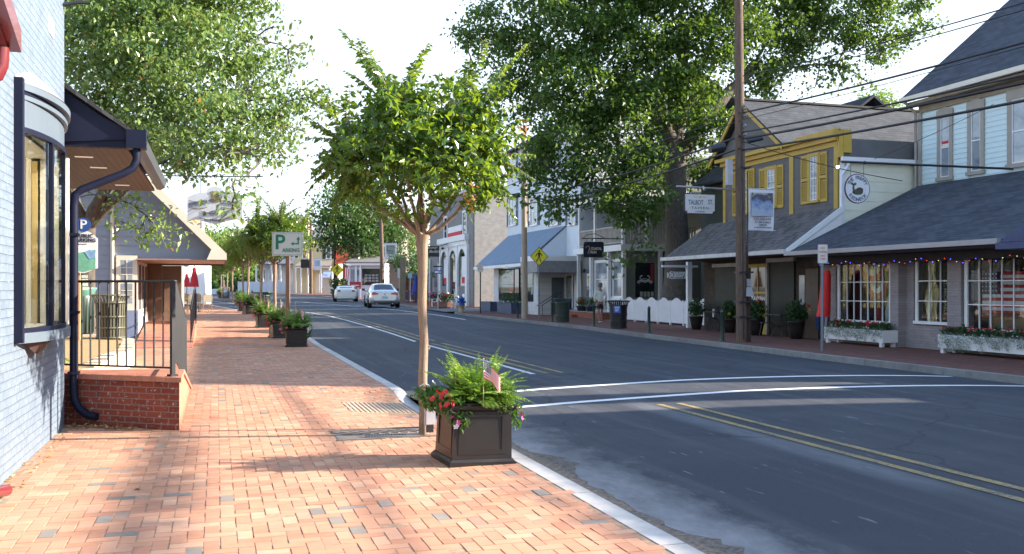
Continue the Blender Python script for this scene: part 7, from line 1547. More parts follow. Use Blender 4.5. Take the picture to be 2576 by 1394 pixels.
for lab, zp, z2, r in (('upper wire between the two near poles', 6.68, 7.3, .016), ('second wire between the two near poles', 6.45, 7.0, .012), ('thick middle cable between the two near poles', 6.0, 6.35, .03), ('thick lowest cable between the two near poles', 5.65, 5.9, .03)):
    cable(lab, (PX-.1, PY, zp), (P2_.x-.1, P2_.y, z2), .25, r)
cable('wire running on from the second pole towards the far poles', (P2_.x, P2_.y, 7.2), tuple(at_d(962, 560, 92)), .5, .02)
cable('thin service wire from the tall pole down to the long shop roof', (PX, PY, 5.85), tuple(at_x(2270, 455, 19.5)), .10, .012)
cable('thin service wire from the arm end to the mint house', tuple(at_y(2200, 400, 20.7)), tuple(at_x(2500, 262, 20.95)), .05, .008)
cable('low slung cable across the left pavement end of the road', tuple(at_d(770, 540, 95)), tuple(at_d(1080, 545, 95)), .2, .02)
# ================================================================== FARTHER DOWN THE STREET
gb_brick = brick('grey_painted_brick', (.33, .32, .31), (.40, .39, .375), (.28, .27, .26), 'xz0', .24, .08, .008, .85, .5, .012); gb_x = mat('grey_painted_front', (.20, .195, .195), .7, .08, 2)
bk = thing('grey_bank', 'grey painted brick building with three white arched windows', 'building', (18.5, 76, .1)); FBk = street_right(18.5, 84); Ab = lambda px: FBk.ap(px, 700)[0]; gz = .15; eB = 84-68.5
mb = MB(); mb.ob(FBk, 0, eB, 0, 9.0, -.4, 0); mb.bx(18.905, 34, 68.7, 84, 0, 9.0); part('front_wall', mb, gb_x, bk)
mb = MB(); mb.bx(18.5, 34, 68.48, 68.695, 0, 9.0); part('side_wall', mb, gb_brick, bk)
mb = MB(); mb.bx(18.3, 34.2, 68.3, 84.2, 9.0, 9.25); part('parapet', mb, mat('pale_parapet', (.5, .52, .54), .6), bk)
a0, a1 = Ac0, Ac1 = Ab(1110), Ab(1178); zt = FBk.ap(1178, 600)[1]; mb = MB()
mb.ob(FBk, a0-.2, a1+.2, zt-.1, zt+.35, .0, .35); mb.ob(FBk, a0-.1, a1+.1, zt-.45, zt-.101, 0, .22); k = 3; wdt = (a1-a0)/k
for i in range(k+1): a = a0+i*wdt; mb.ob(FBk, a-.28, a+.28, gz, zt-.451, 0, .2)
for i in range(k):
    c = a0+(i+.5)*wdt; r = wdt/2-.30; zc = zt-.75-r; P = [(c-wdt/2+.28, zt-.452), (c-wdt/2+.28, zc)]+[(c-r*math.cos(j*math.pi/12), zc+r*math.sin(j*math.pi/12)) for j in range(13)]+[(c+wdt/2-.28, zc), (c+wdt/2-.28, zt-.452)]
    for j in range(12):
        x0, x1 = c-r*math.cos(j*math.pi/12), c-r*math.cos((j+1)*math.pi/12); mb.prism(FBk, [(x0, zc+r*math.sin(j*math.pi/12)), (x1, zc+r*math.sin((j+1)*math.pi/12)), (x1, zt-.452), (x0, zt-.452)], 0, .14)
part('arcade', mb, white, bk)
for i in range(k):
    c = a0+(i+.5)*wdt; r = wdt/2-.32; zc = zt-.75-r
    mb = MB(); mb.ob(FBk, c-r, c+r, 1.75 if i != 1 else gz, zc+r*.9, .003, .05); part('arched_window' if i != 1 else 'arched_door', mb, glass_dark, bk)
    if i != 1:
        mb = MB(); mb.ob(FBk, c-r, c+r, gz, 1.74, .003, .06); part('window_apron', mb, gb_x, bk)
        f = thing('window_bunting', 'white and red bunting in the %s arched window' % ('farther' if i == 0 else 'nearer'), 'bunting', FBk.p(c, zc, .06)); mb = MB(); mb.mi(1); mb.ob(FBk, c-r*.2, c+r, zc-1.0, zc+r*.5, .055, .07); mb.mi(0); mb.ob(FBk, c-r*.2, c+r, zc-1.5, zc-1.001, .055, .07); part('cloth', mb, [frd, fwh], f)
bu = thing('balcony_bunting', 'large white and red bunting on the upper grey bank wall', 'bunting', FBk.p(Ab(1145), 6.0, .1)); mb = MB(); (u0, v1), (u1, v0) = FBk.ap(1129, 574), FBk.ap(1164, 598)
mb.mi(1); mb.ob(FBk, u0, u1, (v0*.45+v1*.55), v1, .05, .09); mb.mi(0); mb.ob(FBk, u0, u1, v0, (v0*.45+v1*.55)-.001, .05, .09); part('cloth', mb, [frd, fwh], bu)
for px in (1122, 1170): a = Ab(px); window(bk, FBk, a-.5, a+.5, 5.3, 7.5, white, glass_dark, .12, 1, 2)
mb = MB(); mb.tube([FBk.p(Ab(1098), 5.0, .5), FBk.p(Ab(1140), 5.2, .5)], .05, 6)
for i in range(4): q = FBk.p(Ab(1098+12*i), 4.85, .7); mb.ball(q, .12, 6)
part('lamp_rail', mb, dark_metal, bk)
mb = MB(); mb.ob(FBk, Ab(1062), Ab(1106), gz, 3.0, .002, .06); part('market_front', mb, glass_dark, bk)
mb = MB(); 
for px in (1062, 1084, 1107): mb.ob(FBk, Ab(px)-.15, Ab(px)+.15, gz, 4.2, .07, .16)
part('market_posts', mb, white, bk)
mk = thing('market_sign', 'black market sign boards hanging beside the white arches', 'sign', (16.6, 80, 3)); d_ = 79; q = at_d(1089, 640, d_); FMk = Fr((q.x, q.y, 0), (CT, -ST, 0), (-ST, -CT, 0)); s_ = d_/FOC
mb = MB(); zc = H+(HY-624)*s_; mb.ob(FMk, -16*s_, 16*s_, zc-5*s_, zc+5*s_, 0, .08); mb.ob(FMk, -16*s_, 16*s_, zc-22*s_, zc-12*s_, 0, .08); mb.ob(FMk, -15*s_, -13*s_, zc-40*s_, zc-5.01*s_, .01, .07); mb.ob(FMk, 13*s_, 15*s_, zc-40*s_, zc-5.01*s_, .01, .07); part('board', mb, black_in, mk)
mb = MB(); write(mb, FMk, 0, zc, .085, 'MARKET', 6*s_, .004, width=24*s_); part('lettering', mb, mat('market_letters', (.5, .45, .35), .5), mk)
q = at_d(1102, 690, 66); ss = thing('street_name_sign', 'blue arrow sign on a thin post before the white arches', 'sign', (q.x, q.y, .1)); F = Fr((q.x, q.y, 0), (CT, -ST, 0), (-ST, -CT, 0)); s_ = 66/FOC; zc = H+(HY-684)*s_
mb = MB(); mb.ob(F, -10*s_, 10*s_, zc-5*s_, zc+4*s_, .03, .05); part('plate', mb, mat('street_sign_blue', (.03, .10, .42), .4), ss); mb = MB(); mb.ob(F, -12*s_, 10*s_, zc+12*s_, zc+15*s_, .03, .05); part('name_plate', mb, black_in, ss)
mb = MB(); mb.ob(F, -8*s_, 2*s_, zc-2.5*s_, zc+1.5*s_, .051, .056); mb.prism(F, [(4*s_, zc-3*s_), (9*s_, zc-.5*s_), (4*s_, zc+2*s_)], .051, .056); part('arrow', mb, white, ss); mb = MB(); mb.tube([(q.x, q.y, 0), (q.x, q.y, zc+.6)], .04, 6); part('pole', mb, grey_metal, ss)
# adirondack chairs, hydrant, pots before the bank
def adk(label, px, d, rz, first=None):
    q = at_d(px, 770, d); z = g(q.x, q.y)
    if first is not None: return dup(first, (q.x, q.y, z), rz, label)
    t = thing('adirondack_chair', label, 'chair', (q.x, q.y, z), rz, 'white adirondack chairs before the grey bank'); m = MB(); m.slab([(-.28, .28, .40), (.28, .28, .40), (.26, -.25, .30), (-.26, -.25, .30)], .03); part('seat', m, white, t, False)
    m = MB(); F = Fr((0, -.25, 0), (1, 0, 0), (0, -.95, .3))
    for i in range(5): x = -.26+i*.106; h = .92+.12*math.sin(math.pi*(i+.5)/5); m.add([(x, -.25, .3), (x+.095, -.25, .3), (x+.095, -.52, h), (x, -.52, h), (x, -.28, .3), (x+.095, -.28, .3), (x+.095, -.55, h), (x, -.55, h)], [(0, 1, 2, 3), (7, 6, 5, 4), (0, 4, 5, 1), (3, 2, 6, 7), (0, 3, 7, 4), (1, 5, 6, 2)])
    part('backrest', m, white, t, False)
    for s in (-1, 1):
        m = MB(); m.bx(s*.33-.03, s*.33+.03, .22, .30, 0, .56); part('leg', m, white, t, False); m = MB(); m.tube([(s*.31, .2, .40), (s*.31, -.55, .0)], .035, 4); part('leg', m, white, t, False); m = MB(); m.bx(s*.36-.07, s*.36+.07, -.42, .36, .56, .59); part('armrest', m, white, t, False)
    return t
ad1 = adk('white adirondack chair beside the blue hydrant', 1149, 67, R(100)); adk('white adirondack chair half hidden by the near tree trunk', 1101, 71, R(140), ad1)
q = on_g(1161, 786, .05); hy = thing('fire_hydrant', 'fire hydrant with blue top and sandy base', 'hydrant', (q.x, q.y, .05)); m = MB(); m.lathe([(.001, 0), (.22, 0), (.22, .05), (.16, .08), (.17, .42), (.19, .44)], seg=16); part('base', m, mat('hydrant_sand', (.42, .32, .16), .6), hy, False)
m = MB(); m.lathe([(.19, .45), (.2, .5), (.16, .52), (.16, .78), (.19, .80), (.18, .88), (.10, .98), (.05, 1.0), (.05, 1.06), (.001, 1.07)], seg=16); hb = mat('hydrant_blue', (.02, .08, .34), .4); part('barrel', m, hb, hy, False)
for rz in (0, math.pi/2, math.pi): m = MB(); c, s = math.cos(rz+2.5), math.sin(rz+2.5); m.tube([(c*.12, s*.12, .66), (c*.27, s*.27, .66)], .075, 8); part('nozzle', m, hb, hy, False)
for i, (px, d, lab) in enumerate(((1112, 69, 'terracotta box of red flowers left of the hydrant'), (1128, 69.5, 'terracotta box of white and green plants before the arches'), (1092, 73, 'flower box beside the far adirondack chair'))):
    q = at_d(px, 770, d); z = g(q.x, q.y); t = thing('flower_box', lab, 'planter', (q.x, q.y, z), 0, 'flower boxes before the grey bank'); m = MB(); m.box((0, 0, .22), (.7, .4, .44)); part('box', m, mat('terracotta', (.28, .14, .10), .8), t, False); v, f = cloud((0, 0, .75), (.5, .35, .38), 260, .16, .5, 0); link('foliage', np_mesh('foliage', v, f, lm_dark), t); m = MB(); petals(m, [(rnd.gauss(0, .3), -.2, .85+rnd.gauss(0, .14)) for k in range(12)], .09); part('blossoms', m, (fred, fwhite, fpink)[i], t, False)
parasol('blue closed parasol seen left of the near tree trunk', 1046, 84, 0, mat('royal_blue_cloth', (.02, .05, .30), .7), 692, 742, .42)
for i, (px, lab) in enumerate(((1036, 'navy bar table seen left of the near tree trunk'), (1052, 'navy bar table under the blue parasol'))):
    q = at_d(px, 760, 82); z = g(q.x, q.y); t = thing('bar_table', lab, 'table', (q.x, q.y, z)); m = MB(); m.box((0, 0, 1.02), (.9, .8, .05)); part('top', m, mat('table_wood', (.22, .10, .06), .6), t, False)
    for sx2 in (-1, 1):
        for sy in (-1, 1): m = MB(); m.box((sx2*.36, sy*.3, .5), (.07, .07, 1.0)); part('leg', m, bpl, t, False)
rw = thing('red_shed', 'low dark red timber shed wall behind the blue parasol', 'shed', (19, 92, .4)); FRw = Fr(at_d(1020, 700, 92), (CT, -ST, 0), (-ST, -CT, 0)); FRw.o.z = 0; mb = MB(); mb.ob(FRw, -.4, 3.6, 0, 2.9, -3, 0); part('wall', mb, mat('barn_red', (.13, .035, .03), .8, .2, 3), rw); mb = MB(); mb.ob(FRw, -.6, 3.8, 2.9, 3.1, -3.2, .3); part('roof', mb, white, rw)
# corner store, its brown house, cream and white houses
def fbox(px, d): q = at_d(px, 700, d); F = Fr((q.x, q.y, 0), (CT, -ST, 0), (-ST, -CT, 0)); return F, d/FOC, g(q.x, q.y)
st = thing('corner_store', 'small white store with a wide dark photo window by the silver car', 'building', (*at_d(920, 740, 101).xy, .6)); F, s, z0 = fbox(920, 101); zz = lambda py: H+(HY-py)*s; xx = lambda px: (px-920)*s
mb = MB(); mb.ob(F, xx(877), xx(968), z0-.3, zz(662), -3.5, 0); part('wall', mb, mat('store_white', (.60, .62, .66), .6, .04), st)
mb = MB(); mb.ob(F, xx(872), xx(970), zz(668), zz(660), .01, .4); 
for px in (878, 896, 907, 966): mb.ob(F, xx(px)-.09, xx(px)+.09, z0, zz(668)-.001, .02, .2)
part('trim', mb, white, st)
mb = MB(); mb.slab([F.p(xx(868), zz(660)+.02, .5), F.p(xx(972), zz(660)+.02, .5), F.p(xx(972), zz(642), -3.4), F.p(xx(885), zz(642), -3.4)], .08); part('roof', mb, mat('store_roof', (.16, .15, .15), .8), st)
mb = MB(); mb.ob(F, xx(911), xx(962), zz(717), zz(676), .005, .05); w_ = part('window', mb, glass_dark, st); mb = MB()
for i in range(4):
    for j in range(3): mb.ob(F, xx(918+i*9), xx(925+i*9), zz(709-j*7), zz(704-j*7), .051, .06)
part('photo_cards', mb, mat('photo_card', (.26, .27, .28), .5, .4, 3), w_)
mb = MB()
for px in (887, 902): mb.ob(F, xx(px)-.18, xx(px)+.18, zz(722), zz(678), .005, .04)
part('side_window', mb, glass_sky, st)
rs = thing('realty_sign', 'red board sign with white line by the corner store', 'sign', (*at_d(894, 720, 96).xy, .6)); F2, s2, z2 = fbox(894, 96); mb = MB(); mb.ob(F2, -14*s2, 14*s2, H+(HY-727)*s2, H+(HY-709)*s2, 0, .06); part('board', mb, mat('realty_red', (.40, .03, .04), .6), rs); mb = MB(); mb.ob(F2, -10*s2, 10*s2, H+(HY-719)*s2, H+(HY-717)*s2, .061, .07); part('print_line', mb, white, rs); mb = MB(); mb.ob(F2, -14*s2, -12*s2, z2-.2, H+(HY-727)*s2, 0, .05); mb.ob(F2, 12*s2, 14*s2, z2-.2, H+(HY-727)*s2, 0, .05); part('leg', mb, white, rs)
pf_ = thing('porch_flag', 'faded striped flag drooping by the corner store', 'flag', (*at_d(873, 690, 99).xy, 2)); F2, s2, z2 = fbox(873, 99); mb = MB()
for i in range(5): mb.mi(i % 2); mb.add([F2.p((-6+i*2.4)*s2, H+(HY-(672+i))*s2, .1), F2.p((-3.6+i*2.4)*s2, H+(HY-(673+i))*s2, .1), F2.p((-4.6+i*2.0)*s2, H+(HY-(700+i*2))*s2, .15), F2.p((-6.6+i*2.0)*s2, H+(HY-(700+i*2))*s2, .15)], [(0, 1, 2, 3)])
part('cloth', mb, [frd, fwh], pf_); mb = MB(); mb.tube([F2.p(10*s2, H+(HY-668)*s2, 0), F2.p(-8*s2, H+(HY-664)*s2, .1)], .03, 5); part('pole', mb, white, pf_)
bh = thing('brown_house', 'brown grey house with an orange awning above the corner store', 'house', (*at_d(920, 700, 110).xy, .6)); F, s, z0 = fbox(920, 110); zz = lambda py: H+(HY-py)*s; xx = lambda px: (px-920)*s
mb = MB(); mb.ob(F, xx(862), xx(1010), z0-.3, zz(555), -8, 0); part('wall', mb, mat('brown_siding', (.24, .21, .18), .7, .08), bh); mb = MB(); mb.slab([F.p(xx(855), zz(556), .6), F.p(xx(1016), zz(556), .6), F.p(xx(1016), zz(505), -5), F.p(xx(855), zz(505), -5)], .15); part('roof', mb, mat('dull_roof', (.15, .14, .13), .8), bh)
mb = MB(); vs = []
for i in range(9): vs += [F.p(xx(849+i*4), zz(664+(i-8)*-1.0*.2), 1.5), F.p(xx(849+i*4), zz(616), .1)]
mb.add(vs, [(2*i, 2*i+2, 2*i+3, 2*i+1) for i in range(8)]); mb.add([F.p(xx(849), zz(664), 1.5), F.p(xx(849), zz(616), .1), F.p(xx(849), zz(664), .1)], [(0, 1, 2)]); part('awning', mb, mat('orange_awning', (.62, .13, .06), .7, .1), bh)
for px in (905, 930, 990): window(bh, F, xx(px), xx(px+10), zz(640), zz(608), white, glass_dark, .12, 1, 2)
ch = thing('cream_house', 'pale yellow house with a shingled porch at the far end', 'house', (*at_d(790, 730, 138).xy, .8)); F, s, z0 = fbox(790, 138); zz = lambda py: H+(HY-py)*s; xx = lambda px: (px-790)*s
mb = MB(); mb.ob(F, xx(748), xx(850), z0-.4, zz(598), -9, 0); mb.prism(F, [(xx(740), z0), (xx(778), z0), (xx(778), zz(556)), (xx(759), zz(540)), (xx(740), zz(556))], .01, .6); part('wall', mb, mat('cream_yellow_siding', (.60, .52, .30), .6, .05), ch); mb = MB(); mb.slab([F.p(xx(776), zz(598), .6), F.p(xx(858), zz(598), .6), F.p(xx(858), zz(560), -6), F.p(xx(776), zz(560), -6)], .2); part('roof', mb, mat('dull_roof_grey', (.18, .18, .18), .8), ch)
mb = MB(); mb.slab([F.p(xx(752), zz(670), 3), F.p(xx(842), zz(670), 3), F.p(xx(836), zz(655), .1), F.p(xx(758), zz(655), .1)], .1); part('porch_roof', mb, mat('porch_shingle', (.22, .19, .16), .85, .2, 3), ch)
mb = MB(); mb.ob(F, xx(752), xx(842), zz(675), zz(671), 2.7, 2.95)
for px in (755, 768, 785, 817, 838): mb.ob(F, xx(px)-.1, xx(px)+.1, z0-.3, zz(675), 2.75, 2.93)
part('porch_posts', mb, white, ch)
mb = MB(); mb.ob(F, xx(796), xx(806), z0, zz(688), .61, .7); part('door', mb, cream_trim, ch)
for px in (772, 812): window(ch, F, xx(px), xx(px+8), zz(722), zz(692), white, glass_dark, .12, 1, 2)
window(ch, F, xx(822), xx(832), zz(650), zz(620), white, glass_dark, .12, 1, 2, shutters=(.5, black_in))
for px in (744, 764): window(ch, F, xx(px)-.0, xx(px)+.5, zz(650), zz(625), white, glass_dark, .08, 1, 2, .62)
wh_ = thing('white_porch_house', 'white porch house behind a white wall at the far road end', 'house', (*at_d(690, 730, 150).xy, .9)); F, s, z0 = fbox(690, 150); zz = lambda py: H+(HY-py)*s; xx = lambda px: (px-690)*s
mb = MB(); mb.ob(F, xx(655), xx(748), z0-.4, zz(655), -6, 0); part('wall', mb, mat('soft_white_siding', (.6, .63, .66), .6, .04), wh_); mb = MB(); mb.slab([F.p(xx(648), zz(664), 2), F.p(xx(750), zz(664), 2), F.p(xx(750), zz(636), -4), F.p(xx(656), zz(636), -4)], .15); part('roof', mb, mat('slate_roof_far', (.10, .12, .16), .8), wh_)
mb = MB()
for px in (652, 668, 690, 712, 732): mb.ob(F, xx(px)-.12, xx(px)+.12, z0-.3, zz(665), 1.6, 1.85)
part('porch_posts', mb, white, wh_)
for px in (660, 678, 700, 720): window(wh_, F, xx(px), xx(px+7), zz(705), zz(678), white, glass_dark, .1, 1, 2)
wf2 = thing('white_yard_wall', 'long white board wall across the far road end', 'fence', (*at_d(665, 738, 140).xy, .8)); F, s, z0 = fbox(665, 140); mb = MB(); mb.ob(F, (598-665)*s, (738-665)*s, z0-.5, H+(HY-709)*s, -.1, 0); part('panel', mb, mat('wall_white', (.66, .69, .74), .6, .04), wf2); 
for px in range(600, 740, 17): mb = MB(); mb.ob(F, (px-665)*s-.08, (px-665)*s+.08, z0-.5, H+(HY-708)*s, .001, .06); part('post', mb, MAT['wall_white'], wf2)
wf3 = thing('white_yard_wall', 'short low white wall left of the chalkboard sign', 'fence', (*at_d(546, 738, 118).xy, .7)); F, s, z0 = fbox(546, 118); mb = MB(); mb.ob(F, -26*s, 26*s, z0-.5, H+(HY-727)*s, -.1, 0); part('panel', mb, MAT['wall_white'], wf3)
# white pavilion and small signs beyond the cafe
wp_ = thing('white_shop', 'white shop front with a bracket beyond the grey porch', 'building', (*at_d(440, 700, 62).xy, .4)); F, s, z0 = fbox(452, 62); mb = MB(); mb.ob(F, -60*s, 6*s, z0-.2, H+(HY-640)*s, -6, 0); part('wall', mb, white, wp_); mb = MB(); mb.ob(F, 6.01*s, 22*s, H+(HY-672)*s, H+(HY-664)*s, -.1, .1); part('bracket', mb, grey_metal, wp_)
for lab, px, d, y0, y1, w, m_ in (('pale banner hanging on a far left post', 512, 90, 666, 690, 11, MAT['banner_white']), ('small blue plate under the far left banner', 515, 89, 693, 700, 10, blue_cloth)):
    F, s, z0 = fbox(px, d); t = thing('far_banner', lab, 'banner', (F.o.x, F.o.y, z0)); mb = MB(); mb.ob(F, -w*s, w*s, H+(HY-y1)*s, H+(HY-y0)*s, 0, .05); part('cloth', mb, m_, t); mb = MB(); mb.ob(F, -(w+2)*s, -w*s-.01, z0, H+(HY-y0)*s, -.02, .06); part('post', mb, grey_metal, t)
yd = thing('warning_diamond', 'tiny yellow diamond sign beside the far left banner', 'sign', (*at_d(499, 700, 95).xy, .6)); F, s, z0 = fbox(499, 95); zc = H+(HY-695)*s; mb = MB(); mb.prism(F, [(0, zc-7*s), (7*s, zc), (0, zc+7*s), (-7*s, zc)], 0, .04); part('plate', mb, yg, yd); mb = MB(); mb.ob(F, -.04, .04, z0, zc-6*s, -.05, -.001); part('pole', mb, grey_metal, yd)
# far poles with banners, far pedestrian sign
def pole(label, px, d, ytop, r, m):
    q = at_d(px, 700, d); z = g(q.x, q.y); t = thing('utility_pole', label, 'utility pole', (q.x, q.y, z), 0, 'utility poles along the right kerb'); h = H+(HY-ytop)*d/FOC-z; mb = MB(); mb.tube([(0, 0, -.3), (0, 0, h*.5), (-.1, 0, h)], [r*1.15, r, r*.8], 10); part('shaft', mb, m, t, False); mb = MB(); mb.box((-.05, 0, h*.9), (1.2, .12, .12)); part('crossarm', mb, m, t, False); return t
pole('brown utility pole behind the silver car', 961, 92, 545, .2, wood_pole); pole('dark utility pole just left of the pale sports car', 843, 112, 560, .18, MAT['dark_pole_wood']); pole('leaning utility pole before the cream house', 783, 128, 545, .2, wood_pole)
def fbanner(label, px0, px1, y0, y1, d, m2):
    F, s, z0 = fbox((px0+px1)/2, d); w = (px1-px0)/2; t = thing('street_banner', label, 'banner', (F.o.x, F.o.y, H+(HY-y0)*s)); mb = MB(); mb.ob(F, -w*s, w*s, H+(HY-y1)*s, H+(HY-y0)*s, .1, .13); part('cloth', mb, MAT['banner_white'], t); mb = MB(); mb.ob(F, -w*s*.7, w*s*.7, H+(HY-(y0+(y1-y0)*.65))*s, H+(HY-(y0+4))*s, .131, .14); part('painting', mb, m2, t); mb = MB(); mb.ob(F, -(w+6)*s, w*s, H+(HY-y0)*s, H+(HY-y0)*s+.06, .09, .14); part('rod', mb, grey_metal, t)
pm_, t, p = nodes('portrait_painting'); v = coords(t); t.links.new(ramp(t, noise(t, v, 3.5, 3), [(.35, (.10, .12, .14)), (.5, (.32, .28, .24)), (.6, (.22, .30, .38)), (.7, (.5, .5, .48))]), p.inputs['Base Color'])
fbanner('white banner with a framed picture on the pole behind the silver car', 968, 998, 613, 652, 91, pm_); fbanner('pale blue banner on the leaning far pole', 789, 808, 651, 680, 127, mat('pale_water_painting', (.38, .44, .56), .6, .3, 2))
hb_ = thing('hanging_board', 'dark square hanging board left of the leaning far pole', 'sign', (*at_d(770, 665, 128).xy, 4)); F, s, z0 = fbox(769, 128); mb = MB(); mb.ob(F, -12*s, 10*s, H+(HY-674)*s, H+(HY-653)*s, 0, .1); part('board', mb, black_in, hb_); mb = MB(); mb.ob(F, -10*s, 13*s, H+(HY-652)*s, H+(HY-651)*s, 0, .08); part('arm', mb, dark_metal, hb_)
sign_plate('pedestrian_sign', 'yellow diamond pedestrian sign far off on a dark pole', 0, 662, 696, 831, 865, 108, .6, None, yg, black_in, None, dark_metal, .04, True, ped=True)
F, s, z0 = fbox(1003, 88); 
sign_plate('kerb_parking_sign', 'small white kerb plate between the silver car and the red shed', 0, 675, 700, 1000, 1009, 88, .4, None, MAT['plate_white'], MAT['plate_border'], None, grey_metal, .04)
wv_ = thing('far_awning', 'small blue and white awning left of the far pedestrian sign', 'awning', (*at_d(826, 690, 122).xy, 3)); F, s, z0 = fbox(826, 122); mb = MB(); mb.add([F.p(-12*s, H+(HY-698)*s, 1.2), F.p(8*s, H+(HY-698)*s, 1.2), F.p(8*s, H+(HY-684)*s, .0), F.p(-12*s, H+(HY-684)*s, 0)], [(0, 1, 2, 3)]); part('cloth', mb, mat('awning_blue_white', (.25, .33, .48), .7, .3, 4), wv_); mb = MB(); mb.ob(F, -12*s, 8*s, H+(HY-700)*s, H+(HY-698)*s, 1.15, 1.25); part('valance', mb, white, wv_); mb = MB(); mb.ob(F, -13*s, 9*s, z0, H+(HY-680)*s, -.8, -.01); part('wall_panel', mb, cream_trim, wv_)
gp = thing('wood_post', 'tall grey timber post right of the silver car', 'post', (*at_d(1010, 720, 86).xy, .4)); F, s, z0 = fbox(1012, 86); mb = MB(); mb.ob(F, -6*s, 8*s, z0-.2, H+(HY-648)*s, -.4, 0); part('shaft', mb, mat('olive_post', (.20, .17, .11), .8, .2, 3), gp)
lb = thing('round_top_board', 'pale blue round topped board by the grey timber post', 'sign', (*at_d(1032, 700, 86).xy, 2)); F, s, z0 = fbox(1032, 86); mb = MB(); zc = H+(HY-694)*s; mb.prism(F, [(-5*s, zc-6*s), (5*s, zc-6*s), (5*s, zc+3*s), (3.5*s, zc+6*s), (0, zc+7.5*s), (-3.5*s, zc+6*s), (-5*s, zc+3*s)], 0, .06); part('board', mb, mat('pale_blue_board', (.26, .42, .60), .5), lb); mb = MB(); mb.ob(F, -1*s, 1*s, z0, zc-6*s, .005, .05); part('post', mb, grey_metal, lb)

# ---- far trees
def far_tree(label, base_px, d, blobs, lm, leaf, per, tr=.25, seed_cat='tree', zf=.35):
    q = at_d(base_px, 740, d); q.z = g(q.x, q.y); bl = B_(*[(px, py, d+dd, r) for px, py, dd, r in blobs]); top = max(b[0][2] for b in bl)
    return big_tree('street_tree', label, q, q+Vector((0, 0, (top-q.z)*zf)), tr, bl, lm, bark_grey, leaf, per, 14, leaf*1.6, .6, None, None, 3, .35, .3, .03)
far_tree('broad dark tree hanging over the far pedestrian sign', 900, 104, [(850, 520, 0, 2.7), (890, 500, 2, 2.6), (930, 500, 3, 2.4), (830, 570, 0, 2.0), (880, 580, 1, 2.4), (930, 590, 1, 2.0), (815, 600, 0, 1.3), (805, 545, 0, 1.0), (860, 620, 0, 1.0), (960, 560, 3, 2.4), (990, 590, 3, 1.9), (900, 640, 0, .8), (940, 630, 0, 1.0), (975, 640, 2, 1.0)], lm_mid, .42, 14, .35)
far_tree('small dark tree by the grey timber post', 1030, 90, [(1025, 670, 0, 1.1), (1045, 655, 1, 1.1), (1010, 660, 0, .8), (1040, 690, 0, .8), (1000, 640, 1, .8)], lm_dark, .26, 22, .12)
far_tree('light green tree behind the grey timber post', 1020, 118, [(1010, 600, 0, 1.9), (1040, 610, 0, 1.7), (1030, 570, 2, 2), (1000, 640, 0, 1.3)], lm_lime, .4, 12, .2)
far_tree('tree with sunlit top beyond the left pavement crape myrtles', 560, 120, [(545, 600, 0, 2.2), (575, 610, 2, 2.2), (530, 640, 0, 2.0), (560, 650, 0, 2.2), (590, 640, 3, 2.0), (520, 670, 0, 1.5), (548, 680, 0, 1.6), (505, 625, 3, 1.7), (600, 670, 3, 1.6), (620, 640, 5, 2)], lm_lime, .4, 13, .3)
far_tree('dark tree behind the white house at the far road end', 640, 170, [(630, 640, 0, 3), (660, 630, 0, 3.2), (690, 620, 3, 3.4), (610, 670, 0, 2.6), (645, 680, 0, 2.4), (720, 640, 3, 2.6), (745, 620, 8, 2.6)], lm_mid, .55, 9, .35)
far_tree('pale tree peeping above the mint and tan roofs', 2215, 80, [(2195, 250, 0, 1.1), (2230, 245, 0, 1.0), (2170, 262, 1, 1.0), (2215, 270, 0, 1.3), (2250, 262, 0, .8)], lm_lime, .26, 22, .2)
far_tree('pale distant tree behind the oval sign', 470, 75, [(465, 585, 0, 1.1), (490, 600, 0, 1.2), (480, 570, 1, .8), (515, 610, 1, 1.3), (455, 620, 0, 1.2)], lm_lime, .26, 20, .18)
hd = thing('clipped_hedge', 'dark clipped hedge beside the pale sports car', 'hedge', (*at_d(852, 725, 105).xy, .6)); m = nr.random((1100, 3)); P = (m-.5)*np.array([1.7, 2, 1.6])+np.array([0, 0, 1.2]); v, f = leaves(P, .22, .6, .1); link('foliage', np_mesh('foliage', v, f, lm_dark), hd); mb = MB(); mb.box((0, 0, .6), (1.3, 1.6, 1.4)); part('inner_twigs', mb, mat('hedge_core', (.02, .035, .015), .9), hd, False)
# the wood beyond the bend, one mass
P = []
for i in range(60): a = at_d(380+i*22, 700, 230+30*math.sin(i*1.7)); P.append(((a.x, a.y, 4+1.6*math.sin(i*2.3)+g(a.x, a.y)), (6, 6, 5+1.2*math.sin(i))))
pts, _ = clumpy(P, 1.6, 14, .9, .3); v, f = leaves(pts, 1.3, .7, .2); tag(link('far_woods', np_mesh('far_woods', v, f, lm_mid)), 'line of distant woods closing the far end of the street', 'woods', kind='stuff')

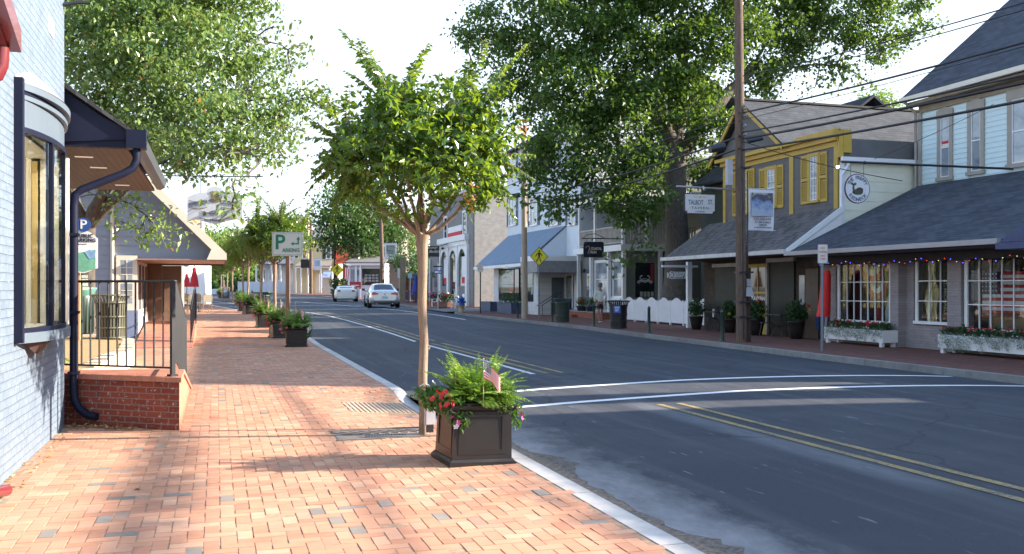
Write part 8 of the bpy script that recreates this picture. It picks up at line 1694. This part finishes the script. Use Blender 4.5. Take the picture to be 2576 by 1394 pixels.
# ---- cars
def car(label, name, L, Wd, st, loc, rz, paintm, tail, plate, spoiler=False, glass_m=glass_dark, rear=(0, 0), lampm=None):
    t = thing(name, label, 'car', loc, rz, 'cars parked along the right kerb'); st = np.array(st, float)
    def ring(y):
        zb, w, zl, wb, wr, zr = [np.interp(y, st[:, 0], st[:, k]) for k in range(1, 7)]
        w *= Wd; wb *= Wd; wr *= Wd; m_ = .5
        return np.array([(0, zb), (w*.8, zb), (w*.97, zb+.07), (w, zb+.45*(zl-zb)), (wb, zl), (wb+(wr-wb)*.55, zl+(zr-zl)*.62), (wr, zr-.035*(1 if zr-zl > .15 else .3)), (wr*.6, zr), (0, zr+.012)])
    def S(y, tt, off=0):
        q = ring(y); i = min(7, int(abs(tt))); f = abs(tt)-i; x, z = q[i]*(1-f)+q[i+1]*f
        if off: d = q[i+1]-q[i]; nrm = np.array([d[1], -d[0]]); nrm = nrm/(np.linalg.norm(nrm)+1e-6); x, z = x+nrm[0]*off, z+nrm[1]*off
        return (x if tt >= 0 else -x, y, z)
    ys = sorted(set(list(np.linspace(0, L, 46))+list(st[:, 0]))); tt = list(np.linspace(-8, 8, 65)); n = len(tt)
    V = np.array([S(y, a) for y in ys for a in tt]); Fq = np.array([(i*n+k, i*n+k+1, (i+1)*n+k+1, (i+1)*n+k) for i in range(len(ys)-1) for k in range(n-1)])
    mb = MB(); mb.add([tuple(q) for q in V], [tuple(q) for q in Fq], True); mb.add([tuple(q) for q in V[:n]], [tuple(range(n))]); mb.add([tuple(q) for q in V[-n:]], [tuple(range(n))[::-1]]); part('body', mb, paintm, t, False)
    def patch(nm, y0, y1, t0, t1, m, off=.006, parent=t, ny=8, nt=10, mirror=False):
        mb = MB()
        for sgn in ((1, -1) if mirror else (1,)):
            vs = [S(y0+(y1-y0)*i/ny, sgn*(t0+(t1-t0)*j/nt) if mirror else (t0+(t1-t0)*j/nt), off) for i in range(ny+1) for j in range(nt+1)]
            mb.add(vs, [(i*(nt+1)+j, i*(nt+1)+j+1, (i+1)*(nt+1)+j+1, (i+1)*(nt+1)+j) for i in range(ny) for j in range(nt)], True)
        return part(nm, mb, m, parent, False)
    ry0, ry1, fy0, fy1, sy0, sy1 = rear
    mbs = MB()
    for sgn in (1, -1):
        vs = [S(ry0+(ry1-ry0)*i/8, sgn*(6.25+(8-6.25)*j/8), .006) for i in range(9) for j in range(9)]; mbs.add(vs, [(i*9+j, i*9+j+1, (i+1)*9+j+1, (i+1)*9+j) for i in range(8) for j in range(8)], True)
    part('rear_window', mbs, glass_m, t, False)
    patch('side_window', sy0, (sy0+sy1)/2-.04, 4.2, 5.9, glass_m); patch('side_window', (sy0+sy1)/2+.04, sy1, 4.2, 5.9, glass_m); patch('side_window', sy0, (sy0+sy1)/2-.04, -4.2, -5.9, glass_m); patch('side_window', (sy0+sy1)/2+.04, sy1, -4.2, -5.9, glass_m)
    mbs = MB()
    for sgn in (1, -1):
        vs = [S(fy0+(fy1-fy0)*i/8, sgn*(6.25+(8-6.25)*j/8), .006) for i in range(9) for j in range(9)]; mbs.add(vs, [(i*9+j, i*9+j+1, (i+1)*9+j+1, (i+1)*9+j) for i in range(8) for j in range(8)], True)
    part('windscreen', mbs, glass_m, t, False)
    q = ring(.03); hw = q[3][0]; zr = q[4][1]
    for sgn in (-1, 1):
        mb = MB(); F = Fr((0, 0, 0), (1, 0, 0), (0, -1, 0))
        if tail == 'wide': pts = [(sgn*hw*.50, zr-.10), (sgn*hw*.99, zr-.14), (sgn*hw*1.0, zr+.0), (sgn*hw*.80, zr+.04), (sgn*hw*.48, zr-.03)]
        else: pts = [(sgn*(hw*.70+.085*math.cos(i*math.pi/6)*1.5), zr-.03+.075*math.sin(i*math.pi/6)) for i in range(12)]
        if sgn < 0: pts = pts[::-1]
        mb.prism(F, pts, -.12, .012); part('tail_light', mb, lampm, t, False)
        mb = MB(); mb.tube([(sgn*Wd*.5*1.9, sy1-.1, st[3, 3]+.02), (sgn*Wd*1.13, sy1-.12, st[3, 3]+.10)], .03, 6); mb.box((sgn*Wd*1.13, sy1-.1, st[3, 3]+.12), (.17, .08, .13)); part('mirror', mb, dark_metal if tail == 'wide' else paintm, t, False)
    mb = MB(); F = Fr((0, 0, 0), (1, 0, 0), (0, -1, 0)); zp = .62 if tail == 'wide' else .66; mb.ob(F, -.17, .17, zp-.08, zp+.08, .002, .016); part('number_plate', mb, plate, t, False)
    mb = MB(); mb.bx(-hw*.9, hw*.9, -.03, .2, .28, .36); part('bumper_skirt', mb, dark_metal if tail == 'wide' else paintm, t, False)
    mb = MB()
    for x in (-.45, .45): mb.tube([(x, -.05, .27), (x, .2, .27)], .035, 8)
    part('exhaust', mb, grey_metal, t, False)
    rw_ = .33
    for y in (.95, L-.92):
        for sgn in (-1, 1):
            x0 = sgn*(Wd-.22); x1 = sgn*(Wd+.012); mb = MB(); seg = 22; vs = []
            for x, r in ((x0, rw_*.7), (x0, rw_), (x1-sgn*.02, rw_), (x1, rw_*.94), (x1, rw_*.68)): vs += [(x, y+math.cos(2*math.pi*k/seg)*r, rw_+math.sin(2*math.pi*k/seg)*r) for k in range(seg)]
            fs = [(i*seg+k, i*seg+(k+1) % seg, (i+1)*seg+(k+1) % seg, (i+1)*seg+k) for i in range(4) for k in range(seg)]; mb.add(vs, fs, True); wl_ = part('wheel', mb, tyre, t, False)
            mb = MB(); vs = [(x1-sgn*.02, y+math.cos(2*math.pi*k/seg)*rw_*.68, rw_+math.sin(2*math.pi*k/seg)*rw_*.68) for k in range(seg)]; mb.add(vs, [tuple(range(seg))]); part('rim', mb, rimm, wl_, False)
            mb = MB(); x = x1-sgn*.012
            vs = [(sgn*(Wd+.003), y+math.cos(math.pi*k/14)*.40, rw_+.02+math.sin(math.pi*k/14)*.40) for k in range(15)]+[(sgn*(Wd-.03), y+math.cos(math.pi*k/14)*.40, rw_+.02+math.sin(math.pi*k/14)*.40) for k in range(15)]
            mb.add(vs, [(k, k+1, 16+k, 15+k) for k in range(14)]); vs = [(sgn*(Wd+.002), y+math.cos(math.pi*k/14)*.40, rw_+.02+math.sin(math.pi*k/14)*.40) for k in range(15)]; mb.add(vs, [tuple(range(15))]); part('wheel_arch', mb, black_in, t, False)
    if spoiler:
        mb = MB(); mb.slab([(-.72, .16, 1.17), (.72, .16, 1.17), (.62, .40, 1.22), (-.62, .40, 1.22)], .035)
        for s in (-1, 1): mb.slab([(s*.72-.02, .16, 1.17), (s*.72+.02, .16, 1.17), (s*.66+.02, .42, .96), (s*.66-.02, .42, .96)], .05)
        part('spoiler', mb, paintm, t, False)
    else:
        mb = MB(); mb.lathe([(.001, 0), (.055, 0), (.05, .012), (.001, .014)], (0, 0, 0), 12); o = part('badge', mb, rimm, t, False); o.location = (0, -.004, .84); o.rotation_euler = (R(90), 0, 0)
    return t
tyre = mat('tyre_rubber', (.012, .012, .013), .8); rimm = mat('alloy_rim', (.45, .46, .48), .3, .05, metal=.8)
silver = mat('silver_car_paint', (.64, .66, .68), .25, .03, 1, metal=.35, coat=.8); pearl = mat('pearl_cream_paint', (.66, .66, .60), .25, .03, 1, coat=.9)
tail_red = mat('tail_lamp_red', (.5, .03, .03), .2, .1, coat=.5); tail_dk = mat('tail_lamp_round', (.28, .08, .06), .2, .2, 8); plate_b = mat('pale_blue_plate', (.40, .55, .58), .5, .1, 8); plate_w = mat('white_plate', (.6, .62, .64), .5, .05)
sedan = [(0, .46, .74, .88, .72, .56, .92), (.06, .36, .88, .93, .82, .64, .99), (.25, .25, .96, .95, .88, .68, 1.04), (.72, .21, .99, .96, .91, .70, 1.06), (1.35, .2, 1.0, .97, .93, .60, 1.38), (1.95, .2, 1.0, .97, .94, .62, 1.45), (2.65, .2, 1.0, .96, .94, .62, 1.44), (3.0, .2, 1.0, .95, .94, .64, 1.33), (3.6, .2, .99, .94, .92, .70, 1.0), (4.4, .22, .96, .86, .88, .64, .9), (4.78, .3, .86, .72, .78, .5, .76), (4.88, .42, .7, .62, .64, .4, .64)]
q = at_d(968, 745, 54.5); fwd = -.085
car('silver sedan with red tail lamps parked nearest on the far right kerb', 'silver_sedan', 4.88, .92, sedan, (q.x, q.y, float(zroad(q.x, q.y))), fwd, silver, 'wide', plate_b, False, glass_dark, (.76, 1.36, 2.98, 3.58, 1.3, 3.2), tail_red)
coupe = [(0, .42, .78, .86, .74, .55, .90), (.06, .30, .90, .91, .84, .62, .95), (.3, .2, .98, .93, .90, .64, .99), (.7, .18, 1.0, .94, .90, .58, 1.08), (1.25, .17, 1.0, .94, .90, .52, 1.24), (1.9, .17, .99, .93, .90, .54, 1.28), (2.3, .17, .98, .91, .89, .55, 1.25), (2.6, .17, .98, .9, .89, .58, 1.15), (3.1, .17, .98, .86, .88, .62, .93), (4.0, .2, .97, .76, .86, .6, .80), (4.42, .3, .86, .62, .74, .5, .66), (4.52, .4, .7, .55, .6, .4, .57)]
q = at_d(871, 745, 72); car('pale cream sports coupe with a rear wing parked ahead of the silver sedan', 'sports_coupe', 4.52, .91, coupe, (q.x, q.y, float(zroad(q.x, q.y))), -.095, pearl, 'round', plate_w, True, glass_dark, (.62, 1.26, 2.58, 3.08, 1.2, 2.6), tail_dk)

# ---- the walking person
def skin(name, verts, edges, mats, parent, root=0, sub=2):
    me = bpy.data.meshes.new(name); me.from_pydata([v[:3] for v in verts], edges, []); o = bpy.data.objects.new(name, me); C.objects.link(o)
    o.modifiers.new('s', 'SKIN'); m2 = o.modifiers.new('u', 'SUBSURF'); m2.levels = sub; m2.render_levels = sub
    for i, v in enumerate(verts):
        sv_ = me.skin_vertices[0].data[i]; r = v[3]; sv_.radius = r if isinstance(r, tuple) else (r, r); sv_.use_root = (i == root)
    bpy.context.view_layer.update(); me2 = bpy.data.meshes.new_from_object(o.evaluated_get(bpy.context.evaluated_depsgraph_get())); bpy.data.objects.remove(o)
    me2.name = name; me2.materials.clear()
    for m in mats: me2.materials.append(m)
    me2.polygons.foreach_set('material_index', [0]*len(me2.polygons)); me2.polygons.foreach_set('use_smooth', [True]*len(me2.polygons)); return link(name, me2, parent)
q = on_g(1510, 812, .0); pr = thing('person', 'person in pale long sleeved top and black shorts walking away with a leash', 'person', (q.x, q.y, 0), R(-12))
skm = mat('tanned_skin', (.26, .13, .085), .55, .1, 12); topm = mat('sage_knit_top', (.60, .63, .56), .8, .06, 20, .2); shortm = mat('black_shorts', (.018, .018, .02), .8); capm = mat('green_cap', (.10, .13, .10), .8); shoe = mat('white_trainer', (.6, .62, .66), .6); hair = mat('grey_brown_hair', (.16, .12, .09), .8)
body = [(0, 0, .96, (.15, .11)), (0, .01, 1.15, (.14, .10)), (0, .02, 1.36, (.15, .105)), (0, .015, 1.47, (.08, .07)), (.005, .03, 1.55, (.055, .058)), (.01, .045, 1.64, (.075, .092)), (.01, .04, 1.74, (.066, .08)),
    (-.19, .01, 1.42, .055), (-.25, -.05, 1.18, .044), (-.24, .0, .96, .034), (-.235, .03, .87, (.022, .038)), (.19, .01, 1.42, .055), (.26, -.03, 1.17, .044), (.27, .08, .97, .034), (.27, .11, .88, (.022, .038)),
    (-.09, .01, .86, .085), (-.085, -.06, .50, .056), (-.08, -.20, .12, .036), (-.08, -.20, .05, .034), (.09, .01, .86, .085), (.085, .09, .51, .056), (.08, .08, .14, .038), (.08, .08, .05, .034)]
be = [(0, 1), (1, 2), (2, 3), (3, 4), (4, 5), (5, 6), (2, 7), (7, 8), (8, 9), (9, 10), (2, 11), (11, 12), (12, 13), (13, 14), (0, 15), (15, 16), (16, 17), (17, 18), (0, 19), (19, 20), (20, 21), (21, 22)]
skin('body', body, be, [skm], pr)
skin('long_sleeved_top', [(0, 0, .90, (.185, .135)), (0, .01, 1.15, (.165, .125)), (0, .02, 1.37, (.175, .125)), (0, .015, 1.475, (.085, .075)), (-.195, .01, 1.42, .075), (-.262, -.05, 1.18, .062), (-.247, .0, .96, .046), (.195, .01, 1.42, .075), (.27, -.03, 1.17, .062), (.277, .08, .98, .046)], [(0, 1), (1, 2), (2, 3), (2, 4), (4, 5), (5, 6), (2, 7), (7, 8), (8, 9)], [topm], pr)
skin('shorts', [(0, 0, .93, (.165, .125)), (0, .0, .86, (.16, .12)), (-.09, .0, .80, .112), (-.09, -.035, .60, .10), (.09, .0, .80, .112), (.09, .055, .60, .10)], [(0, 1), (1, 2), (2, 3), (1, 4), (4, 5)], [shortm], pr)
for x, y, z in ((-.08, -.16, .05), (.08, .13, .045)): skin('shoe', [(x, y-.08, z, .042), (x, y, z+.005, .045), (x, y+.09, z-.008, .038)], [(0, 1), (1, 2)], [shoe], pr)
mb = MB(); mb.lathe([(.105, 0), (.106, .04), (.09, .09), (.05, .115), (.001, .12)], (.01, .04, 1.72), 16, sy=1.12); part('cap', mb, capm, pr, False); mb = MB(); mb.slab([(-.05, .14, 1.735), (.09, .13, 1.735), (.10, .22, 1.715), (.0, .24, 1.715)], .012); part('cap_peak', mb, capm, pr, False)
mb = MB(); mb.lathe([(.07, 0), (.098, .03), (.100, .09), (.098, .10)], (.008, .025, 1.63), 14); part('hair', mb, hair, pr, False)
for s in (-1, 1): mb = MB(); mb.ball((.01+s*.082, .05, 1.655), .022, 6, 1.4); part('ear', mb, skm, pr, False)
mb = MB(); mb.ball((.015, .145, 1.645), .016, 6, 1.5); part('nose', mb, skm, pr, False)
for hx_, hy_, sgn in ((-.235, .035, -1), (.27, .115, 1)):
    mb = MB()
    for k in range(4): mb.tube([(hx_, hy_-.028+k*.019, .845), (hx_-sgn*.008, hy_-.026+k*.02, .80), (hx_-sgn*.03, hy_-.02+k*.018, .77+.008*abs(k-1.5))], [.009, .0085, .006], 5)
    mb.tube([(hx_-sgn*.01, hy_+.035, .875), (hx_-sgn*.03, hy_+.055, .83), (hx_-sgn*.035, hy_+.05, .80)], [.011, .010, .007], 5); part('hand', mb, skm, pr, False)
mb = MB(); mb.tube([(.25, .13, .80), (.45, .02, .55), (.75, -.08, .30), (.95, -.1, .22)], .006, 5); tag(part('dog_leash', mb, dark_metal, None), None)
lsh = bpy.data.objects['dog_leash']; lsh.location = pr.location; lsh.rotation_euler = pr.rotation_euler; tag(lsh, 'thin dark leash running down from the walking person hand', 'leash')

# ---- unseen past the right edge: a house and a tree added to shade road and pavement
nh = thing('added_shade_house', 'unseen grey house added right of the mint house to shade the road', 'house', (21.5, 0, 0)); mb = MB(); mb.bx(21.5, 30, -9.5, 6.6, 0, 6.5); mb.prism(facing(21.5, -9.5), [(0, 6.5), (8.5, 6.5), (4.2, 10.2)], -.2, 0); mb.prism(facing(21.5, 6.6), [(0, 6.5), (8.5, 6.5), (4.2, 10.2)], 0, .2); mb.bx(22.5, 28, 6.61, 10.4, 0, 6.0); part('wall', mb, gsid, nh)
mb = MB(); mb.slab([(21, 6.8, 6.3), (21, -9.8, 6.3), (25.7, -9.8, 10.4), (25.7, 6.8, 10.4)], .12); mb.slab([(25.7, 6.8, 10.4), (25.7, -9.8, 10.4), (30.4, -9.8, 6.3), (30.4, 6.8, 6.3)], .12); mb.bx(24.6, 25.6, 8.0, 8.9, 5.9, 10.2); part('roof', mb, slate, nh)  # stack added to break up the sunlit gap on the road
for i in range(4): window(nh, street_right(21.5, 5), 1.2+i*3.2, 2.2+i*3.2, 4.4, 6.2, white, glass_dark, .12, 2, 2)

big_tree('street_tree', 'slender unseen street tree added to cast a soft shadow band', (16.4, 4.6, 0), (16.4, 4.6, 4.0), .06,
    [((16.9, 4.7, 7.93), (.09, 2.9, .05)), ((16.2, 3.0, 6.15), (.3, .5, .08)), ((16.4, 4.6, 4.3), (.8, .9, .5))], lm_mid, bark_grey, .10, 210, 16, .05, .6, rmin=.008)  # thin flat boughs shaped for the shadow they throw on the bricks
